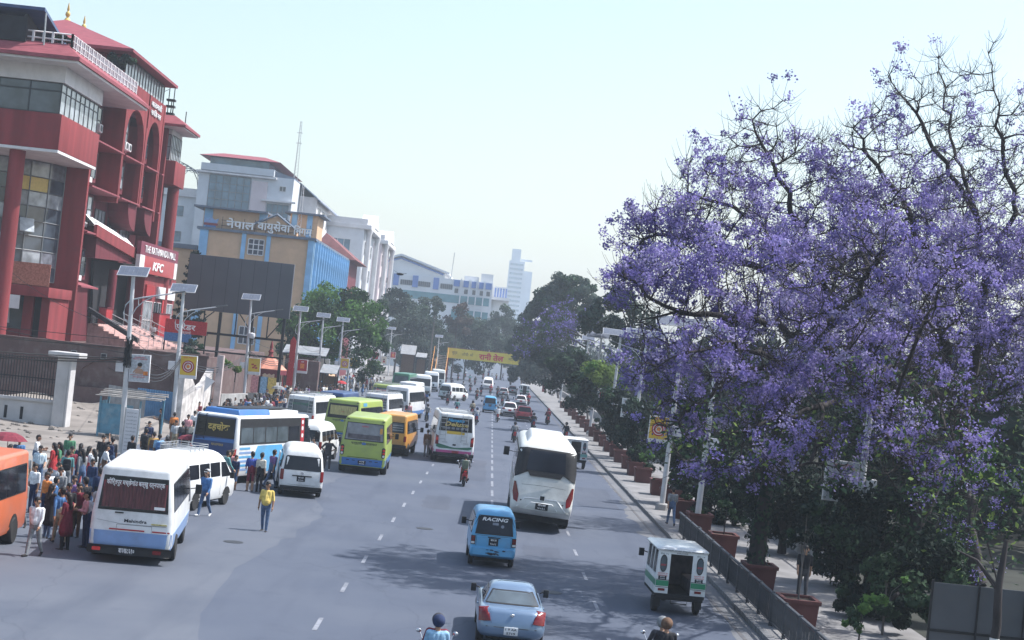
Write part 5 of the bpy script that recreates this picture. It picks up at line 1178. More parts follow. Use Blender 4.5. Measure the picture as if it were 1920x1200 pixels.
p = G(822, 1163, 1.6); moto('motorcycle cut off by the lower edge left of the blue saloon', p.x, p.y + .3, 2, M_redp, [('front rider in dark helmet left of the blue saloon', 'maroon', 'charcoal', 'charcoal'), ('pillion in pale blue shirt and navy cap helmet left of the blue saloon', 'sky', 'denim', 'navy')])
p = G(1248, 1168, 1.6); moto('motorcycle behind the green striped tempo cut off by the lower edge', p.x, p.y + .3, 2, M_black, [('front rider in silver striped helmet behind the green striped tempo', 'charcoal', 'black', 'grey'), ('pillion in dark top behind the green striped tempo', 'black', 'charcoal', 'brown')])
print('people', round(time.time() - T0, 1))
# ================================================================ buildings on the left
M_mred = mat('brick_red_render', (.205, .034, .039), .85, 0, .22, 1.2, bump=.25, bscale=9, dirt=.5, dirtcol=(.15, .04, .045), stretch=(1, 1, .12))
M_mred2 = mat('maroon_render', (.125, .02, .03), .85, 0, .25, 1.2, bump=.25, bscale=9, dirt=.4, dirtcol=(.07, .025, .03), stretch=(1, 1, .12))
M_roofp = mat('rose_roof_sheet', (.235, .06, .075), .8, 0, .22, 1.5, stretch=(1, 6, 1), dirt=.25, dirtcol=(.3, .1, .11))
M_wht = mat('white_render', (.62, .61, .62), .85, 0, .1, .6, bump=.15, bscale=6, dirt=.35, dirtcol=(.38, .37, .38))
M_gla = mat('facade_glass', (.05, .065, .085), .08, 0, .5, .8, spec=.7)
M_glb = mat('blue_facade_glass', (.09, .17, .24), .12, 0, .35, .5, spec=.7)
M_glp = mat('pale_curtained_glass', (.28, .31, .34), .15, 0, .45, 1.1, spec=.6)
M_alu = mat('grey_window_frame', (.16, .17, .18), .5, .3, .1, 5)
M_dkf = mat('dark_window_frame', (.04, .045, .05), .5, 0, .1, 5)
M_conc = mat('grey_concrete', (.30, .295, .29), .9, 0, .2, 1.2, bump=.4, bscale=9, dirt=.5, dirtcol=(.17, .165, .16))
M_brown = mat('brown_wall_render', (.105, .065, .062), .9, 0, .18, .8, bump=.3, bscale=7, dirt=.6, dirtcol=(.19, .16, .15))
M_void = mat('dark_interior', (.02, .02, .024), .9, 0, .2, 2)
M_iron = mat('black_iron', (.02, .021, .024), .5, .4, .2, 6)
M_tint2 = M_tint
class Bld:
    def __init__(s, name, label, cat, base, group=None): s.t = thing(name, label, cat, base, 0, group); s.b = Vector(base)
    def resite(s, k):
        """true size is k times the drafted one and the site lies k times further up the road; footings go into the ground"""
        for o in s.t.children_recursive:
            if o.data.get('sited') is None: o.data.transform(Matrix.Scale(k, 4)); o.data['sited'] = 1
            o.location *= k
        s.t.location = (s.b.x * k, s.b.y * k, -1.46)
    def put(s, o, parent=None):
        o.data.transform(Matrix.Translation(-s.b)); o.parent = parent or s.t; return o
    def part(s, mb, name, m, parent=None, bevel=0, smooth=None): return s.put(mb.done(name, m, None, smooth, bevel), parent)
    def box(s, name, m, *xyz, bevel=0, parent=None): b = MB(); b.box(*xyz); return s.part(b, name, m, parent, bevel)
    def win(s, surf, u0, u1, v0, v1, nx, ny, mf=None, mg=None, fr=.06, dep=.07, name='window', rows=None, sub=True):
        """frame with mullions; pane behind as a sub-part"""
        b = MB(); g = MB()
        def bar(a0, a1, c0, c1):
            b.add([surf(a0, c0, -.02), surf(a1, c0, -.02), surf(a1, c1, -.02), surf(a0, c1, -.02), surf(a0, c0, dep), surf(a1, c0, dep), surf(a1, c1, dep), surf(a0, c1, dep)],
                  [(3, 2, 1, 0), (4, 5, 6, 7), (0, 1, 5, 4), (1, 2, 6, 5), (2, 3, 7, 6), (3, 0, 4, 7)])
        for i in range(nx + 1):
            u = u0 + (u1 - u0) * i / nx; bar(u - fr / 2, u + fr / 2, v0, v1)
        vsx = rows or [v0 + (v1 - v0) * j / ny for j in range(ny + 1)]
        for v in vsx:
            b2 = (v - fr / 2, v + fr / 2)
            for i in range(nx):
                ua = u0 + (u1 - u0) * i / nx + fr / 2; ub = u0 + (u1 - u0) * (i + 1) / nx - fr / 2
                bar(ua, ub, *b2)
        f = s.part(b, name, mf or M_alu)
        g.quad(surf(u0, v0, .02), surf(u1, v0, .02), surf(u1, v1, .02), surf(u0, v1, .02)); s.part(g, 'pane', mg or M_gla, f)
        return f
def XS(X): return lambda u, v, o=0: (X + o, u, v)               # surface facing the road (+X): u = Y, v = Z
def YS(Y): return lambda u, v, o=0: (u, Y - o, v)               # surface facing the camera (-Y): u = X, v = Z

# ---------------------------------------------------------------- the red mall
B = Bld('shopping_mall', 'brick red shopping mall with fins, arches and rose roofs', 'building', (-38, 130, 4.4))
FX, RX = -32.0, -33.9
FY = dict(A=122.7, B=132.3, C=140.2, D=146.6, E=148.9)
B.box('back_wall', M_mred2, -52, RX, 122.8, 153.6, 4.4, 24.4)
for k, (z0, z1, x0) in dict(A=(4.5, 24.2, RX - 1.6), B=(16.0, 26.3, RX), C=(16.4, 23.3, RX), D=(15.6, 26.3, RX), E=(8.0, 24.5, RX)).items():
    B.box('fin', M_mred, x0 + .003, FX, FY[k] - .5, FY[k] - .02, z0, z1, bevel=.03)
# arched wall linking the fins, with true openings
def arch_poly(y0, y1, zs, zc, zt, n=9):
    c, hw = (y0 + y1) / 2, (y1 - y0) / 2
    return [(y0, zt), (y0, zs)] + [(c - hw * math.cos(math.pi * i / n), zs + (zc - zs) * math.sin(math.pi * i / n)) for i in range(1, n)] + [(y1, zs), (y1, zt)]
for a, c in (('B', 'C'), ('C', 'D')):
    b = MB(); b.poly([(FX - .05, y, z) for y, z in arch_poly(FY[a] + .35, FY[c] - .85, 21.6, 24.3, 26.28)], (-.55, 0, 0)); B.part(b, 'arched_wall', M_mred)
    [B.box('arch_pier', M_mred, FX - .6, FX - .051, *q, 16.4, 26.28) for q in ((FY[a] - .018, FY[a] + .349), (FY[c] - .849, FY[c] - .502))]
    b = MB(); b.box(RX - 6, FX - .62, FY[a] - .01, FY[c] - .51, 26.0, 26.27); B.part(b, 'roof_slab', M_mred2)
    # corbelled arches under the fins
    yy = FY[c] - .5
    b = MB(); b.poly([(FX - .1, yy - .02, 16.4), (FX - .1, yy - .02, 14.2)] + [(FX - .1, yy - .02 - 3.2 * math.sin(t), 14.2 + 2.1 * (1 - math.cos(t)) ) for t in np.linspace(.15, 1.5, 6)] + [(FX - .1, yy - 3.3, 16.4)], (-1.75, 0, 0)); B.part(b, 'corbel', M_mred2)
text_on(XS(FX - .05), 'काठमाडौं', .95, M_grayglass, None, at=(143.6, 25.65), fit=4.6, off=.05, thick=.08, bold=.03) and B.put(bpy.data.objects[-1]) if False else None
for s_, z, f_ in (('काठमाडौं', 25.7, 4.2), ('सपिङ मल', 24.95, 4.0)):
    o = text_on(XS(FX - .05), s_, .62, M_wht, None, at=(142.6, z), fit=f_, off=.03, thick=.08, bold=.02); B.put(o)
# sloped ledges, windows, air conditioners in the bays
def ledge(y0, y1, z, x0=RX, x1=FX + .25):
    b = MB(); b.poly([(x0, y0, z + .62), (x1, y0, z + .12), (x1, y0, z), (x0, y0, z)], (0, y1 - y0, 0)); return B.part(b, 'ledge', M_roofp)
for z in (8.7, 12.9, 16.45, 20.0):
    y1 = FY['B'] - .52
    ledge(FY['A'] + .01, y1 if z > 13 else FY['A'] + 5.2, z)
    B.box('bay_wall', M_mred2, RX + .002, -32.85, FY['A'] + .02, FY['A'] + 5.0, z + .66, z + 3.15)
    if z < 20.5: B.win(XS(-32.85), FY['A'] + .4, FY['A'] + 4.6, z + 1.0, z + 3.0, 3, 2, M_dkf, M_gla if z != 12.9 else M_glp)
    B.box('white_panel', M_wht, -32.84, -32.7, FY['A'] + .3, FY['A'] + 3.4, z + .55, z + .95)
for a, c in (('B', 'C'), ('C', 'D'), ('D', 'E')):
    for z in (16.45, 20.0):
        ledge(FY[a] + .36, FY[c] - .86, z, RX, FX + .18)
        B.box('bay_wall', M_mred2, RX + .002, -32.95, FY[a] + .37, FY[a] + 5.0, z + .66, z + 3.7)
        B.win(XS(-32.95), FY[a] + 1.0, FY[a] + 4.6, z + 1.1, z + 3.0 + (.6 if z > 19 else 0), 3, 2, M_dkf, M_glp if (a == 'B') else M_gla)
        B.box('white_panel', M_wht, -32.94, -32.8, FY[a] + .7, FY[a] + 3.4, z + .56, z + 1.05)
for y, z in ((126, 21.0), (135.0, 20.75), (136.2, 20.75), (127.4, 12.95 + .55)):
    b = MB(); b.box(-32.8, -32.4, y - .45, y + .45, z, z + .65); o = B.part(b, 'air_conditioner', M_wht, bevel=.03)
    b = MB(); b.lathe([(.05, 0), (.24, .0), (.26, .03), (.05, .02)], c=(-32.398, y, z + .33), axis='x', n=14); B.part(b, 'fan_grille', M_dkf, o)
# second floor windows under the corbels, sloping tiled parapet and the dark entrance
for k, y in enumerate((128.2, 132.6, 137.2, 141.8)):
    B.win(XS(RX), y, y + 3.4, 12.9, 15.4, 3, 2, M_dkf, M_glp if k % 2 else M_gla)
pa, pb = DX(183, 421, FX + .3), DX(263, 470, FX + .3)
b = MB(); b.poly([pa, pb, pb + Vector((0, 0, -.9)), pa + Vector((0, 0, -.9))], (-.25, 0, 0)); B.part(b, 'stair_parapet', M_mred)
b = MB()
for i in range(9):
    for j in range(2):
        p, q = pa.lerp(pb, (i + .03) / 9), pa.lerp(pb, (i + .97) / 9); o_ = Vector((-.28 - .5 * j, 0, .02 + .45 * j)); e = Vector((-.46, 0, .42)); b.quad(p + o_, q + o_, q + o_ + e, p + o_ + e)
o = B.part(b, 'sloping_tile_roof', M_wht); o['kind'] = 'stuff'
b = MB(); b.poly([DX(183, 424, FX), DX(263, 474, FX), DX(263, 494, FX), DX(178, 484, FX)], (-1.6, 0, 0)); B.part(b, 'stair_wall', M_mred2)
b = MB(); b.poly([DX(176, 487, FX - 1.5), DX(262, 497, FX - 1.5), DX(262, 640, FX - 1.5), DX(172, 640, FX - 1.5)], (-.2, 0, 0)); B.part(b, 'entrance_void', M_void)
for px in (207, 243): p = DX(px, 560, FX - .6); b = MB(); b.lathe([(.38, 4.4), (.38, 10.6)], c=(p.x, p.y, 0), n=14); B.part(b, 'entrance_column', M_mred2, smooth=True)
# end bay: projecting box over a round column
B.box('projecting_bay', M_mred, -36, FX + .9, 148.95, 153.8, 19.4, 21.6, bevel=.03)
B.box('projecting_bay_wall', M_wht, -36, FX + .3, 148.95, 153.6, 21.61, 24.6)
B.win(XS(FX + .3), 149.1, 153.4, 21.7, 24.0, 6, 2, M_dkf, M_glp); B.win(YS(148.95), -33.8, FX + .25, 21.7, 24.0, 2, 2, M_dkf, M_glp)
b = MB(); b.lathe([(.55, 5), (.55, 19.4)], c=(FX + .2, 152.6, 0), n=18); B.part(b, 'round_column', M_mred, smooth=True)
B.box('end_wall', M_mred2, RX + .02, FX - .9, 148.9, 153.6, 4.4, 19.4)
def eave(x0, x1, y0, y1, z, t=.22, rise=.9, m=None, inset=1.3, nm='eave'):
    b = MB(); b.poly([(x0, y0, z), (x1, y0, z), (x1, y1, z), (x0, y1, z)], (0, 0, t)); 
    b.add([(x0, y0, z + t), (x1, y0, z + t), (x1, y1, z + t), (x0, y1, z + t), (x0 + inset, y0 + inset, z + t + rise), (x1 - inset, y0 + inset, z + t + rise), (x1 - inset, y1 - inset, z + t + rise), (x0 + inset, y1 - inset, z + t + rise)], [(0, 1, 5, 4), (1, 2, 6, 5), (2, 3, 7, 6), (3, 0, 4, 7), (4, 5, 6, 7)])
    return B.part(b, nm, m or M_roofp)
eave(-37, FX + 1.8, 147.2, 154.6, 24.62); B.box('soffit', M_wht, -37, FX + 1.65, 147.35, 154.4, 24.5, 24.615)
# corner block with ribbon windows, white fascia and rose eave, carried on a round column
CX, CY = FX + .5, 111.5
B.box('corner_spandrel', M_mred, -60, CX, CY, FY['A'] - .52, 17.9, 20.4, bevel=.03)
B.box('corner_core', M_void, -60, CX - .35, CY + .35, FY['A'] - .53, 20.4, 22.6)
B.box('corner_fascia', M_wht, -60, CX - .05, CY + .05, FY['A'] - .55, 22.61, 23.9)
B.win(XS(CX - .3), CY + .2, FY['A'] - .7, 20.45, 22.6, 8, 2, M_dkf, M_glp, rows=[20.45, 22.0, 22.58]); B.win(YS(CY + .3), -47, CX - .3, 20.45, 22.6, 7, 2, M_dkf, M_gla, fr=.1, rows=[20.45, 22.0, 22.58])
B.box('soffit', M_wht, -60, CX - .02, CY + .02, FY['A'] - .53, 17.7, 17.895)
eave(-62, FX + 1.9, CY - 2.2, 131.6, 23.92, .25, 1.0); B.box('soffit', M_wht, -62, FX + 1.75, CY - 2.0, 131.5, 23.75, 23.915)
b = MB(); b.lathe([(.55, 4.4), (.55, 17.7)], c=(-34.6, 112.6, 0), n=18); B.part(b, 'round_column', M_mred, smooth=True)
# roof-edge railing
for (ax, ay), (bx, by), n in (((FX + .9, CY - .9), (FX + .9, 130.5), 18), ((-50, CY - .9), (FX + .9, CY - .9), 14)):
    b = MB()
    for i in range(n + 1):
        x, y = ax + (bx - ax) * i / n, ay + (by - ay) * i / n; b.box(x - .07, x + .07, y - .07, y + .07, 24.6, 25.9)
        if i < n:
            x2, y2 = ax + (bx - ax) * (i + .5) / n, ay + (by - ay) * (i + .5) / n; b.box(x2 - .04, x2 + .04, y2 - .04, y2 + .04, 25.0, 25.8)
    for z in (25.0, 25.42, 25.85): b.tube([(ax, ay, z), (bx, by, z)], .055, 4)
    B.part(b, 'roof_railing', M_wht)
# curved curtain wall: panes are sub-parts of the wall
arc = [(-33.75, 122.2), (-34.4, 120.4), (-35.4, 119.0), (-36.8, 118.0), (-38.4, 117.5), (-40.2, 117.3), (-42, 117.3), (-44, 117.3), (-46, 117.3), (-48, 117.3)]
lv = [8.8, 9.9, 11.0, 12.1, 13.2, 14.3, 15.4, 16.5, 17.65]
b = MB()
for (x, y) in arc: b.tube([(x, y - .04, lv[0]), (x, y - .04, lv[-1])], .05, 4)
for z in lv: b.tube([(x, y - .04, z) for x, y in arc], .045, 4)
cw = B.part(b, 'curtain_wall_frame', M_alu)
for i in range(len(arc) - 1):
    for j in range(len(lv) - 1):
        (x0, y0), (x1, y1) = arc[i], arc[i + 1]; t = rnd.uniform(-.02, .02)
        b = MB(); b.quad((x0, y0 + t, lv[j]), (x1, y1 - t, lv[j]), (x1, y1, lv[j + 1]), (x0, y0, lv[j + 1])); B.part(b, 'pane', rnd.choice([M_gla, M_gla, M_glp, M_grayglass]) if j != 6 else (M_gold if (i + j) % 3 else M_gla), cw)
b = MB(); b.poly([(-35.7, 118.4, 13.3), (-34.9, 119.3, 13.3), (-34.5, 118.3, 12.3), (-35.3, 117.4, 12.3)], (0, 0, .05)); B.part(b, 'open_pane', M_glp)
# balcony ledge, its railing and the shop fronts below
B.box('balcony', M_mred, -60, FX - .2, 115.6, 122.0, 7.6, 8.35, bevel=.03); B.box('fascia_panel', M_wht, -38, -34.2, 115.5, 115.58, 6.6, 7.58)
b = MB()
for i in range(26): b.box(-45 + i * .5 - .02, -45 + i * .5 + .02, 115.7, 115.74, 8.352, 9.5)
b.box(-45, FX - .3, 115.69, 115.75, 9.5, 9.56); b.box(-45, FX - .3, 115.69, 115.75, 8.9, 8.94); B.part(b, 'balcony_railing', M_iron); B.box('net_screen', mat('rusty_net', (.36, .14, .10), .9, 0, .3, 9), -35.0, FX - .25, 115.62, 115.68, 8.4, 10.0)
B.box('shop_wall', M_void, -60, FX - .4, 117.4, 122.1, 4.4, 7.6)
for x0, x1 in ((-46, -42.9), (-39.4, -37.4), (-34.3, -33.6)): B.box('shop_pier', M_mred, x0, x1, 116.9, 117.39, 4.4, 7.59)
B.box('shop_pier', M_mred, FX - 1.0, FX - .39, 116.9, 122.1, 4.4, 7.59)
for x0, x1 in ((-42.8, -39.5), (-37.3, -34.4)):
    B.win(YS(117.4), x0, x1, 5.2, 7.5, 1, 1, M_dkf, M_gla); B.box('stall_riser', M_mred, x0, x1, 117.1, 117.39, 4.4, 5.15)
for x, s_ in ((-36.3, 1), (-35.5, .7), (-41, 1)):
    b = MB(); b.ell((x, 117.3, 6.75), (.13, .02, .16)); b.poly([(x - .28 * s_, 117.31, 5.5), (x + .28 * s_, 117.31, 5.5), (x + .12, 117.31, 6.6), (x - .12, 117.31, 6.6)], (0, .02, 0)); B.part(b, 'window_display', M_wht)
# penthouse and hip roof with two brass finials
B.box('penthouse', M_mred2, -44, FX - .7, 132.3, 148.2, 26.28, 28.3)
B.win(XS(FX - .7), 132.6, 148.0, 26.4, 28.2, 14, 1, M_dkf, M_glp, fr=.12)
b = MB(); e = [(-46, 130.6), (FX + .3, 130.6), (FX + .3, 149.2), (-46, 149.2)]; rg = [(-41, 136.5), (-37, 144.5)]
b.add([(x, y, 28.35) for x, y in e] + [(x, y, 28.6) for x, y in e] + [(-39.6, 138.5, 31.8), (-39.6, 146, 31.8)], [(0, 1, 2, 3), (0, 1, 5, 4), (1, 2, 6, 5), (2, 3, 7, 6), (3, 0, 4, 7), (4, 5, 8), (5, 6, 9, 8), (6, 7, 9), (7, 4, 8, 9)]); B.part(b, 'hip_roof', M_roofp)
for y in (138.6, 144.0):
    b = MB(); b.lathe([(.3, 32.2), (.2, 32.4), (.08, 32.5), (.22, 32.7), (.2, 32.9), (.07, 33.05), (.12, 33.2), (.02, 33.8)], c=(-39.6, y, -.5), n=10); B.part(b, 'finial', M_gold, smooth=True)
# dark blue terrace canopy sloping down along the road
c0, c1 = DX(84, 20, -33), DX(131, 100, -33)
b = MB(); b.poly([c0, c1, c1 + Vector((0, 0, .22)), c0 + Vector((0, 0, .22))], (-11, 0, 0)); B.part(b, 'terrace_canopy', M_navy)
b = MB(); b.poly([(-34.2, c0.y + .3, 25.0), (-34.2, c1.y - .6, 25.0), (-34.2, c1.y - .6, c1.z + .2), (-34.2, c0.y + .3, c0.z - .3)], (-.2, 0, 0)); b.box(-44, -34.4, c0.y + .3, c0.y + .5, 25, c0.z - .5); B.part(b, 'terrace_wall', M_void)
b = MB()
for t_ in (.05, .5, .95): p = c0.lerp(c1, t_); b.tube([(p.x + .1, p.y, 24.6), p], .06, 6)
B.part(b, 'canopy_post', M_steel)
# antenna racks at the right end of the roof
b = MB()
for x, y, h_ in ((-33, 149.5, 2.6), (-33, 151.8, 3.4), (-32.6, 152.2, 3.2), (-34.5, 149.2, 1.6), (-32.2, 150.4, 1.3), (-31.5, 153.2, 1.2), (-32, 148.6, 1.4)): b.tube([(x, y, 25.2), (x, y, 25.6 + h_)], .05, 5)
b.tube([(-33, 149.5, 28.0), (-33, 151.8, 28.6)], .03, 4)
for z in (26.2, 26.9, 27.5): b.box(-33.2, -32.4, 151.7, 152.4, z, z + .18)
B.part(b, 'antenna_rack', M_iron)
# signs over the entrance
sg = Bld('mall_sign', 'maroon and red sign boards with white lettering over the mall entrance', 'sign', (-31.2, 148, 11)); SX = -31.2
def sy(px, py): return DX(px, py, SX)
a, c, d, e = sy(266, 452), sy(335, 474), sy(327, 522), sy(266, 512)
sg.box('upper_board', mat('sign_maroon', (.16, .025, .05), .5), SX - .35, SX, a.y, c.y, 12.28, 13.45); sg.box('lower_board', M_redp, SX - .35, SX, a.y + 1.9, c.y - 1.3, 10.75, 12.27)
for y0, y1 in ((a.y, a.y + 1.88), (c.y - 1.28, c.y)): sg.box('white_end_panel', M_wht, SX - .35, SX + .01, y0, y1, 10.75, 12.27)
o = text_on(XS(SX), 'THE KATHMANDU MALL', .9, M_letter, None, at=((a.y + c.y) / 2, 12.86), fit=(c.y - a.y) * .82, off=.02, thick=.05, bold=.0); sg.put(o)
o = text_on(XS(SX), 'KFC', 1.05, M_letter, None, at=((a.y + c.y) / 2 - .6, 11.5), fit=4.6, off=.02, thick=.05, bold=.02, shear=.15); sg.put(o)
# shop fronts under the signs
sf = Bld('shop_front', 'glazed shop front with white and red frames under the mall sign', 'shop', (-31.8, 150, 4.6))
sf.box('wall', M_mred, -33.0, -31.6, 143.6, 157.6, 4.4, 10.7)
for y0, y1, m in ((144.0, 147.6, M_glp), (148.2, 151.4, M_gla), (152.6, 156.8, M_glp)):
    sf.win(XS(-31.6), y0, y1, 4.9, 8.3, 3, 2, M_wht, m)
for k, (y0, y1) in enumerate(((144, 147.4), (149.0, 156.8))): sf.box('shop_board', M_wht if k else M_redp, -31.59, -31.4, y0, y1, 8.7, 9.8)
sf.box('striped_banner', CL['red'], -31.5, -31.44, 151.5, 152.4, 4.8, 8.6)
# terrace, stairs and red counters
def setbox(name, m, *xyz, bevel=0): b = MB(); b.box(*xyz); return tag(b.done(name, m, bevel=bevel), kind='structure')
slab('terrace', [(-62, 112.6), (-20.05, 112.6), (-20.05, 119), (-24.2, 119), (-24.2, 172), (-62, 172)], -.5, 4.38, M_brown)
st = Bld('stairs', 'pink brick staircase climbing to the mall entrance', 'stairs', (-27, 130, 4.4)); M_step = mat('pink_step_brick', (.42, .27, .25), .9, 0, .2, 3, bump=.3, bscale=10)
for i in range(10): st.box('step', M_step, -31.4 + i * .42, -31.4 + (i + 1) * .42 + .0, 124.5, 141.5, 4.385, 6.0 - i * .155, bevel=.015)
for y in (124.6, 129.8, 135.4, 141.4):
    b = MB()
    P_ = [(-31.2, y, 7.0), (-27.3, y, 5.5), (-26.6, y, 5.45)]
    b.tube(P_, .03, 5); b.tube([Vector(p) - Vector((0, 0, .4)) for p in P_], .02, 5)
    for p in P_ + [(-29.3, y, 6.25)]: b.tube([p, (p[0], p[1], p[2] - 1.05)], .025, 5)
    st.part(b, 'handrail', M_steel)
b = MB(); b.poly([(-31.2, 123.2, 6.9), (-31.2, 123.9, 6.9), (-27.2, 123.9, 4.9), (-27.2, 123.2, 4.9)], (0, 0, .35)); o = st.part(b, 'dark_planter_rail', M_void)
for x0, y0, y1, nm in ((-30.6, 124.2, 126.2, 'red'), (-30.4, 143.0, 147.6, 'red')):
    ct = Bld('counter', 'red shop counter %s the mall stairs' % ('beside' if y0 < 130 else 'beyond'), 'counter', (x0, y0, 4.4)); ct.box('front', M_redp, x0, x0 + .6, y0, y1, 6.1 if y0 < 130 else 4.4, 7.3, bevel=.03); ct.box('top', M_mred2, x0 - .05, x0 + .66, y0 - .05, y1 + .05, 7.302, 7.38)
pp('man in white shirt standing on the mall stairs', 'stand', 285, 617, -60, 'pale_grey', 'black', z=4.9) if False else person('man in pale shirt and black trousers standing at the top of the mall stairs', 'stand', D(285, 645, 137), R(150), 'pale_grey', 'black')
# ---------------------------------------------------------------- brown retaining wall with a blind arch
rw = Bld('retaining_wall', 'dark brown retaining wall with a blind arch and stained render', 'wall', (-30, 112.2, 0))
rw.box('wall', M_brown, -62, -19.7, 112.0, 112.58, -.3, 4.62); rw.box('return_wall', M_brown, -20.0, -19.72, 112.6, 119, -.3, 4.6)
rw.box('plinth', M_brown, -62, -19.65, 111.55, 111.99, -.3, 1.72, bevel=.04); rw.box('coping', M_brown, -62, -19.6, 111.9, 112.7, 4.625, 4.72)
for x0, x1, zc in ((-28.4, -21.9, 3.95), (-44, -33.5, 4.0), (-60, -48, 4.0)):
    c, hw = (x0 + x1) / 2, (x1 - x0) / 2
    pts = [(x0, 1.75)] + [(c - hw * math.cos(t), 2.6 + (zc - 2.6) * math.sin(t)) for t in np.linspace(0, math.pi, 12)] + [(x1, 1.75)]
    b = MB(); b.tube([(x, 111.97, z) for x, z in pts], .07, 4); rw.part(b, 'arch_moulding', M_brown)
for x in (-29.2, -27.1): rw.box('vent_frame', M_conc, x, x + .42, 111.93, 111.999, 3.75, 4.15); rw.box('vent', M_void, x + .05, x + .37, 111.9, 111.925, 3.8, 4.1)
# ---------------------------------------------------------------- low wall with iron bars and a pillar on the dirt plot
fw = Bld('fence_wall', 'pale concrete fence wall with slots, iron bars and a capped pillar', 'fence', (-28, 96, 0)); M_fw = mat('pale_fence_render', (.46, .45, .45), .9, 0, .12, 1, bump=.3, bscale=8, dirt=.4, dirtcol=(.28, .27, .26))
fw.box('low_wall', M_fw, -48, -25.62, 95.8, 96.15, -.2, 1.32); fw.box('coping', M_fw, -48, -25.6, 95.7, 96.25, 1.322, 1.5, bevel=.02)
for i in range(11): fw.box('slot', M_void, -27.6 - i * .95, -27.42 - i * .95, 95.79, 95.83, .2, .95)
fw.box('pillar', M_fw, -25.6, -24.75, 95.4, 96.5, -.2, 4.15); 
for x in (-25.0, -24.72 - .14): fw.box('pillar_rib', M_fw, x, x + .1, 95.36, 95.41, -.2, 4.0)
fw.box('pillar_cap', M_fw, -26.1, -24.25, 95.0, 96.9, 4.152, 4.45, bevel=.04); fw.box('pillar_cap', M_fw, -31.6, -29.8, 95.0, 96.9, 4.152, 4.45, bevel=.04) if False else None
b0 = MB(); b0.box(-.022, .022, -.022, .022, 1.5, 4.0); bar0 = fw.part(b0, 'iron_bar', M_iron); bar0.location = (0, 0, 0)
bar0.data.transform(Matrix.Translation(fw.b))
for i in range(70):
    c = bar0 if i == 0 else bar0.copy()
    if i: COL.objects.link(c)
    c.parent = fw.t; c.location = Vector((-25.75 - i * .17, 95.97, 0)) - fw.b
for z in (1.75, 2.7, 3.75): fw.box('bar_rail', M_iron, -40, -25.61, 95.93, 95.94, z, z + .06)
# ---------------------------------------------------------------- kiosk, corrugated sheets, broken wall
M_kblue = mat('faded_blue_sheet', (.10, .24, .33), .7, 0, .25, 2, dirt=.7, dirtcol=(.30, .36, .38)); M_corr = mat('grey_sheet', (.26, .27, .28), .6, .3, .2, 2, dirt=.4, dirtcol=(.2, .16, .13)); M_corb = mat('blue_corrugated', (.10, .24, .42), .55, 0, .15, 2)
M_plank = mat('weathered_plank', (.30, .28, .26), .9, 0, .3, 2, bump=.3, bscale=12)
kq = G(225, 856); KY = kq.y + 10
ks = Bld('kiosk', 'faded blue metal kiosk with a plank roof beside the first lamp pole', 'kiosk', (-20.5, KY, 0))
x0, x1 = D(182, 800, KY).x, D(295, 800, KY).x
ks.box('back_panel', M_kblue, x0, x0 + 1.9, KY, KY + .06, .3, 2.0); ks.box('side_panel', M_kblue, x0, x0 + .06, KY + .07, KY + 1.6, .3, 2.1)
for x, y, z in ((x0 + .05, KY - .02, 2.35), (x0 + 2.3, KY, 2.3), (x1 - .1, KY + 1.6, 2.6), (x0 + .1, KY + 1.7, 2.4)): b = MB(); b.box(x - .05, x + .05, y - .05, y + .05, 0, z); ks.part(b, 'post', M_kblue)
for i in range(7):
    y = KY - .25 + i * .31; b = MB(); b.obox(((x0 + x1) / 2 + rnd.uniform(-.1, .1), y, 2.42 + .05 * i + rnd.uniform(-.02, .02)), (x1 - x0 + .3, .27, .04), rnd.uniform(-.03, .03)); ks.part(b, 'roof_plank', M_plank)
def corrugated(name, label, x0, x1, y, z0, z1, m, cat, slope=0, pitch=.16):
    b = MB(); n = int((x1 - x0) / (pitch / 2))
    for i in range(n + 1):
        x = x0 + (x1 - x0) * i / n; yy = y + (.035 if i % 2 else 0); b.v += [(x, yy, z0), (x, yy, z1 + slope * (x - x0))]
    for i in range(n): b.f.append((2 * i, 2 * i + 2, 2 * i + 3, 2 * i + 1)); b.m.append(0)
    o = b.done(name, m, fix=False); sl = o.modifiers.new('thick', 'SOLIDIFY'); sl.thickness = .01; return tag(o, label, cat)
corrugated('corrugated_fence', 'bright blue corrugated sheet fence below the brown wall', D(255, 760, 106).x, D(332, 760, 106).x, 106, .2, 2.3, M_corb, 'fence', -.02)
corrugated('corrugated_fence', 'dull grey sheet leaning behind the blue kiosk', D(200, 760, 104).x, D(272, 760, 104).x, 104, .3, 2.4, M_corr, 'fence', -.06, .3)
def rubble_wall(name, label, pts, z0, tops, th, m, cat='wall'):
    b = MB(); n = len(pts)
    for i in range(n - 1):
        (xa, ya), (xb, yb) = pts[i], pts[i + 1]; d = Vector((xb - xa, yb - ya, 0)).normalized(); nn = Vector((-d.y, d.x, 0)) * th / 2
        A, C = Vector((xa, ya, 0)), Vector((xb, yb, 0)); q = [A - nn, C - nn, C + nn, A + nn]
        b.add([(p.x, p.y, z0) for p in q] + [(q[0].x, q[0].y, tops[i]), (q[1].x, q[1].y, tops[i + 1]), (q[2].x, q[2].y, tops[i + 1]), (q[3].x, q[3].y, tops[i])], [(3, 2, 1, 0), (4, 5, 6, 7), (0, 1, 5, 4), (1, 2, 6, 5), (2, 3, 7, 6), (3, 0, 4, 7)])
    return tag(b.done(name, m), label, cat)
M_lime_w = mat('whitewashed_rubble', (.52, .49, .47), .95, 0, .35, 1.6, bump=.9, bscale=5, dirt=.6, dirtcol=(.22, .19, .18))
_x = lambda px, Y: D(px, 760, Y).x
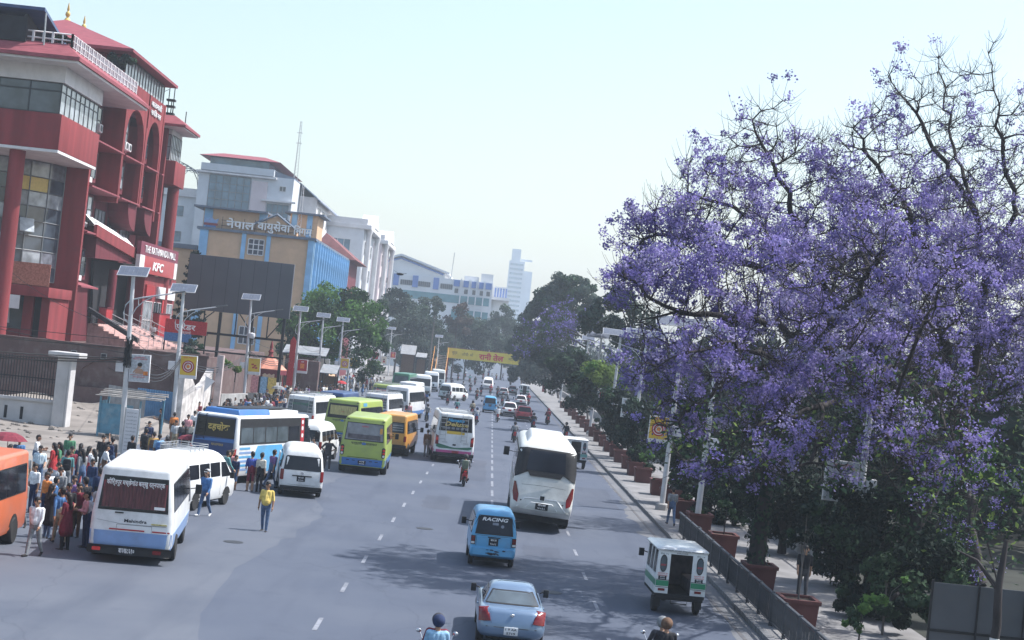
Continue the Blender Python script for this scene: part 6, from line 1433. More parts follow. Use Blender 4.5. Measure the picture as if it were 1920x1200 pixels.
rubble_wall('broken_wall', 'broken whitewashed wall beside the second lamp pole', [(_x(334, 104), 104), (_x(345, 105), 105), (_x(360, 107), 107), (_x(376, 109), 109), (_x(392, 112), 111)], 0, [3.4, 3.6, 2.4, 3.0, 3.9], .5, M_lime_w)
b = MB(); b.box(-.22, .22, -.25, .25, 0, 4.9); o = b.done('gate_pillar', mat('pinkish_pillar', (.42, .35, .34), .9, 0, .2, 1.5, dirt=.4), bevel=.03); o.location = (_x(405, 111), 111, 0); tag(o, 'tall pinkish concrete pillar right of the broken wall', 'pillar')
rubble_wall('parapet_wall', 'low stained concrete wall behind the blue bus', [(_x(408, 116), 116), (_x(432, 120), 120), (_x(458, 126), 126)], 0, [2.0, 1.9, 1.8], .4, M_conc)
b = MB(); b.add([(0, 0, 0), (.62, .1, -.28), (.02, 0, -1.05)], [(0, 1, 2)]); b.tube([(0, 0, -3.2), (0, 0, .1)], .025, 5); o = b.done('pennant', M_wht, fix=False); o.location = D(386, 705, 108); tag(o, 'white pennant hanging on a pole by the broken wall', 'flag')
# ---------------------------------------------------------------- big dark display board on posts
bb = Bld('display_board', 'huge blank dark grey display board standing on black posts', 'billboard', (-22.4, 138, 3)); M_led = mat('led_panel', (.08, .086, .10), .6, 0, .1, .4)
bx0, bx1 = D(355, 475, 138).x + .05, D(545, 495, 138).x + .35
bb.box('screen', M_led, bx0, bx1, 138, 138.5, 8.0, 12.75, bevel=.03)
for i in range(1, 8): x = bx0 + (bx1 - bx0) * i / 8; bb.box('screen_joint', M_void, x - .012, x + .012, 137.992, 137.998, 8.05, 12.7)
for i in range(7): x = bx0 + .4 + i * (bx1 - bx0 - .8) / 6; bb.box('post', M_iron, x - .12, x + .12, 138.1, 138.4, 2.5, 7.99) if i % 2 == 0 else bb.box('strut', M_iron, x - .05, x + .05, 138.2, 138.3, 6.0, 7.99)
bb.box('cross_beam', M_iron, bx0 + .1, bx1 - .1, 138.05, 138.09, 6.0, 6.2); bb.box('cross_beam', M_iron, bx0 + .1, bx1 - .1, 138.05, 138.09, 4.5, 4.65)
b = MB()
for (x0, z0, x1, z1) in ((bx0 + .5, 6.1, bx0 + 2.6, 8), (bx0 + 4.8, 8, bx0 + 6.3, 6.1), (bx1 - 1.8, 6.1, bx1 - .4, 8)): b.tube([(x0, 138.2, z0), (x1, 138.2, z1)], .05, 5)
bb.part(b, 'brace', M_iron)
# red snack-bar banner under the board
rb = Bld('banner_sign', 'red and blue snack bar banner with white lettering under the dark board', 'sign', (-25, 131, 6)); a, c = D(310, 606, 131), D(388, 612, 131)
rb.box('red_cloth', CL['red'], a.x, c.x, 131, 131.06, 5.9, 7.0); rb.box('blue_cloth', CL['blue'], a.x, c.x - 1.2, 131, 131.06, 5.2, 5.895)
rb.put(text_on(YS(131), 'परेडर', .62, M_letter, None, at=((a.x + c.x) / 2, 6.5), fit=1.6, off=.02, bold=.02)); rb.put(text_on(YS(131), 'क्याफे', .3, M_letter, None, at=((a.x + c.x) / 2 + .1, 5.98), off=.02))
for x in (a.x + .05, c.x - .05): rb.box('post', M_iron, x - .05, x + .05, 131.07, 131.17, 4.4, 7.0)
# ---------------------------------------------------------------- pavilion with an orange hexagonal roof, stalls
pv_ = D(505, 690, 146); pvb = Bld('pavilion', 'small kiosk with a hexagonal orange tin roof, frilled eave and spire', 'pavilion', (pv_.x, 146, 0)); M_tin = mat('orange_tin', (.52, .22, .15), .6, 0, .15, 2)
cx_, zr = pv_.x, pv_.z - .1
for i in range(6):
    a0, a1 = R(60 * i + 10), R(60 * i + 70); p0, p1 = Vector((cx_ + 1.6 * math.cos(a0), 146 + 1.6 * math.sin(a0), zr)), Vector((cx_ + 1.6 * math.cos(a1), 146 + 1.6 * math.sin(a1), zr)); q0, q1 = Vector((cx_ + .25 * math.cos(a0), 146 + .25 * math.sin(a0), zr + 1.15)), Vector((cx_ + .25 * math.cos(a1), 146 + .25 * math.sin(a1), zr + 1.15))
    b = MB(); b.poly([p0, p1, q1, q0], (0, 0, .05)); pvb.part(b, 'roof_panel', M_tin)
    b = MB(); k_ = [p0.lerp(p1, t) * 1.0 for t in np.linspace(0, 1, 9)]; b.add([(p.x, p.y, zr) for p in k_] + [(p.x, p.y, zr - .35 - (.14 if j % 2 else 0)) for j, p in enumerate(k_)], [(j, j + 1, j + 10, j + 9) for j in range(8)]); pvb.part(b, 'frill', M_mred2)
    b = MB(); b.tube([(cx_ + 1.3 * math.cos(a0), 146 + 1.3 * math.sin(a0), 0), (cx_ + 1.3 * math.cos(a0), 146 + 1.3 * math.sin(a0), zr)], .07, 6); pvb.part(b, 'post', M_mred)
b = MB(); b.lathe([(.3, zr + 1.1), (.16, zr + 1.4), (.26, zr + 1.6), (.12, zr + 1.8), (.16, zr + 2.0), (.03, zr + 2.6)], c=(cx_, 146, 0), n=10); pvb.part(b, 'spire', M_mred, smooth=True)
for k, (px, m) in enumerate(((488, 'pink'), (502, 'sky'), (518, 'yellow'))):
    x = D(px, 700, 147).x; pvb.box('poster_panel', CL[m], x - .42, x + .42, 144.6, 144.65, zr - 2.2, zr - .7)
pvb.box('counter', M_conc, cx_ - 1.5, cx_ + 1.5, 144.4, 144.58, 0, zr - 2.25)
def shack(label, px0, px1, py, Y, m, h=.5, dep=3, tilt=.35):
    a, c = D(px0, py, Y), D(px1, py + (px1 - px0) * .1, Y); s_ = Bld('stall', label, 'stall', ((a.x + c.x) / 2, Y, 0))
    b = MB(); b.poly([(a.x, Y, a.z - h), (c.x, Y, a.z - h), (c.x, Y + dep, a.z + tilt), (a.x, Y + dep, a.z + tilt)], (0, 0, .06)); s_.part(b, 'roof', m)
    for x in (a.x + .1, c.x - .1):
        for y, z in ((Y + .1, a.z - h), (Y + dep - .1, a.z + tilt - .05)): b = MB(); b.box(x - .05, x + .05, y - .05, y + .05, 0, z); s_.part(b, 'post', M_iron)
    s_.box('back_cloth', CL['brown'], a.x + .1, c.x - .1, Y + dep - .05, Y + dep, .1, a.z - .8); s_.box('table', M_plank, a.x + .2, c.x - .2, Y + .3, Y + 1.0, .1, .95)
    return s_
shack('stall with a wide grey tin roof behind the fourth lamp pole', 530, 612, 652, 172, M_corr)
shack('stall with a pale tin roof at the leafy tree', 600, 632, 690, 168, M_corr); shack('stall with a bluish tin roof at the head of the bus queue', 752, 780, 650, 270, M_corr, 1.2); shack('small stall with flat roof beside the bluish roofed one', 780, 800, 665, 285, M_corr, .4)
b = MB(); b.poly([(0, 0, 0), (.55, 0, 0), (.55, 0, 4.2), (.25, 0, 4.6), (0, 0, 4.2)], (0, .06, 0)); o = b.done('feather_flag', CL['red']); o.location = D(536, 722, 150); tag(o, 'tall narrow red feather flag right of the pavilion', 'flag')
b = MB(); b.box(0, 1.7, 0, 1.2, 0, 4.2); o = b.done('brown_pier', M_brown, bevel=.03); o.location = (D(563, 715, 160).x, 160, 0); tag(o, 'square brown pier behind the fourth lamp pole', 'pillar')
# ---------------------------------------------------------------- orange and blue office building
M_org = mat('peach_render', (.58, .38, .24), .9, 0, .1, .5, bump=.15, bscale=5, dirt=.3, dirtcol=(.42, .26, .17)); M_blu = mat('sky_blue_render', (.24, .45, .68), .8, 0, .14, .8, dirt=.2, dirtcol=(.09, .2, .36))
M_slate = mat('slate_edge', (.12, .15, .20), .8, 0, .2, 1)
O = Bld('office_building', 'peach and sky blue office building with raised white rooftop lettering', 'building', (-25, 185, 0)); OX, OY = -20.6, 175.0
O.box('wall', M_org, -33.0, OX, OY, 215, 0, 17.0); O.box('cornice', M_slate, -33.4, OX + .25, OY - .35, 215.2, 17.0, 17.28)
O.box('attic', M_org, -33.0, -26.4, OY + .6, 200, 17.29, 19.4); O.box('attic_roof', M_slate, -34.0, -25.9, OY - .3, 201, 19.402, 19.6); O.box('attic', M_org, -23.8, -20.7, OY + 2.5, 183, 17.29, 19.9); O.box('attic_roof', M_slate, -24.4, -20.0, OY + 2, 184, 19.902, 20.1)
for x in (-32.9, -26.9): O.box('attic_pilaster', M_blu, x, x + .9, OY + .52, OY + .599, 17.29, 19.39)
for x in (-23.6, -21.9): O.box('attic_pilaster', M_blu, x, x + .6, OY + 2.42, OY + 2.499, 17.29, 19.89)
b = MB(); b.poly([(-27.0, OY + .2, 17.29), (-22.6, OY + .2, 17.29), (-22.6, OY + .2, 17.8), (-24.9, OY + .2, 19.3), (-27.0, OY + .2, 18.2)], (0, 6, 0)); O.part(b, 'gable', M_org)
b = MB(); b.tube([(-27.4, OY, 18.1), (-24.9, OY, 19.45), (-22.3, OY, 17.75)], .14, 4); b.tube([(-27.4, OY + 6.3, 18.1), (-24.9, OY + 6.3, 19.45), (-22.3, OY + 6.3, 17.75)], .14, 4); O.part(b, 'gable_trim', M_slate)
for x, w_ in ((-33.05, .9), (-28.45, .45), (-25.75, .45), (-21.2, .66)): O.box('pilaster', M_blu, x, x + w_, OY - .22, OY - .001, 0, 17.0)
O.win(YS(OY), -27.7, -26.0, 14.8, 16.5, 3, 3, M_wht, M_gla, fr=.1); O.win(YS(OY), -27.7, -26.0, 9.5, 11.4, 3, 2, M_wht, M_gla, fr=.1); O.win(YS(OY), -27.7, -26.0, 5.0, 6.9, 3, 2, M_wht, M_gla, fr=.1)
O.box('side_skin', M_blu, OX + .001, OX + .12, OY + .4, 214.8, 3, 16.95)
fin0 = O.box('vertical_rib', M_blu, OX + .12, OX + .45, OY + .8, OY + 1.05, 3, 17.0)
for i in range(1, 16): c = fin0.copy(); COL.objects.link(c); c.parent = O.t; c.location = (0, i * 2.5, 0)
for i in range(15): O.box('side_pane', M_glb, OX + .121, OX + .16, OY + 1.3 + i * 2.5, OY + 3.1 + i * 2.5, 6, 15.5)
for s_, x, f_ in (('नेपाल', -28.75, 3.1), ('वायुसेवा', -25.1, 3.6), ('िनगम', -21.95, 2.0)): O.put(text_on(YS(OY - .1), s_, 1.15, M_letter, None, at=(x, 17.98), fit=f_, off=.02, thick=.12, bold=.02))
b = MB(); b.box(-30.9, OX - .2, OY + .0, OY + .05, 17.6, 17.64); b.box(-30.9, OX - .2, OY, OY + .05, 18.2, 18.24)
for i in range(9): b.box(-30.8 + i * 1.2, -30.76 + i * 1.2, OY, OY + .05, 17.28, 18.6)
O.part(b, 'letter_frame', M_iron)
em = O.box('emblem', M_mred, -32.7, -31.2, OY - .35, OY - .15, 17.5, 17.75)
b = MB(); b.poly([(-32.6, OY - .3, 17.76), (-31.3, OY - .3, 17.76), (-31.15, OY - .3, 18.3), (-31.6, OY - .3, 18.1), (-31.95, OY - .3, 18.45), (-32.3, OY - .3, 18.1), (-32.75, OY - .3, 18.3)], (0, .1, 0)); O.part(b, 'emblem_bird', M_powder, em); O.box('emblem_base', M_busblue, -32.5, -31.4, OY - .33, OY - .18, 17.3, 17.49)
for i in range(7): z = 11.2 + i * .85; b = MB(); b.tube([(-24.6 + i % 2 * .1, OY + 3, 17.3), (-24.6, OY + 3, 17.3 + i)], .02, 3) if i < 0 else None
b = MB()
for dx in (-.22, .22): b.tube([(-22.7 + dx, OY + 2.2, 17.3), (-22.7 + dx * .4, OY + 2.2, 23.2)], .03, 4)
for i in range(12): z = 17.5 + i * .46; w_ = .22 * (1 - .6 * i / 12); b.tube([(-22.7 - w_, OY + 2.2, z), (-22.7 + w_, OY + 2.2, z + .42)], .018, 3)
O.part(b, 'lattice_mast', M_wht)
O.box('brown_block', M_mred2, -24.5, OX - .1, 216, 232, 0, 17.2)
b = MB(); b.add([(-26, 214.5, 17.2), (OX + 1.2, 214.5, 17.2), (OX + 1.2, 234, 17.2), (-26, 234, 17.2), (-24, 217, 20.6), (-24, 231, 20.6)], [(0, 1, 4), (1, 2, 5, 4), (2, 3, 5), (3, 0, 4, 5), (0, 1, 2, 3)]); O.part(b, 'hip_roof', mat('red_tile', (.17, .065, .065), .85, 0, .2, 1.5))
O.resite(1.2)
ow = Bld('side_building', 'peach wing with grey cornice between the mall and the office building', 'building', (-38, 180, 0)); ow.box('wall', M_org, -42, -33.9, 178, 205, 0, 14.8); ow.box('cornice', M_slate, -42.2, -33.7, 177.6, 205.2, 14.802, 15.3); ow.resite(1.2)
# ---------------------------------------------------------------- white glazed building behind
M_pale = mat('pale_blue_render', (.55, .58, .62), .85, 0, .08, .4, dirt=.25, dirtcol=(.4, .42, .45)); M_pink = mat('pale_pink_render', (.58, .50, .52), .85, 0, .08, .4)
Wb = Bld('white_office_block', 'white office block with blue glass bays, rose top roof and a tall aerial', 'building', (-40, 235, 0)); WY = 225.0
Wb.box('main_wall', M_pale, -43.6, -30.2, WY, 262, 0, 28.1); Wb.box('top_band', M_pale, -43.3, -33.0, WY - .5, 250, 28.102, 29.1, bevel=.03); Wb.box('penthouse', M_glb, -42.2, -33.9, WY + .2, 248, 29.102, 30.1)
b = MB(); b.add([(-43.6, WY - 1, 30.12), (-32.2, WY - 1, 30.12), (-32.2, 250, 30.12), (-43.6, 250, 30.12), (-41, WY + 3, 31.0), (-35, WY + 3, 31.0), (-35, 246, 31.0), (-41, 246, 31.0)], [(0, 1, 5, 4), (1, 2, 6, 5), (2, 3, 7, 6), (3, 0, 4, 7), (4, 5, 6, 7), (0, 1, 2, 3)]); Wb.part(b, 'rose_roof', M_roofp)
Wb.win(YS(WY), -42.0, -36.2, 17.5, 27.6, 6, 9, M_alu, M_glb, fr=.08); Wb.win(YS(WY), -33.6, -30.6, 17.5, 24.3, 4, 6, M_alu, M_glb, fr=.08); Wb.box('pink_panel', M_pink, -36.0, -33.8, WY - .15, WY - .001, 16, 27.3)
Wb.box('ledge', M_wht, -34.4, -29.6, WY - .6, WY - .001, 24.6, 24.85); Wb.box('ledge', M_wht, -43.9, -32.6, WY - .6, WY - .001, 27.75, 28.0)
Wb.win(YS(WY), -32.1, -31.2, 26.2, 26.9, 2, 1, M_wht, M_gla)
b = MB(); b.poly([(-30.19, WY + .3, 28.3), (-33, WY + .3, 29.0), (-33, WY + .3, 28.1), (-30.19, WY + .3, 28.1)], (0, 25, 0)); Wb.part(b, 'shed_roof', M_slate)
Wb.box('side_wall', M_wht, -30.19, -27.6, WY + 8, 290, 0, 26.5); b = MB(); b.poly([(-27.0, WY + 7, 26.0), (-30.2, WY + 7, 28.4), (-30.2, WY + 7, 28.2), (-27.0, WY + 7, 25.8)], (0, 60, 0)); Wb.part(b, 'long_eave', M_slate)
for i in range(9): Wb.win(XS(-27.6), WY + 10 + i * 6, WY + 13 + i * 6, 23.0, 25.2, 2, 1, M_wht, M_gla)
Wb.box('annex', M_pale, -50, -43.61, WY + 2, 255, 0, 25.0); Wb.box('annex_parapet', M_wht, -50, -43.62, WY + 1.6, WY + 1.99, 24.2, 25.4)
for z in (21.4, 17.8, 14.6): Wb.win(YS(WY + 2), -47.8, -45.6, z, z + 1.4, 2, 1, M_alu, M_glb)
b = MB(); bx_, by_ = -30.75, WY + 5
for k in range(3): a = 2.09 * k; b.tube([(bx_ + .35 * math.cos(a), by_ + .35 * math.sin(a), 28), (bx_ + .12 * math.cos(a), by_ + .12 * math.sin(a), 37)], .035, 4)
for i in range(18): z = 28.4 + i * .48; r_ = .35 - .23 * i / 18; b.tube([(bx_ - r_, by_, z), (bx_ + r_, by_ + .1, z + .4)], .022, 3)
for z in (33.8, 35.3): b.tube([(bx_ - .45, by_, z), (bx_ + .45, by_, z)], .04, 4)
Wb.part(b, 'aerial_mast', M_steel)
b = MB()
for i in range(9):
    for j in range(5):
        a0 = math.pi * i / 9; x = -47.5 + 3.4 * math.cos(a0); z = 25.6 + 3.6 * math.sin(a0); y = WY + 3 + j * 3; a1 = math.pi * (i + 1) / 9; b.tube([(x, y, z), (-47.5 + 3.4 * math.cos(a1), y, 25.6 + 3.6 * math.sin(a1))], .07, 3); b.tube([(x, y, z), (-47.5 + 3.4 * math.cos(a1), y + 3, 25.6 + 3.6 * math.sin(a1))], .05, 3); b.tube([(x, y, z), (x, y + 3, z)], .05, 3)
Wb.part(b, 'lattice_dome', M_alu)
Wb.resite(1.2)
# ---------------------------------------------------------------- two cream classical fronts
def classic(label, x, y0, y1, h, m):
    c = Bld('classical_building', label, 'building', (x - 4, y0, 0), 'cream classical fronts'); c.box('wall', m, x - 8, x - 1.0, y0, y1, 0, h - 2.2)
    c.box('entablature', M_wht, x - 8.2, x + .1, y0 - .3, y1 + .2, h - 2.2, h - 1.5, bevel=.05); c.box('parapet', M_wht, x - 8, x - .6, y0, y1, h - 1.498, h - .6)
    b = MB(); b.poly([(x + .2, (y0 + y1) / 2 - 4, h - 1.49), (x + .2, (y0 + y1) / 2 + 4, h - 1.49), (x + .2, (y0 + y1) / 2, h + .8)], (-2.5, 0, 0)); c.part(b, 'pediment', M_wht)
    b = MB(); b.lathe([(.5, 0), (.45, 1), (.4, h - 3), (.55, h - 2.6), (.6, h - 2.21)], n=12); k0 = c.part(b, 'column', M_wht, smooth=True); k0.data.transform(Matrix.Translation(c.b))
    n = 2
    for i in range(n):
        k = k0 if i == 0 else k0.copy()
        if i: COL.objects.link(k)
        k.parent = c.t; k.location = Vector((x - .3, y0 + 1.2 + (y1 - y0 - 2.4) * i / (n - 1), 0)) - c.b
    for z in (h - 6, h - 10, h - 14):
        for i in range(3): c.win(XS(x - 1.0), y0 + 2.6 + i * (y1 - y0) / 3.2, y0 + 4.4 + i * (y1 - y0) / 3.2, z, z + 2, 2, 2, M_wht, M_gla)
        c.win(YS(y0), x - 6, x - 3, z, z + 2, 3, 1, M_wht, M_glb)
    c.resite(1.2)
classic('cream classical building with pediment, nearer of the two', -20.8, 250, 270, 26.0, M_pale); classic('cream classical building with pediment and pink side, further of the two', -20.4, 284, 304, 26.0, M_pink)
# ---------------------------------------------------------------- white and blue hall far ahead
C = Bld('exhibition_hall', 'large white hall with blue panels, green glass band and a low gable', 'building', (-15, 440, 0)); HY = 430.0; M_hw = mat('hall_white', (.64, .65, .67), .85, 0, .06, .3); M_hb = mat('hall_blue', (.13, .22, .50), .8, 0, .1, .5); M_hg = mat('hall_green_glass', (.10, .24, .28), .15, 0, .2, .4)
C.box('wall', M_hw, -34, -1.6, HY, 480, 0, 24.8); C.box('glass_band', M_hg, -34, -2.2, HY - .15, HY - .001, 18.5, 20.6); C.box('glass_band', M_hg, -12, -2.2, HY - .15, HY - .001, 13.5, 16.8)
b = MB(); b.poly([(-34, HY + 3, 24.81), (-14.8, HY + 3, 24.81), (-14.8, HY + 3, 26.4), (-27.0, HY + 3, 29.6), (-34, HY + 3, 27.2)], (0, 38, 0)); C.part(b, 'gable_wall', M_hw)
b = MB(); b.poly([(-35, HY + 1.5, 26.9), (-27.0, HY + 1.5, 29.75), (-13.6, HY + 1.5, 26.0), (-13.6, HY + 1.5, 26.5), (-27, HY + 1.5, 30.3), (-35, HY + 1.5, 27.5)], (0, 42, 0)); C.part(b, 'gable_roof', M_pale)
b = MB(); b.tube([(-34.5, HY + 2.8, 26.6), (-27, HY + 2.8, 29.2), (-15.2, HY + 2.8, 25.9)], .28, 4); C.part(b, 'gable_line', M_hb)
for x in (-28.4, -23.2, -17.6): C.box('blue_panel', M_hb, x, x + 1.5, HY - .25, HY - .001, 21.6, 24.7)
for x in (-32.5, -26.4, -21.6, -15.6): C.win(YS(HY), x, x + 3.2, 22.0, 23.3, 6, 1, M_alu, M_gla, fr=.12)
for i, x in enumerate((-12.4, -9.8, -7.6, -5.6, -3.8)):
    C.box('blue_panel', M_hb, x + .3, x + 1.9, HY - .25, HY - .001, 23.0, 24.7); C.win(YS(HY), x + .7, x + 1.6, 21.2, 22.4, 2, 1, M_alu, M_gla)
for x in (-10.1, -7.9, -5.9, -3.9): C.box('column', M_hw, x - .15, x + .15, HY - .7, HY - .26, 8, 25.2)
C.box('side_block', M_hw, -1.59, 3.0, HY + 6, 470, 0, 20.6); C.box('balcony', M_hw, -1.8, 3.2, HY + 4, 470, 20.602, 21.4)
for i in range(5): C.box('blue_panel', M_hb, -1.0 + i * .75, -.6 + i * .75, HY + 7.9, HY + 7.99, 21.41, 24); 
C.box('upper_block', M_hw, -1.59, 2.2, HY + 8, 465, 21.402, 24.4); C.box('roof_house', M_hw, -5.0, -1.7, HY + 2, HY + 9, 24.802, 27.2); C.box('roof_house', M_hw, -9.5, -5.6, HY + 3, HY + 9, 24.802, 26.2)
b = MB(); b.tube([(-13.2, HY + 5, 24.8), (-12.9, HY + 5, 32.3)], .12, 4); C.part(b, 'aerial', M_steel)
T_ = Bld('tower_block', 'hazy pale blue tower block with stepped top far beyond the hall', 'tower', (17, 1400, 0)); M_tw = mat('haze_paled_tower', (.50, .55, .62), .8, 0, .1, .1)  # part of the tower's haze is put into its pale base colour
T_.box('shaft', M_tw, 7, 20.5, 1400, 1425, 0, 86); T_.box('shaft', M_tw, 20.6, 28, 1402, 1424, 0, 78); T_.box('crown', M_tw, 8.6, 16.4, 1401, 1420, 86.01, 96.5); T_.box('open_frame', M_tw, 17, 27, 1404, 1405, 86.5, 88.2)
for z in range(10, 84, 4): T_.box('floor_band', M_glb, 8, 19.5, 1399.5, 1399.99, z, z + 1.8)
print('buildings', round(time.time() - T0, 1))
# ================================================================ lamp poles, posters, wires, banner bridge, railing, planters
M_pole = mat('galvanised_pole', (.50, .51, .53), .5, .3, .12, 2, dirt=.3, dirtcol=(.3, .3, .3)); M_solar = mat('solar_cell', (.10, .115, .15), .25, 0, .15, 3, spec=.6); M_lampc = mat('lamp_head', (.12, .125, .13), .5, .2, .1, 5)
M_ppink = CL['pink']
def poster(root, kind, x, z, w, h, y=0, sg=1):
    """two-sided advertising box; the print is flat shapes laid on its face"""
    b = MB(); b.box(x, x + w, y - .07, y + .07, z, z + h); bx = b.done('poster_box', M_wht, root, bevel=.012)
    s_ = lambda u, v, o=0: (x + w / 2 + u, y - .07 - o, z + h / 2 + v)
    def sh(pts, m, o=.004): b = MB(); b.add([s_(u, v, o) for u, v in pts], [tuple(range(len(pts)))]); return b.done('print', m, bx, fix=False)
    disc = lambda cx, cy, rx, ry=None, n=18: [(cx + rx * math.cos(2 * math.pi * i / n), cy + (ry or rx) * math.sin(2 * math.pi * i / n)) for i in range(n)]
    W_, H_ = w * .46, h * .47
    if kind == 'child':
        sh([(-W_, -H_), (W_, -H_), (W_, H_), (-W_, H_)], CL['pale_grey'])
        sh([(-.24 * w, -.2 * h), (-.12 * w, -.02 * h), (.14 * w, -.02 * h), (.26 * w, -.2 * h)], SKIN[2], .006); sh(disc(.0, .08 * h, .11 * w), SKIN[2], .008); sh(disc(.01, .135 * h, .12 * w, .075 * h), HAIR, .01); sh([(-.3 * w, -.2 * h), (-.3 * w, -.12 * h), (-.08 * w, .05 * h), (-.05 * w, .0 * h)], SKIN[2], .007)
        sh([(.2 * w, -.24 * h), (.42 * w, -.24 * h), (.42 * w, -.10 * h), (.2 * w, -.10 * h)], CL['orange'], .012); sh([(-W_, -.25 * h), (W_, -.25 * h), (W_, -.235 * h), (-W_, -.235 * h)], CL['red'], .012)
        for k, (z_, f_) in enumerate(((.40, .5), (.33, .7), (-.33, .6))): text_on(s_, ('बालबालिका', 'पोषण र स्वास्थ्य', 'सम्पर्क')[k], .09 * h / 1.3, M_redl, bx, 'lettering', fit=f_ * w, at=(0, z_ * h), off=.012)
    elif kind == 'ring':
        sh([(-W_, -H_ + .12 * h), (W_, -H_ + .12 * h), (W_, H_), (-W_, H_)], M_yell); sh(disc(0, .02 * h, .36 * w), M_redp, .006); sh(disc(0, .02 * h, .29 * w), M_wht, .008); sh(disc(0, .02 * h, .25 * w), M_redp, .010); sh(disc(0, .02 * h, .17 * w), CL['cream'], .012); sh(disc(0, .02 * h, .1 * w), CL['orange'], .014)
        text_on(s_, 'शुद्ध स्वाद', .08 * h, M_redl, bx, 'lettering', fit=.6 * w, at=(0, .40 * h), off=.01)
    elif kind == 'boxes':
        sh([(-W_, -H_ + .15 * h), (W_, -H_ + .15 * h), (W_, H_), (-W_, H_)], M_yell)
        for (cx, cy) in ((-.12, .1), (.08, .03), (-.05, -.08), (.18, -.1)): sh([(cx * w - .1 * w, cy * h - .05 * h), (cx * w + .1 * w, cy * h - .03 * h), (cx * w + .09 * w, cy * h + .07 * h), (cx * w - .11 * w, cy * h + .05 * h)], M_redp, .008)
        text_on(s_, 'नयाँ', .09 * h, M_redl, bx, 'lettering', at=(-.2 * w, .38 * h), off=.01)
    elif kind == 'red':
        sh([(-W_, -H_ + .15 * h), (W_, -H_ + .15 * h), (W_, H_), (-W_, H_)], M_redp); sh([(-.2 * w, -.15 * h), (.2 * w, -.15 * h), (.2 * w, .2 * h), (-.2 * w, .2 * h)], CL['orange'], .006); text_on(s_, 'मिठो', .12 * h, M_letter, bx, 'lettering', at=(0, .33 * h), off=.01)
    else:
        sh([(-W_, -H_), (W_, -H_), (W_, H_), (-W_, H_)], CL['cream']); sh(disc(0, .05 * h, .14 * w, .12 * h), SKIN[2], .006); sh(disc(0, .12 * h, .15 * w, .08 * h), HAIR, .008); sh([(-.2 * w, -.3 * h), (.2 * w, -.3 * h), (.12 * w, -.05 * h), (-.12 * w, -.05 * h)], CL['red'], .007)
    return bx
def lamp_pole(label, X, Y, h, side=1, kind=None, lean=0, z=.0, box=True, panel=1, arm=True, pz=3.4, pw=1.0, ph=1.35, armlen=2.0, pdir=1):
    t = thing('lamp_pole', label, 'street lamp', (X, Y, z), 0, 'solar street lamps'); t.rotation_euler = (0, R(lean), 0)
    b = MB(); b.lathe([(.22, 0), (.22, .25), (.135, .3), (.125, h * .5), (.09, h)], n=12); b.done('pole', M_pole, t, smooth=True)
    b = MB(); b.lathe([(.32, 0), (.32, .28), (.25, .34)], n=12); b.done('footing', M_conc, t)
    for i in range(panel):
        M_ = Matrix.Translation((.72 * 2 * (i - (panel - 1) / 2), 0, h + .16)) @ Matrix.Rotation(R(35), 4, 'X')
        b = MB(); b.box(-.74, .74, -.42, .42, 0, .04); o = b.done('solar_panel', M_pole, t); o.data.transform(M_)
        g = MB(); g.box(-.71, .71, -.39, .39, .041, .046); g2 = g.done('solar_cells', M_solar, o); g2.data.transform(M_)
        ln = MB()
        for k in range(1, 6): ln.box(-.65 + k * 1.3 / 6 - .003, -.65 + k * 1.3 / 6 + .003, -.33, .33, .0465, .049)
        for k in range(1, 4): ln.box(-.65, .65, -.33 + k * .165 - .003, -.33 + k * .165 + .003, .0495, .052)
        l2 = ln.done('cell_lines', M_alu, o); l2.data.transform(M_)
        # panel backs face the road bridge; tilt its face towards the viewer
    b = MB(); b.tube([(0, 0, h - .1), (0, 0, h + .2)], .045, 6); b.done('panel_post', M_pole, t)
    if arm:
        s = side; z0 = h - 1.25
        b = MB(); P_ = [(-s * .1, 0, z0 - 1.1), (-s * .28, 0, z0 - .95), (-s * .34, 0, z0 - .62), (-s * .28, 0, z0 - .25), (-s * .05, 0, z0 + .02), (s * .5, 0, z0 + .17), (s * armlen, 0, z0 + .48)]
        b.tube(P_, [.03] * 5 + [.04, .032], 7); b.tube([(s * .05, 0, z0 - .75), (s * .25, 0, z0 - .35), (s * .6, 0, z0 - .0), (s * 1.05, 0, z0 + .26)], .025, 6); b.tube([(s * .35, 0, z0 - .2), (s * .33, 0, z0 + .12)], .02, 5); b.done('lamp_arm', M_pole, t)
        b = MB(); b.poly([(s * (armlen - .05), -.1, z0 + .46), (s * (armlen + .6), -.07, z0 + .58), (s * (armlen + .6), .07, z0 + .58), (s * (armlen - .05), .1, z0 + .46)], (0, 0, .07)); b.done('lamp_head', M_lampc, t, bevel=.015)
    if box: b = MB(); b.box(-.52 if pdir > 0 else .14, -.14 if pdir > 0 else .52, -.15, .15, pz + .45, pz + .95); b.done('control_box', M_wht, t, bevel=.02)
    if kind: poster(t, kind, .14 if pdir > 0 else -.14 - pw, pz, pw, ph)
    b = MB()
    for zz in (pz + .1, pz + ph - .1): b.lathe([(.125, zz), (.125, zz + .05)], n=10)
    b.done('clamp_band', M_steel, t)
    return t
LP = []
def lpole(px, py, tx, ty, label, kind, **k):
    g = G(px, py); top = D(tx, ty, g.y); lean = math.degrees(math.atan2(top.x - g.x, top.z)); o = lamp_pole(label, g.x, g.y, top.z, 1, kind, lean * .5, **k); LP.append((g, top.z)); return o
lpole(225, 862, 238, 514, 'first solar lamp pole with a child poster and a tangle of black cables', 'child', pz=3.85)
lpole(321, 827, 337, 545, 'second solar lamp pole with a yellow poster of a red ring', 'ring', pz=3.7)
lpole(455, 776, 464, 560, 'third solar lamp pole with a yellow poster of red boxes and a camera dome', 'boxes', pz=3.2)
lpole(548, 757, 561, 582, 'fourth solar lamp pole with a red poster in front of the leafy tree', 'red', pz=3.0)
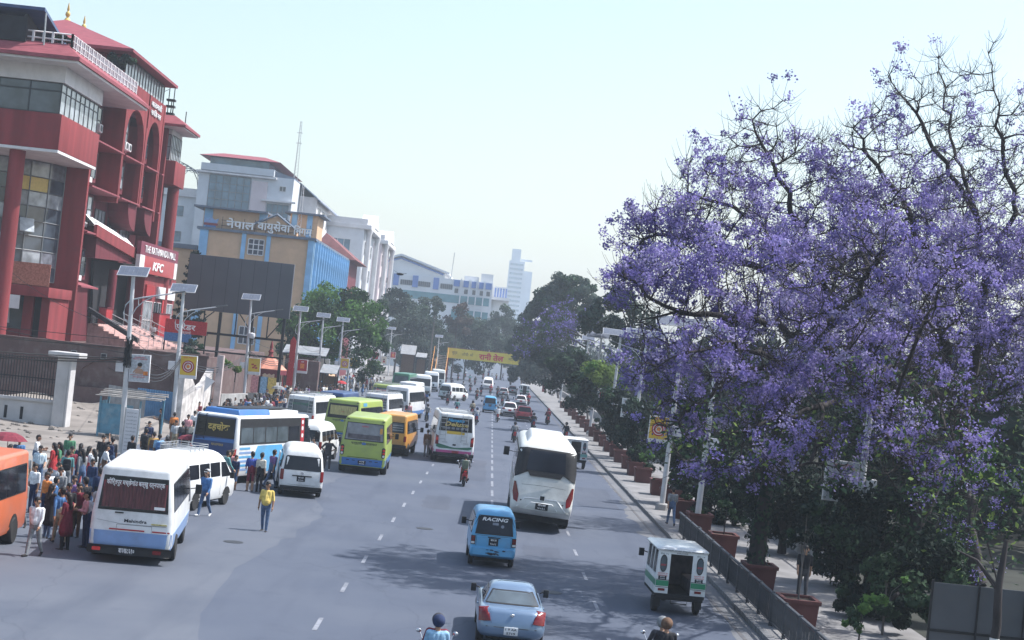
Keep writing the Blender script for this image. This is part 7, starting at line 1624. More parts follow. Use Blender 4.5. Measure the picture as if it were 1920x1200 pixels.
lpole(592, 747, 605, 594, 'fifth solar lamp pole with a portrait poster in front of the leafy tree', 'face', pz=3.0)
lpole(630, 743, 642, 602, 'sixth solar lamp pole with a ring poster in front of the leafy tree', 'ring', pz=3.1)
lpole(649, 738, 659, 604, 'seventh solar lamp pole with a red box poster beside the leafy tree', 'boxes', pz=3.1)
lpole(692, 714, 700, 628, 'bare pole with a red poster at the right edge of the leafy tree', 'red', panel=0, arm=False)
lpole(710, 709, 718, 615, 'eighth solar lamp pole beyond the leafy tree, with a portrait poster', 'face', pz=2.6)
lpole(727, 706, 734, 617, 'ninth solar lamp pole beyond the leafy tree, with a red poster', 'red')
lpole(748, 703, 755, 622, 'tenth solar lamp pole beside the bluish stall roof', 'ring')
lpole(816, 716, 822, 632, 'solar lamp pole standing before the stairs of the banner bridge', None)
# notice board and cable tangle on the first pole, camera on the third
g0 = LP[0][0]; nb = thing('notice_board', 'tall pale metal notice board at the foot of the first lamp pole', 'notice board', (g0.x + .12, g0.y - .3, 0))
b = MB(); b.box(0, .62, -.05, .05, .25, 2.55); b.done('board', M_wht, nb, bevel=.015)
b = MB(); b.box(-.06, 0, -.05, .05, 0, 2.6); b.box(.62, .68, -.05, .05, 0, 2.6); b.done('post', M_steel, nb)
for i in range(11): text_on(lambda u, v, o=0: (.31 + u, -.05 - o, v), 'सार्वजनिक सूचना', .07, M_alu, nb, fit=.5, at=(0, 2.35 - i * .18), off=.004)
b = MB(); r_ = random.Random(9)
for i in range(16):
    pts = [(r_.uniform(-.15, .1) - .12, r_.uniform(-.15, .05) - .1, 4.3 + r_.uniform(0, .3))]
    for k in range(7): pts.append((-.14 + .22 * math.cos(k + i) * r_.uniform(.3, 1), -.12 + .1 * math.sin(k * 1.7 + i), 4.35 + 1.5 * r_.random()))
    b.tube(pts, .02, 4)
o = b.done('cable_tangle', M_black); o.location = (g0.x, g0.y, .2); tag(o, 'tangle of black cables hung on the first lamp pole', 'cables')
g2 = LP[2][0]; b = MB(); b.lathe([(.05, .35), (.25, .3), (.27, .1), (.2, -.1), (.02, -.22)], n=14); b.tube([(-.45, 0, .1), (-.1, 0, .25)], .04, 5); cm = b.done('security_camera', M_wht, None, smooth=True); cm.location = D(472, 632, g2.y); tag(cm, 'white dome camera on the third lamp pole', 'camera'); b = MB(); b.lathe([(.19, -.09), (.17, -.2), (.02, -.26)], n=14); b.done('lens', M_black, cm, smooth=True)
def wire(p, q, sag, r=.018, n=10, bundle=1):
    b = MB()
    for k in range(bundle):
        o = Vector((0, 0, -.09 * k)); b.tube([p.lerp(q, i / n) + o + Vector((0, 0, -4 * (sag + .08 * k) * (i / n) * (1 - i / n))) for i in range(n + 1)], r, 4)
    return tag(b.done('overhead_cable', M_black), None, 'cable')
tops = [(Vector((g.x + .04, g.y - .02, .55 * h))) for g, h in LP]
ws_ = [(Vector((-40, 70, 5.4)), tops[0], .5, 'thick cable bundle coming in from the left to the first lamp pole')] + [(tops[i], tops[i + 1], .9, 'sagging cable bundle between the %s and %s lamp poles' % (n1, n2)) for i, (n1, n2) in enumerate((('first', 'second'), ('second', 'third'), ('third', 'fourth'), ('fourth', 'fifth'), ('fifth', 'sixth'), ('sixth', 'seventh')))]
for p, q, s_, lab in ws_: o = wire(p, q, s_, .026, bundle=3); o['label'] = lab
o = wire(tops[0] + Vector((0, 0, -.4)), Vector((-24, 112, 5.0)), .3, .014); o['label'] = 'thin cable from the first lamp pole to the brown wall'
o = wire(tops[0] + Vector((0, 0, 1.3)), Vector((-36, 117, 9.6)), .6, .014); o['label'] = 'thin cable from the first lamp pole to the mall balcony'
o = wire(tops[1] + Vector((0, 0, .2)), Vector((-26.5, 112, 3.2)), .8, .016); o['label'] = 'slack pale cable hanging from the second lamp pole over the arch'
for k_, (q_, z_) in enumerate(((Vector((-44, 80, 6.8)), .9), (Vector((-42, 96, 7.4)), .2), (Vector((-40, 75, 6.0)), .5))): o = wire(tops[0] + Vector((0, 0, z_)), q_, .35, .016); o['label'] = 'thin cable to the first lamp pole from the left, %s of three' % ('highest at the pole', 'lowest at the pole', 'middle one')[k_]
for k_ in range(5): o = wire(tops[k_] + Vector((0, 0, .9)), tops[k_ + 1] + Vector((0, 0, .5)), .5, .014); o['label'] = 'single thin cable above the sagging bundle at the %s lamp pole' % 'first second third fourth fifth'.split()[k_]
# right row
RP = []
for k, (px, py, h, kind, lab) in enumerate(((1240, 956, 9.3, 'ring', 'near roadside lamp pole with a yellow ring poster below the blossom'), (1304, 1000, 8.8, None, 'lamp pole rising behind the kerb railing by the planters'), (1182, 872, 9.2, 'child', 'roadside lamp pole with pale poster, second beyond the railing'), (1137, 846, 9.3, 'red', 'roadside lamp pole with a red poster, third beyond the railing'), (1105, 815, 9.3, 'boxes', 'roadside lamp pole with a small yellow poster, fourth beyond the railing'), (1084, 790, 9.3, 'ring', 'roadside lamp pole, fifth beyond the railing'), (1066, 770, 9.2, 'face', 'roadside lamp pole, sixth beyond the railing'), (1050, 755, 9.2, 'red', 'roadside lamp pole, seventh beyond the railing'), (1036, 742, 9.2, 'ring', 'farthest roadside lamp pole of the right row'))):
    g = G(px, py, .15); lamp_pole(lab, g.x, g.y, h, -1, kind, 1.2, .15, True, 2 if k in (0, 2, 3, 4) else 1, pz=3.3, pdir=-1)
lamp_pole('near pole in the blossom with twin solar panels and a child poster', 13.9, 58.5, 10.1, -1, 'child', 1.0, .15, True, 2, pz=2.9, pw=1.25, ph=1.5, pdir=-1, armlen=1.6)
# banner footbridge
fbY = 304
br = Bld('footbridge', 'yellow bannered footbridge spanning the road with orange stair rails', 'footbridge', (-2, fbY, 0)); M_yban = mat('yellow_banner', (.62, .50, .07), .8, 0, .12, .6, dirt=.2, dirtcol=(.4, .3, .08)); M_rail = mat('orange_rail', (.55, .26, .07), .7, 0, .1, 2)
ax, cx2 = D(838, 655, fbY).x, 12.5
br.box('deck', M_conc, ax, cx2, fbY, fbY + 2.4, 5.1, 5.45); br.box('banner', M_yban, ax + .1, cx2, fbY - .12, fbY - .06, 4.75, 6.65)
br.put(text_on(YS(fbY - .12), 'रानी तेल', 1.35, M_redl, None, at=(D(921, 672, fbY).x, 5.7), fit=4.7, off=.03, bold=.04))
for s_, px, f_ in (('शुद्ध', 852, 1.0), ('तोरी', 872, 1.2), ('को', 884, .6), ('मिठो', 960, 1.2), ('स्वाद', 975, 1.2)): br.put(text_on(YS(fbY - .12), s_, .7, CL['brown'], None, at=(D(px, 668, fbY).x, 5.75), fit=f_, off=.03))
b = MB()
for i in range(14): x = ax + .2 + i * (cx2 - ax - .4) / 13; b.box(x - .04, x + .04, fbY - .02, fbY + .04, 5.45, 6.75); b.box(x - .04, x + .04, fbY + 2.3, fbY + 2.36, 5.45, 6.75)
for z in (6.1, 6.72): b.box(ax, cx2, fbY - .02, fbY + .03, z, z + .06); b.box(ax, cx2, fbY + 2.3, fbY + 2.36, z, z + .06)
br.part(b, 'deck_railing', mat('rust_red_rail', (.24, .09, .06), .8, 0, .2, 2))
for x in (ax + .3, 10.5): b = MB(); b.box(x - .25, x + .25, fbY + .8, fbY + 1.4, 0, 5.1); br.part(b, 'pier', M_mred)
sx0, sx1 = D(812, 716, fbY - 9).x, D(832, 716, fbY - 9).x
for i in range(17): br.box('stair_step', M_conc, sx0 + .1, sx1 - .1, fbY - 8.5 + i * .5, fbY - 8.5 + (i + 1) * .5, .0 + i * .31, .14 + i * .31)
for x in (sx0, sx1, sx0 - .7):
    b = MB(); b.poly([(x, fbY - 9, 0), (x, fbY - 9, 1.0), (x, fbY, 6.7), (x, fbY, 5.6)], (.08, 0, 0)); br.part(b, 'stair_rail', M_rail)
for k, (px, c) in enumerate(((918, 'pale_grey'), (958, 'maroon'), (972, 'pale_grey'))): person('person in %s crossing the banner bridge%s' % (c.replace('_', ' '), (', above the red lettering', ', near its dark end', ', at its right end under the trees')[k]), 'walk', (D(px, 655, fbY + 1).x, fbY + 1, 5.46), R((90, -90, 90)[k]), c, 'charcoal')
# planters
M_terra = mat('brick_red_planter', (.10, .036, .034), .85, 0, .2, 1.6, bump=.2, bscale=12, dirt=.4, dirtcol=(.11, .05, .045)); M_earth = mat('planter_soil', (.06, .045, .035), .95, 0, .3, 4, bump=.5)
b = MB(); b.add([(x * .52, y * .62, 0) for x, y in ((-1, -1), (1, -1), (1, 1), (-1, 1))] + [(x * .58, y * .68, .82) for x, y in ((-1, -1), (1, -1), (1, 1), (-1, 1))], [(3, 2, 1, 0), (0, 1, 5, 4), (1, 2, 6, 5), (2, 3, 7, 6), (3, 0, 4, 7)]); pl_m = b.done('planter_body', M_terra)
b = MB()
for x0, x1, y0, y1 in ((-.64, .64, -.74, -.60), (-.64, .64, .60, .74), (-.64, -.50, -.599, .599), (.50, .64, -.599, .599)): b.box(x0, x1, y0, y1, .80, .92)
rim_m = b.done('rim', M_terra, bevel=.012); b = MB(); b.box(-.5, .5, -.6, .6, .7, .84); so_m = b.done('soil', M_earth)
PLX = []
for i, Y in enumerate([46.6, 54.0, 62.9, 70.9, 77.0, 83.4, 89.5, 97.8, 103, 109, 115, 121, 127, 134, 141, 149, 157, 166, 175, 185, 196, 208, 222]):
    X = 9.62 + .012 * (Y - 46) * (1 if Y < 90 else .5) + rnd.uniform(-.06, .06)
    w_ = ('big planter nearest the camera, holding a thin sapling', 'planter second from the near end of the railing, with the ivy clad trunk', 'planter third from the near end of the railing', 'planter at the far end of the railing', 'planter just past the railing')[i] if i < 5 else 'brick red planter number %s along the kerb beyond the railing' % ('one two three four five six seven eight nine ten eleven twelve thirteen fourteen fifteen sixteen seventeen eighteen'.split()[i - 5])
    t = thing('planter', w_ if 'planter' in w_[:30] else w_, 'planter', (X, Y, .15), rnd.uniform(-.03, .03), 'brick red planters'); PLX.append((X, Y))
    for m_, nm in ((pl_m, 'planter_body'), (rim_m, 'rim'), (so_m, 'soil')): link(nm, m_.data, t)
    t.scale = (.86, .84, .97)
for o in (pl_m, rim_m, so_m): bpy.data.objects.remove(o)
# kerb railing: posts, rails and every bar
rl = thing('railing', 'dark grey iron railing between kerb and planters at the lower right', 'railing', (8.86, 36, .15)); M_dkrail = mat('dark_railing', (.055, .06, .07), .6, .2, .2, 4)
b = MB(); b.box(-.012, .012, -.012, .012, .12, .86); bar_ = b.done('bar', M_dkrail, rl); b = MB(); b.box(-.05, .05, -.05, .05, 0, 1.0); po_ = b.done('post', M_dkrail, rl, bevel=.01)
b = MB(); b.box(-.045, .045, 0, 2.02, .90, .97); tr_ = b.done('top_rail', M_dkrail, rl, bevel=.012); b = MB(); b.box(-.02, .02, 0, 2.02, .10, .14); lr_ = b.done('lower_rail', M_dkrail, rl)
first = True
for i in range(16):
    for proto, y0s in ((po_, [0]), (tr_, [.05]), (lr_, [.05]), (bar_, [.2 + .135 * k for k in range(13)])):
        for y in y0s:
            if first and y == y0s[0]: o = proto
            else: o = proto.copy(); COL.objects.link(o); o.parent = rl
            o.location = (rnd.uniform(-.004, .004), i * 2.1 + y, 0)
    first = False
# grey panel fence at the lower right corner and posts
pf = Bld('panel_fence', 'grey sheet metal fence panels with black joints at the lower right corner', 'fence', (15, 42.6, .15)); M_gp = mat('grey_fence_sheet', (.07, .076, .088), .6, .1, .12, 1, dirt=.3)
for i in range(6): pf.box('panel', M_gp, 12.35 + i * 1.25, 13.56 + i * 1.25, 42.6, 42.64, .3, 2.35)
for i in range(7): pf.box('post', M_iron, 12.31 + i * 1.25, 12.349 + i * 1.25, 42.55, 42.66, .15, 2.42)
pf.box('rail', M_iron, 12.3, 19.9, 42.57, 42.598, 1.05, 1.12)
# park boundary wall far under the trees
pw_ = Bld('park_wall', 'low grey park wall with iron railing under the trees on the right', 'wall', (13.8, 120, .13)); pw_.box('base_wall', M_conc, 13.6, 13.95, 60, 330, .1, .9)
b = MB()
for i in range(300): b.box(13.76, 13.79, 60 + i * .9, 60.03 + i * .9, .9, 2.3)
b.box(13.74, 13.81, 60, 330, 2.2, 2.26); o = pw_.part(b, 'iron_bars', M_iron); o['kind'] = 'stuff'
# litter and small stones on the dirt plot and bay
b = MB(); r_ = random.Random(17)
for i in range(160):
    x, y = r_.uniform(-34, -19.5), r_.uniform(84, 111); s_ = r_.uniform(.05, .2); b.ell((x, y, dirt_h(x, y) + s_ * .2), (s_, s_ * .8, s_ * .5), 6, 0, 4)
o = b.done('rubble', M_dirt); tag(o, kind='stuff')
for k, (px, py) in enumerate(((590, 1188),)): pass
bd = D(750, 514, 120); b = MB(); b.ell((0, 0, 0), (.28, .14, .10), 8); b.poly([(-.1, 0, .03), (-.5, .1, .25), (-.45, -.15, .22)], (0, 0, .02)); b.poly([(.1, 0, .03), (.45, .1, .1), (.5, -.12, .08)], (0, 0, .02)); b.poly([(-.25, 0, -.02), (-.42, .08, -.02), (-.42, -.08, -.02)], (0, 0, .02)); o = b.done('bird', M_black); o.location = bd; tag(o, 'black bird gliding in front of the far white hall', 'bird')
print('street', round(time.time() - T0, 1))
# ================================================================ trees and plants
M_bark = mat('dark_bark', (.036, .031, .032), .95, 0, .35, 3, bump=.8, bscale=9, stretch=(1, 1, .3)); M_bark2 = mat('grey_bark', (.11, .10, .095), .95, 0, .3, 3, bump=.7, bscale=9, stretch=(1, 1, .3))
M_bloom = leafmat('lilac_blossom', (.25, .21, .47), .35, 1.5, .4); M_bloom3 = leafmat('pale_lilac_blossom', (.33, .30, .51), .3, 1.5, .4); M_bloom2 = leafmat('deep_lilac_blossom', (.165, .138, .37), .35, 1.5, .35)
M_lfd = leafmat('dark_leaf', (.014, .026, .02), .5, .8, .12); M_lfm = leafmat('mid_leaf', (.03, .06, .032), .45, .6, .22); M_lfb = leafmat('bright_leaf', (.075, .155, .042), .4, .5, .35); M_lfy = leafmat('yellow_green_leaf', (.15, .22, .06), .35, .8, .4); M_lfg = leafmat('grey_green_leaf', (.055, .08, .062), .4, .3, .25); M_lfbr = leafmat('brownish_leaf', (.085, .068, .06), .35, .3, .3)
def quads(C, Nrm, size, rng, asp=1.6):
    n = len(C); t = rng.normal(size=(n, 3)); a = np.cross(Nrm, t); a /= np.linalg.norm(a, axis=1)[:, None] + 1e-9; b = np.cross(Nrm, a); b /= np.linalg.norm(b, axis=1)[:, None] + 1e-9
    s = (size * rng.uniform(.6, 1.3, n))[:, None]; bend = Nrm * s * rng.uniform(-.3, .3, n)[:, None]
    V = np.stack([C - a * s * asp * .5, C - b * s * .5 + bend, C + a * s * asp * .5, C + b * s * .5 + bend], 1).reshape(-1, 3)
    return V, np.arange(4 * n).reshape(-1, 4)
def segs_mesh(P0, P1, R0, R1):
    """frusta for many branch segments; more sides for thick ones"""
    Vs, Fs = [], []; o = 0
    for k, sel in ((7, np.maximum(R0, R1) > .05), (3, np.maximum(R0, R1) <= .05)):
        p0, p1, r0, r1 = P0[sel], P1[sel], R0[sel], R1[sel]; n = len(p0)
        if not n: continue
        d = p1 - p0; d /= np.linalg.norm(d, axis=1)[:, None] + 1e-9; p0 = p0 - d * (r0 * .35)[:, None]
        h = np.where(np.abs(d[:, 2:3]) < .9, np.array([[0, 0, 1.]]), np.array([[1., 0, 0]])); a = np.cross(d, h); a /= np.linalg.norm(a, axis=1)[:, None]; b = np.cross(d, a)
        th = 2 * np.pi * np.arange(k) / k; ring = a[:, None] * np.cos(th)[None, :, None] + b[:, None] * np.sin(th)[None, :, None]
        V = np.concatenate([p0[:, None] + ring * r0[:, None, None], p1[:, None] + ring * r1[:, None, None]], 1).reshape(-1, 3)
        base = (np.arange(n) * 2 * k)[:, None] + o; j = np.arange(k)
        F = np.stack([base + j, base + (j + 1) % k, base + k + (j + 1) % k, base + k + j], 2).reshape(-1, 4)
        Vs.append(V); Fs.append(F); o += len(V)
    return np.concatenate(Vs), np.concatenate(Fs)
def colonise(start, lobes, n, seed, step=.45, infl=3.0, kill=.7, iters=90, up=.12):
    rng = np.random.default_rng(seed); A = []; tag_ = []
    w = np.array([l[1] ** 2 * l[2] for l in lobes]); w /= w.sum()
    for (c, r, dens, bl), k in zip(lobes, (w * n).astype(int)):
        q = rng.normal(size=(k, 3)); q /= np.linalg.norm(q, axis=1)[:, None]; q *= (rng.uniform(0, 1, k) ** .45)[:, None] * r; q[:, 1] *= 1.0
        A.append(np.array(c) + q); tag_ += [bl] * k
    A = np.concatenate(A); T = np.array(tag_); keep = A[:, 2] > 2.0; A, T = A[keep], T[keep]
    nodes, par = [], []                                                # main limbs are given as polylines; each later one leaves the nearest node of those before it
    for ln in start:
        ln = [np.array(p, float) for p in ln]; k = -1
        if nodes:
            dd = [np.linalg.norm(q - ln[0]) for q in nodes]; k = int(np.argmin(dd)); 
        prev = nodes[k] if k >= 0 else None
        for p in ln:
            if prev is None: nodes.append(p); par.append(-1); prev = p; k = 0; continue
            m_ = max(1, int(np.linalg.norm(p - prev) / step))
            for j in range(1, m_ + 1):
                q = prev + (p - prev) * j / m_ + (rng.normal(size=3) * .09 if j < m_ else 0); nodes.append(q); par.append(k); k = len(nodes) - 1
            prev = p
    alive = np.ones(len(A), bool)
    for it in range(iters):
        kd = kdtree.KDTree(len(nodes))
        for i, p in enumerate(nodes): kd.insert(p, i)
        kd.balance(); acc = {}
        near_all = infl if it > 8 else 6.0
        for j in np.nonzero(alive)[0]:
            co, i, d = kd.find(A[j])
            if d < kill: alive[j] = False
            elif d < near_all: v = acc.setdefault(i, np.zeros(3)); v += (A[j] - nodes[i]) / d
        if not acc: break
        for i, v in acc.items():
            v = v + rng.normal(size=3) * .25; v[2] += up * np.linalg.norm(v); L_ = np.linalg.norm(v)
            if L_ < 1e-6: continue
            p = nodes[i] + v / L_ * step
            nodes.append(p); par.append(i)
        if len(nodes) > 14000: break
    return np.array(nodes), np.array(par), A, T
def branchy_tree(name, label, cat, base, start, lobes, n, seed, clusters, floret=.075, per=26, tipr=.016, twig=(2, .95), group=None, mats=None, expo=2.3, leafy=None, spread=.30, mtrunk=None):
    nodes, par, A, T = colonise(start, lobes, n, seed); N = len(nodes); rng = np.random.default_rng(seed + 1)
    kids = np.zeros(N, int); np.add.at(kids, par[1:], 1)
    acc = np.zeros(N)
    for i in range(N - 1, 0, -1):
        if acc[i] == 0: acc[i] = tipr ** expo
        acc[par[i]] += acc[i]
    rad = acc ** (1 / expo); rad[:2] *= 1.1
    P0, P1, R0, R1 = [nodes[par[1:]]], [nodes[1:]], [np.minimum(rad[par[1:]], rad[1:] * 1.5)], [rad[1:]]
    thin = np.nonzero(rad < tipr * 3.2)[0]; tw_tips = []
    for rep in range(twig[0]):
        i = rng.choice(thin, int(len(thin) * .75), replace=False); p = nodes[i]; d = rng.normal(size=(len(i), 3)) * .8 + (nodes[i] - nodes[np.maximum(par[i], 0)]) * 1.2; d[:, 2] += .1; d /= np.linalg.norm(d, axis=1)[:, None]; L_ = twig[1] * rng.uniform(.4, 1.25, len(i)); r = tipr * .62
        for s_ in range(3):
            q = p + d * (L_ / 3)[:, None]; P0.append(p); P1.append(q); R0.append(np.full(len(i), r)); r *= .72; R1.append(np.full(len(i), r)); d = d + np.array([0, 0, .42]) + rng.normal(size=d.shape) * .12; d /= np.linalg.norm(d, axis=1)[:, None]; p = q
        tw_tips.append(p)
    V, F = segs_mesh(*[np.concatenate(x) for x in (P0, P1, R0, R1)])
    t = thing(name, label, cat, base, 0, group); b0 = np.array(base)
    link('trunk', np_mesh('branches', V - b0, F, mtrunk or M_bark, smooth=True), t)
    tips = np.concatenate(tw_tips)
    # blossom clusters hang where the lobe they belong to is in flower
    cen = np.array([l[0] for l in lobes]); rr = np.array([l[1] for l in lobes]); bl = np.array([l[3] for l in lobes])
    dd = np.linalg.norm(tips[:, None] - cen[None], axis=2) / rr[None]; bw = bl[np.argmin(dd, 1)]
    nz_ = np.array([mnoise.noise(Vector(p) * .62) for p in tips]); ok = rng.uniform(0, 1, len(tips)) < bw * np.clip(.42 + 2.6 * nz_, 0, 1.4)
    tp = tips[ok]; tp = tp[rng.permutation(len(tp))[:clusters]]
    k = len(tp); per_i = rng.poisson(per, k); idx = np.repeat(np.arange(k), per_i); sp = spread * rng.uniform(.5, 1.25, k)
    C = tp[idx] + rng.normal(size=(len(idx), 3)) * sp[idx][:, None] * np.array([.62, .62, .55]); Nn = rng.normal(size=(len(idx), 3)) + np.array([0, 0, .4]); Nn /= np.linalg.norm(Nn, axis=1)[:, None]
    V, F = quads(C - b0, Nn, np.full(len(idx), floret), rng, 1.35); mi = rng.choice(3, k, p=[.5, .28, .22])[idx]
    o = link('blossom' if not mats else 'crown', np_mesh('blossom', V, F, mats or [M_bloom, M_bloom2, M_bloom3], mi), t); o['kind'] = 'stuff'
    if leafy:
        lp = tips[rng.permutation(len(tips))[:leafy[0]]]; lp = lp[lp[:, 2] < leafy[1]]; C = np.repeat(lp, leafy[2], 0) + rng.normal(size=(len(lp) * leafy[2], 3)) * .3
        Nn = rng.normal(size=C.shape) + np.array([0, 0, .8]); Nn /= np.linalg.norm(Nn, axis=1)[:, None]; V, F = quads(C - b0, Nn, np.full(len(C), .10), rng, 2.0); o = link('foliage', np_mesh('foliage', V, F, [M_lfm, M_lfy], (rng.uniform(0, 1, len(C)) < .2).astype(int)), t); o['kind'] = 'stuff'
    return t
def lob(px, py, rpx, Y, dens=1.0, bl=1.0): return (tuple(D(px, py, Y)), rpx / 3000 * Y, dens, bl)
# the great jacaranda whose crown hangs over the pavement; limbs follow the real tree
def limb(*q): return [tuple(D(px, py, Y)) for px, py, Y in q]
branchy_tree('jacaranda_tree', 'wide flowering jacaranda leaning over the pavement and kerb', 'tree', (15.2, 56, .13),
    [[(15.2, 56, .1), (15.3, 56, 1.5), tuple(D(1752, 900, 56))] + limb((1720, 820, 56), (1650, 750, 55.5), (1560, 705, 54.5), (1470, 690, 54), (1380, 690, 53), (1290, 730, 52.5)),
     limb((1700, 800, 56), (1640, 660, 57), (1560, 560, 57), (1515, 470, 57), (1480, 380, 56), (1440, 290, 56)), limb((1560, 560, 57), (1460, 520, 56), (1370, 480, 55), (1280, 440, 55), (1230, 440, 55)), limb((1515, 470, 57), (1430, 420, 58), (1350, 380, 59), (1290, 360, 59)),
     limb((1640, 740, 55.5), (1530, 640, 54), (1420, 600, 52), (1300, 590, 51), (1200, 600, 51)), limb((1560, 560, 57), (1590, 450, 58), (1570, 340, 59), (1540, 270, 59)), limb((1480, 690, 54), (1380, 640, 50), (1290, 660, 49), (1210, 680, 49)), limb((1650, 750, 55.5), (1540, 760, 51), (1440, 790, 49), (1370, 810, 48)), limb((1540, 760, 51), (1530, 840, 48), (1470, 890, 47)), limb((1530, 640, 54), (1600, 560, 47), (1650, 490, 45)), limb((1300, 590, 51), (1220, 560, 51), (1170, 520, 52)), limb((1380, 690, 53), (1300, 770, 50), (1250, 800, 49))],
    [lob(1420, 290, 100, 56, .6, .2), lob(1330, 340, 85, 58, .6, .4), lob(1260, 430, 80, 55, .9, 1.0), lob(1190, 480, 50, 55, .9, 1.2), lob(1235, 565, 65, 52, 1, 1.3), lob(1360, 440, 105, 54, 1, .6), lob(1300, 560, 105, 51, 1.1, 1.3), lob(1430, 540, 120, 53, 1, 1.0), lob(1520, 420, 115, 57, .9, .35), lob(1540, 300, 65, 58, .6, .4), lob(1470, 215, 36, 56, .5, 1.4), lob(1410, 200, 22, 56, .5, 1.4), lob(1320, 690, 90, 50, .9, .8), lob(1450, 680, 110, 52, .9, .45), lob(1240, 670, 60, 50, .9, .9), lob(1540, 560, 105, 45, .8, .6), lob(1640, 480, 90, 45, .7, .6), lob(1380, 790, 75, 49, .7, .6), lob(1400, 870, 55, 48, .6, .5), lob(1540, 850, 80, 47, .6, .45), lob(1300, 880, 40, 48, .4, .5), lob(1270, 790, 60, 50, .7, .9), lob(1500, 780, 80, 51, .7, .35), lob(1210, 720, 55, 50, .9, 1.1), lob(1330, 840, 50, 49, .5, .8), lob(1180, 530, 55, 53, 1, 1.3), lob(1420, 850, 50, 48, .5, .4)],
    7200, 11, 3700, leafy=(900, 6.5, 10), per=44, twig=(7, 1.0), spread=.22, floret=.07, tipr=.02, expo=2.12)
branchy_tree('jacaranda_tree', 'tall sparsely flowering jacaranda at the right edge, bare twigs against the sky', 'tree', (18.4, 58.5, .13),
    [[(18.4, 58.5, .1), (18.3, 58.5, 1.6), tuple(D(1800, 880, 58.5))] + limb((1805, 780, 58), (1835, 650, 58), (1850, 520, 58), (1825, 390, 58), (1750, 280, 58), (1700, 190, 58)), limb((1805, 780, 58), (1765, 640, 57), (1740, 500, 56), (1700, 390, 56), (1645, 310, 57), (1600, 240, 58)), limb((1850, 520, 58), (1905, 400, 58), (1880, 260, 58), (1860, 120, 58)), limb((1765, 640, 57), (1690, 560, 54), (1630, 500, 53), (1600, 420, 53)), limb((1805, 780, 58), (1740, 730, 53), (1660, 690, 51), (1590, 660, 50)), limb((1835, 650, 58), (1900, 600, 56), (1960, 560, 55)), limb((1805, 780, 58), (1870, 740, 54), (1930, 700, 52)), limb((1660, 690, 51), (1640, 780, 49), (1690, 860, 48)), limb((1740, 730, 53), (1790, 830, 49)), limb((1825, 390, 58), (1790, 280, 60), (1770, 180, 61), (1760, 110, 61))],
    [lob(1690, 190, 75, 58, .45, .15), lob(1790, 170, 70, 60, .45, .10), lob(1640, 280, 80, 57, .6, .25), lob(1770, 310, 110, 58, .7, .22), lob(1880, 290, 100, 58, .6, .25), lob(1650, 420, 110, 55, .9, .8), lob(1780, 470, 120, 56, .9, .5), lob(1900, 500, 110, 57, .9, .6), lob(1620, 540, 100, 54, .9, .8), lob(1720, 620, 110, 54, .9, .45), lob(1880, 680, 110, 55, .8, .35), lob(1620, 690, 100, 49, .8, .45), lob(1760, 760, 90, 50, .6, .4), lob(1680, 850, 80, 48, .7, .5), lob(1790, 860, 70, 48, .6, .5), lob(1740, 560, 100, 44, .7, .5), lob(1860, 90, 40, 58, .3, .05), lob(1760, 110, 26, 60, .3, .9), lob(1960, 560, 100, 55, .6, .6)],
    5800, 23, 2100, leafy=(1100, 8, 10), per=44, twig=(7, 1.0), spread=.22, floret=.07, tipr=.02, expo=2.12)
branchy_tree('jacaranda_tree', 'jacaranda standing behind the first two, deep in the park', 'tree', (21, 74, .13), [[(21, 74, .1), (20.9, 74, 1.6), (20.6, 74, 3.2), (20.4, 74, 4.6)], limb((1750, 640, 74), (1600, 560, 74)), limb((1780, 600, 74), (1800, 460, 74))],
    [lob(1560, 540, 130, 74, 1, .8), lob(1680, 620, 130, 74, 1, .6), lob(1800, 560, 130, 74, 1, .6), lob(1880, 660, 130, 74, 1, .5), lob(1480, 640, 110, 74, 1, .7), lob(1740, 420, 120, 74, .8, .6), lob(1880, 420, 110, 74, .8, .5)], 2400, 31, 1300, leafy=(600, 8, 10), floret=.085, per=24, twig=(5, 1.1), spread=.25)
branchy_tree('jacaranda_tree', 'small branch of jacaranda with low blossom at the lower right corner', 'tree', (14.6, 44.5, .13), [[(14.6, 44.5, .1), (14.65, 44.5, .8), (14.55, 44.4, 1.6), (14.6, 44.4, 2.4)]],
    [lob(1800, 970, 55, 45, 1, 1.1), lob(1850, 960, 60, 45, 1, 1.2), lob(1850, 1040, 45, 45, 1, 1.3), lob(1740, 960, 55, 45, .8, .5), lob(1900, 900, 60, 45, 1, .8)], 700, 41, 800, leafy=(400, 9, 14), tipr=.012, floret=.05, spread=.2)
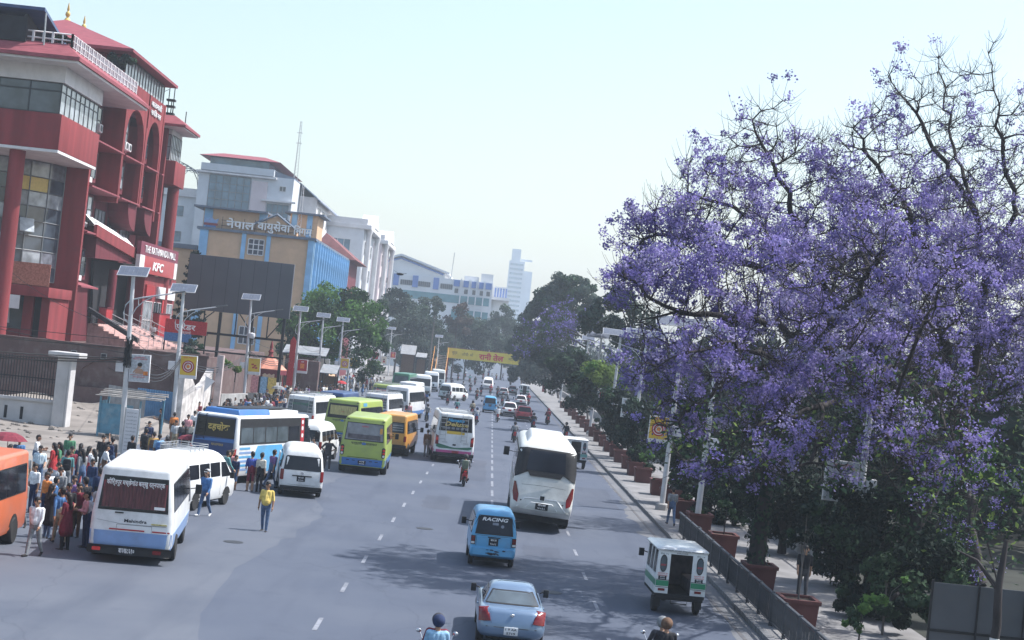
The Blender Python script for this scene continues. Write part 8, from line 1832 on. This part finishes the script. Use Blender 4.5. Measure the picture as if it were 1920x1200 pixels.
def leafy_tree(name, label, cat, lobes, base, nleaf, size, mats, seed, trunk_r=.2, group=None, shell=.38, kind=None, flat=.85, parts=('trunk', 'crown'), limbs=5):
    rng = np.random.default_rng(seed); w = np.array([l[1] ** 2 for l in lobes]); w = (w / w.sum() * nleaf).astype(int); Cs, Ns, Ms = [], [], []
    for (c, r), k in zip(lobes, w):
        sub = max(4, int(k / 140)); sc = rng.normal(size=(sub, 3)); sc /= np.linalg.norm(sc, axis=1)[:, None]; sc *= (r * rng.uniform(.45, .95, sub))[:, None]   # smaller clumps inside each lobe
        ci = rng.integers(0, sub, k); q = rng.normal(size=(k, 3)); q /= np.linalg.norm(q, axis=1)[:, None]
        p = sc[ci] + q * (r * .40 * rng.uniform(0, 1, k) ** shell)[:, None]; p[:, 2] *= flat
        Cs.append(np.array(c) + p); nn = q + rng.normal(size=(k, 3)) * .6; Ns.append(nn / np.linalg.norm(nn, axis=1)[:, None]); Ms.append((rng.uniform(0, 1, sub) < .3).astype(int)[ci] if len(mats) > 1 else np.zeros(k, int))
    b0 = np.array(base, float); C = np.concatenate(Cs); ok = C[:, 2] > b0[2] + .05; C = C[ok]
    V, F = quads(C - b0, np.concatenate(Ns)[ok], np.full(len(C), size), rng, 1.7)
    t = thing(name, label, cat, base, 0, group)
    b = MB(); top = np.mean([l[0] for l in lobes], 0) - b0; b.tube([(0, 0, -.05), tuple(top * np.array([.1, .1, .3])), tuple(top * np.array([.4, .4, .7])), tuple(top)], [trunk_r, trunk_r * .8, trunk_r * .6, trunk_r * .25], 8)
    for (c, r) in lobes[:limbs]:
        e = np.array(c) - b0; b.tube([tuple(top * np.array([.15, .15, .4])), tuple((top * .5 + e * .5) * np.array([.8, .8, .85])), tuple(e), tuple(e + np.array([0, 0, r * .5]))], [trunk_r * .5, trunk_r * .35, trunk_r * .2, trunk_r * .05], 5)
    b.done(parts[0], M_bark2 if seed % 2 else M_bark, t, smooth=True); o = link(parts[1], np_mesh('leaves', V, F, mats, np.concatenate(Ms)[ok]), t); o['kind'] = 'stuff'
    return t
def lb(px, py, rpx, Y): return (tuple(D(px, py, Y)), rpx / 3000 * Y)
def ptree(label, Y, spec, nleaf, size, mats, seed, gx=None, name='tree', group=None, **k):
    L_ = [lb(px, py, r, Y + dy) for px, py, r, dy in spec]; x = gx if gx is not None else float(np.mean([l[0][0] for l in L_])); return leafy_tree(name, label, 'tree', L_, (x, Y, k.pop('z', .1)), nleaf, size, mats, seed, group=group, **k)
ptree('round bright green leafy tree in front of the blue ribbed wall', 191, [(628, 585, 62, 0), (580, 600, 54, -2), (550, 620, 36, -1), (560, 680, 36, 0), (680, 600, 48, 1), (560, 645, 42, 0), (640, 640, 60, -3), (695, 645, 40, 0), (610, 560, 38, 2), (660, 565, 36, 2), (600, 675, 40, -1), (680, 680, 36, 0)], 21000, .26, [M_lfb, M_lfm], 3, trunk_r=.35)
gA = 'dark trees before the white hall'
ptree('dark green tree between the leafy tree and the white hall', 312, [(742, 600, 45, 0), (765, 580, 34, 4), (730, 640, 40, 0), (775, 630, 44, -3), (750, 560, 28, 2), (720, 580, 30, 1), (760, 665, 40, 0)], 11000, .36, [M_lfg, M_lfd], 4, group=gA)
ptree('dusky green tree left of the banner bridge stairs', 335, [(805, 600, 38, 0), (790, 640, 40, 0), (825, 640, 40, 2), (815, 575, 26, 2), (800, 670, 40, 0), (780, 590, 26, 1)], 10000, .36, [M_lfg, M_lfm], 5, group=gA)
ptree('brownish half bare tree before the white hall', 330, [(858, 590, 28, 0), (840, 610, 24, 1), (872, 605, 24, 1), (862, 575, 16, 0)], 2600, .30, [M_lfbr, M_lfg], 6, group=gA)
ptree('dark broad tree behind the banner over the left lane', 345, [(850, 645, 44, 0), (885, 635, 44, 2), (870, 610, 34, 0), (915, 650, 40, 0), (895, 680, 30, 0), (840, 680, 30, 0)], 11000, .38, [M_lfg, M_lfd], 7, group=gA)
ptree('hazy green tree under the corner of the white hall', 390, [(925, 625, 36, 0), (950, 620, 30, 0), (905, 610, 26, 0), (940, 595, 26, 0), (960, 650, 40, 0), (985, 660, 36, 0), (965, 610, 26, 0)], 10000, .40, [M_lfg, M_lfm], 8, group=gA)
ptree('slender poplar like tree tip sticking up before the white hall', 300, [(815, 575, 9, 0), (818, 590, 11, 0), (812, 605, 12, 0)], 600, .3, [M_lfg], 9, group=gA)
gB = 'tall green trees on the right beyond the jacaranda'
ptree('tall grey green tree crown rising right of the hazy tower', 245, [(1060, 530, 34, 0), (1040, 555, 34, 1), (1085, 555, 34, 0), (1015, 580, 30, 2), (1065, 590, 40, 0), (1110, 590, 36, 0), (1000, 600, 30, 3), (1050, 620, 40, 0), (1095, 540, 26, 2)], 15000, .36, [M_lfg, M_lfm], 10, gx=14, group=gB)
ptree('dark green tree at the end of the right pavement', 270, [(985, 620, 26, 0), (1000, 650, 36, 0), (975, 655, 26, 0), (1030, 660, 44, 0), (960, 690, 26, 0), (1000, 690, 34, 0)], 10000, .36, [M_lfg, M_lfd], 11, gx=12, group=gB)
ptree('grey green leafy tree behind the left tip of the jacaranda', 150, [(1160, 560, 40, 0), (1180, 500, 34, 0), (1130, 600, 40, 0), (1200, 620, 50, 0)], 7000, .25, [M_lfg, M_lfd], 12, gx=15.5, group=gB)
branchy_tree('jacaranda_tree', 'distant faded jacaranda above the far right lamp poles', 'tree', (14.5, 205, .13), [[(14.5, 205, .1), (14.4, 205, 1.5), (14, 205, 3), (13.5, 205, 4.2)]], [lob(1030, 625, 42, 205, 1, 1.2), lob(1075, 615, 45, 205, 1, 1.2), lob(1000, 640, 30, 203, 1, 1), lob(1110, 620, 40, 205, 1, 1), lob(1060, 590, 26, 206, 1, 1)], 420, 51, 420, mats=[M_lfm, M_bloom2, M_bloom2], floret=.2, per=12, tipr=.03, twig=(2, 1.2), spread=.5)
# trees in and behind the planters
gC = 'bushy trees growing along the kerb planters'
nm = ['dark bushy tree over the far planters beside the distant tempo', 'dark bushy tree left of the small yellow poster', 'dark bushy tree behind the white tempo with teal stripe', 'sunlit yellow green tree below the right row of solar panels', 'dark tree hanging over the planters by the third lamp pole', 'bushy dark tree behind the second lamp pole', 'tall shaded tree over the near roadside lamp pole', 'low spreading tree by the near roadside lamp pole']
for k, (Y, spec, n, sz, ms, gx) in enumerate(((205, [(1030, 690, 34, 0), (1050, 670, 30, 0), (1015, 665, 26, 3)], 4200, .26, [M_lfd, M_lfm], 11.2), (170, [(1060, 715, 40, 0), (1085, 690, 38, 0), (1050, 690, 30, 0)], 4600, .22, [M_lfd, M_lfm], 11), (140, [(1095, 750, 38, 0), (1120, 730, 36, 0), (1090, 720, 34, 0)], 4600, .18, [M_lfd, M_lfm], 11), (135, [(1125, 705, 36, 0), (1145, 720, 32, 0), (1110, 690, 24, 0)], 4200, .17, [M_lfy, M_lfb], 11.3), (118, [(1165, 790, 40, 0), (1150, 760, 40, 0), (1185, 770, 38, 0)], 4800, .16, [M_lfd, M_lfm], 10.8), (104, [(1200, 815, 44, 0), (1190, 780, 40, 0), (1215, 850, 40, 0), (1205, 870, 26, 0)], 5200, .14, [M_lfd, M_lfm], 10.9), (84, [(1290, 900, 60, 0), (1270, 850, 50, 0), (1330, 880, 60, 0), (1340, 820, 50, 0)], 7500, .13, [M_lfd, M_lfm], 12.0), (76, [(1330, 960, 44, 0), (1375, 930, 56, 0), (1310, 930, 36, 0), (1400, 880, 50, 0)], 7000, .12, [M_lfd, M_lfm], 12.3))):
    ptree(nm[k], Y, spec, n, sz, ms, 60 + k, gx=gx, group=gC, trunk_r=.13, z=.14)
# shaded understorey of the park
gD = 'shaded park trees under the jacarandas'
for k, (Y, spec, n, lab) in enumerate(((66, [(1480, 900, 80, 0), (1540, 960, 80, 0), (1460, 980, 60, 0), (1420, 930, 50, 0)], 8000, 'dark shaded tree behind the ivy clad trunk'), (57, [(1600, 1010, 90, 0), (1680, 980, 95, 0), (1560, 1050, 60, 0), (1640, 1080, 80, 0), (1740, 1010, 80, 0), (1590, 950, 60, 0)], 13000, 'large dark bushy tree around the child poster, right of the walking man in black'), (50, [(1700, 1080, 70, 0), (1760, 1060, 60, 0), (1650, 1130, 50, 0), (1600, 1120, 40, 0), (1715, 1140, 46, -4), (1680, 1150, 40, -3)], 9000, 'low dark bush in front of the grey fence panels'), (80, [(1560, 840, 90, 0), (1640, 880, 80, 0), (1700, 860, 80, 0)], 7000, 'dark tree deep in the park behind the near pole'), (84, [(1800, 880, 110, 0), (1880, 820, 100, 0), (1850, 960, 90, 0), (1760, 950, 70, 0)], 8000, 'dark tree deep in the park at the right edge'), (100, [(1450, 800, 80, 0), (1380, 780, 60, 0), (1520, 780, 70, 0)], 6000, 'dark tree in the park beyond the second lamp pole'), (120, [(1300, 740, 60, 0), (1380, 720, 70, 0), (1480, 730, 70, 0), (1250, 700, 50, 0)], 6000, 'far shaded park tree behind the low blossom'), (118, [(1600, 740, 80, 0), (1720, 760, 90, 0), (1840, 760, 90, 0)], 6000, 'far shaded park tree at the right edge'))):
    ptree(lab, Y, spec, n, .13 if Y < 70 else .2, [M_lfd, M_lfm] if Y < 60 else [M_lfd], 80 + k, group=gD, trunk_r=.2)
ptree('bright yellow green leaf spray above the dark bush at the lower right', 47, [(1660, 1085, 26, 0), (1690, 1095, 20, 0), (1640, 1100, 16, 0)], 300, .10, [M_lfm, M_lfb], 97, trunk_r=.04)
ptree('light green young tree in the shade of the tall jacaranda', 54, [(1830, 900, 40, 0), (1790, 890, 26, 0), (1860, 880, 40, 0)], 1500, .11, [M_lfb, M_lfm], 98, trunk_r=.06)
# ivy clad trunk, saplings and shrubs in the planters, banded trunk
def plant_in(i, label, h, r, n, sz, ms, seed, name='shrub', tr=.03, dx=0):
    X, Y = PLX[i]; return leafy_tree(name, label, 'plant', [((X + dx, Y, .95 + h), r), ((X + dx + r * .5, Y + .1, .95 + h * .8), r * .7), ((X + dx - r * .4, Y - .1, .95 + h * .75), r * .7)], (X + dx, Y, .98), n, sz, ms, seed, trunk_r=tr, parts=('stem', 'foliage'))
X, Y = PLX[1]; t = thing('tree', 'thick ivy clad tree trunk rising from the second planter', 'tree', (X - .1, Y + .2, .98))
b = MB(); b.tube([(0, 0, 0), (.05, .02, 1.2), (.12, .05, 2.6), (.25, .1, 4.2), (.5, .2, 6.2)], [.32, .27, .23, .2, .14], 10); b.tube([(.12, .05, 2.6), (-.5, .2, 4.0), (-1.1, .4, 5.2)], [.15, .1, .05], 7); b.done('trunk', M_bark, t, smooth=True)
rng = np.random.default_rng(5); z = rng.uniform(.1, 3.2, 700); a = rng.uniform(0, 6.28, 700); rr_ = .32 - .03 * z; C = np.stack([rr_ * np.cos(a) + .04 * z, rr_ * np.sin(a), z], 1); C += rng.normal(size=C.shape) * .05; Nn = np.stack([np.cos(a), np.sin(a), .3 + 0 * a], 1); V, F = quads(C, Nn, np.full(700, .10), rng, 1.4); o = link('ivy', np_mesh('ivy', V, F, [M_lfd, M_lfm], (rng.uniform(0, 1, 700) < .4).astype(int)), t); o['kind'] = 'stuff'
plant_in(0, 'thin sapling with a small crown in the nearest planter', 2.6, .55, 420, .10, [M_lfd, M_lfm], 101, 'sapling'); plant_in(2, 'leafy shrub in the third planter by the railing', 1.1, .42, 500, .09, [M_lfd, M_lfm], 102); plant_in(3, 'low green plant in the planter at the far end of the railing', .25, .32, 260, .09, [M_lfm, M_lfb], 103); plant_in(4, 'small plant in the planter just past the railing', .3, .3, 240, .09, [M_lfm, M_lfd], 104); plant_in(5, 'bushy shrub behind the grey shirted walker', .6, .4, 380, .1, [M_lfm, M_lfb], 105); plant_in(7, 'round bush in the planter past the near roadside lamp pole', .9, .5, 500, .11, [M_lfb, M_lfm], 106)
lbl = 'eighth ninth tenth eleventh twelfth thirteenth fourteenth'.split()
for j, i in enumerate((8, 9, 10, 11, 12, 13, 14)): plant_in(i, 'shrub in the %s planter beyond the railing' % lbl[j], .8 + .5 * (j % 3), .5, 360, .13, [M_lfd, M_lfm], 110 + j)
t = thing('tree', 'slim trunk painted with black and white bands before the grey fence panels', 'tree', (13.75, 41.6, .13)); b = MB(); b.tube([(0, 0, 0), (.02, 0, .7)], [.13, .125], 10, 0); b.tube([(.02, 0, .7), (.03, 0, 1.05)], [.127, .125], 10, 1); b.tube([(.03, 0, 1.05), (.06, 0, 1.35), (.0, 0, 2.4), (.12, .1, 3.6)], [.12, .115, .10, .06], 10, 0); b.tube([(0, 0, 2.3), (-.6, .1, 3.0), (-1.1, .2, 3.2)], [.07, .045, .02], 7); b.done('trunk', [M_bark, M_wht], t, smooth=True)
X, Y = 12.2, 44.2; leafy_tree('shrub', 'pale green leafy shrub at the lower edge beside the nearest planter', 'plant', [((11.0, 44.6, 1.0), .5), ((11.3, 44.8, 1.5), .45), ((10.8, 44.5, .7), .35)], (11.0, 44.6, .15), 700, .09, [M_lfm, M_lfb], 120, trunk_r=.03, parts=('stem', 'foliage'))
# left side: hedges, conifer, roof plants
def bush(label, px, py, rpx, Y, n=900, sz=.14, ms=None, seed=0, z0=None, name='bush'):
    c = D(px, py, Y); r = rpx / 3000 * Y; return leafy_tree(name, label, 'plant', [(tuple(c), r), ((c.x + r * .5, c.y, c.z - r * .3), r * .7), ((c.x - r * .5, c.y, c.z - r * .2), r * .7)], (c.x, c.y, c.z - r if z0 is None else z0), n, sz, ms or [M_lfm, M_lfd], seed, trunk_r=.05, parts=('stem', 'foliage'))
bush('grey green shrub at the corner of the brown wall', 358, 655, 26, 116, 1300, .12, [M_lfg, M_lfm], 130, 4.38); bush('clipped yellow green ball bush beside the pink pillar', 420, 678, 13, 122, 900, .09, [M_lfy, M_lfb], 131, 3.2); bush('second clipped ball bush beside the third lamp pole', 443, 688, 11, 124, 800, .09, [M_lfy, M_lfb], 132, 2.7)
bush('leafy creeper hanging on the mall roof corner railing', 118, 72, 15, 113, 800, .16, [M_lfm, M_lfd], 133, 24.6); bush('large potted shrub on the mall roof beside the penthouse glazing', 226, 112, 24, 131, 1500, .2, [M_lfm, M_lfd], 134, 24.5)
c = D(343, 690, 150); t = thing('conifer_tree', 'dark layered conifer between the mall sign and the dark board', 'tree', (c.x, 150, 4)); b = MB(); b.tube([(0, 0, 0), (0, 0, 9.6)], [.2, .03], 7); b.done('trunk', M_bark, t); rng = np.random.default_rng(8); Cs, Ns = [], []
for k in range(12):
    z = 1.5 + k * .68; rad = 1.9 * (1 - k / 13)
    for j in range(7):
        a = j * .9 + k * .5; s_ = rng.uniform(0, 1, 60) ** .6; Cs.append(np.stack([rad * s_ * np.cos(a), rad * s_ * np.sin(a), z + .35 * s_ ** 2 + 0 * s_], 1) + rng.normal(size=(60, 3)) * .08); Ns.append(rng.normal(size=(60, 3)))
C = np.concatenate(Cs); Nn = np.concatenate(Ns); Nn /= np.linalg.norm(Nn, axis=1)[:, None]; V, F = quads(C, Nn, np.full(len(C), .16), rng, 2); o = link('crown', np_mesh('needles', V, F, M_lfd), t); o['kind'] = 'stuff'
# far wooded horizon behind the buildings and the park
def woods(name, x0, x1, y0, y1, n, seed, hmin, hmax):
    rng = np.random.default_rng(seed); Cs = []; 
    for i in range(n):
        x, y = rng.uniform(x0, x1), rng.uniform(y0, y1); h = rng.uniform(hmin, hmax); q = rng.normal(size=(130, 3)); q /= np.linalg.norm(q, axis=1)[:, None]; q *= (rng.uniform(.4, 1, 130) * h * .45)[:, None]; q[:, 2] += h * .55; Cs.append(q + np.array([x, y, 0]))
    C = np.concatenate(Cs); Nn = rng.normal(size=C.shape); Nn /= np.linalg.norm(Nn, axis=1)[:, None]; V, F = quads(C, Nn, np.full(len(C), .9), rng, 1.5); return tag(link(name, np_mesh(name, V, F, [M_lfd])), kind='stuff')
woods('far_woods', 16, 120, 130, 330, 130, 201, 7, 13); woods('far_woods', -60, 60, 480, 560, 60, 202, 8, 14); woods('far_woods', -120, -45, 60, 260, 50, 203, 6, 10); woods('far_woods', 26, 70, 70, 135, 90, 204, 9, 14); woods('far_woods', 20, 60, 135, 200, 60, 205, 9, 13)
print('trees', round(time.time() - T0, 1))
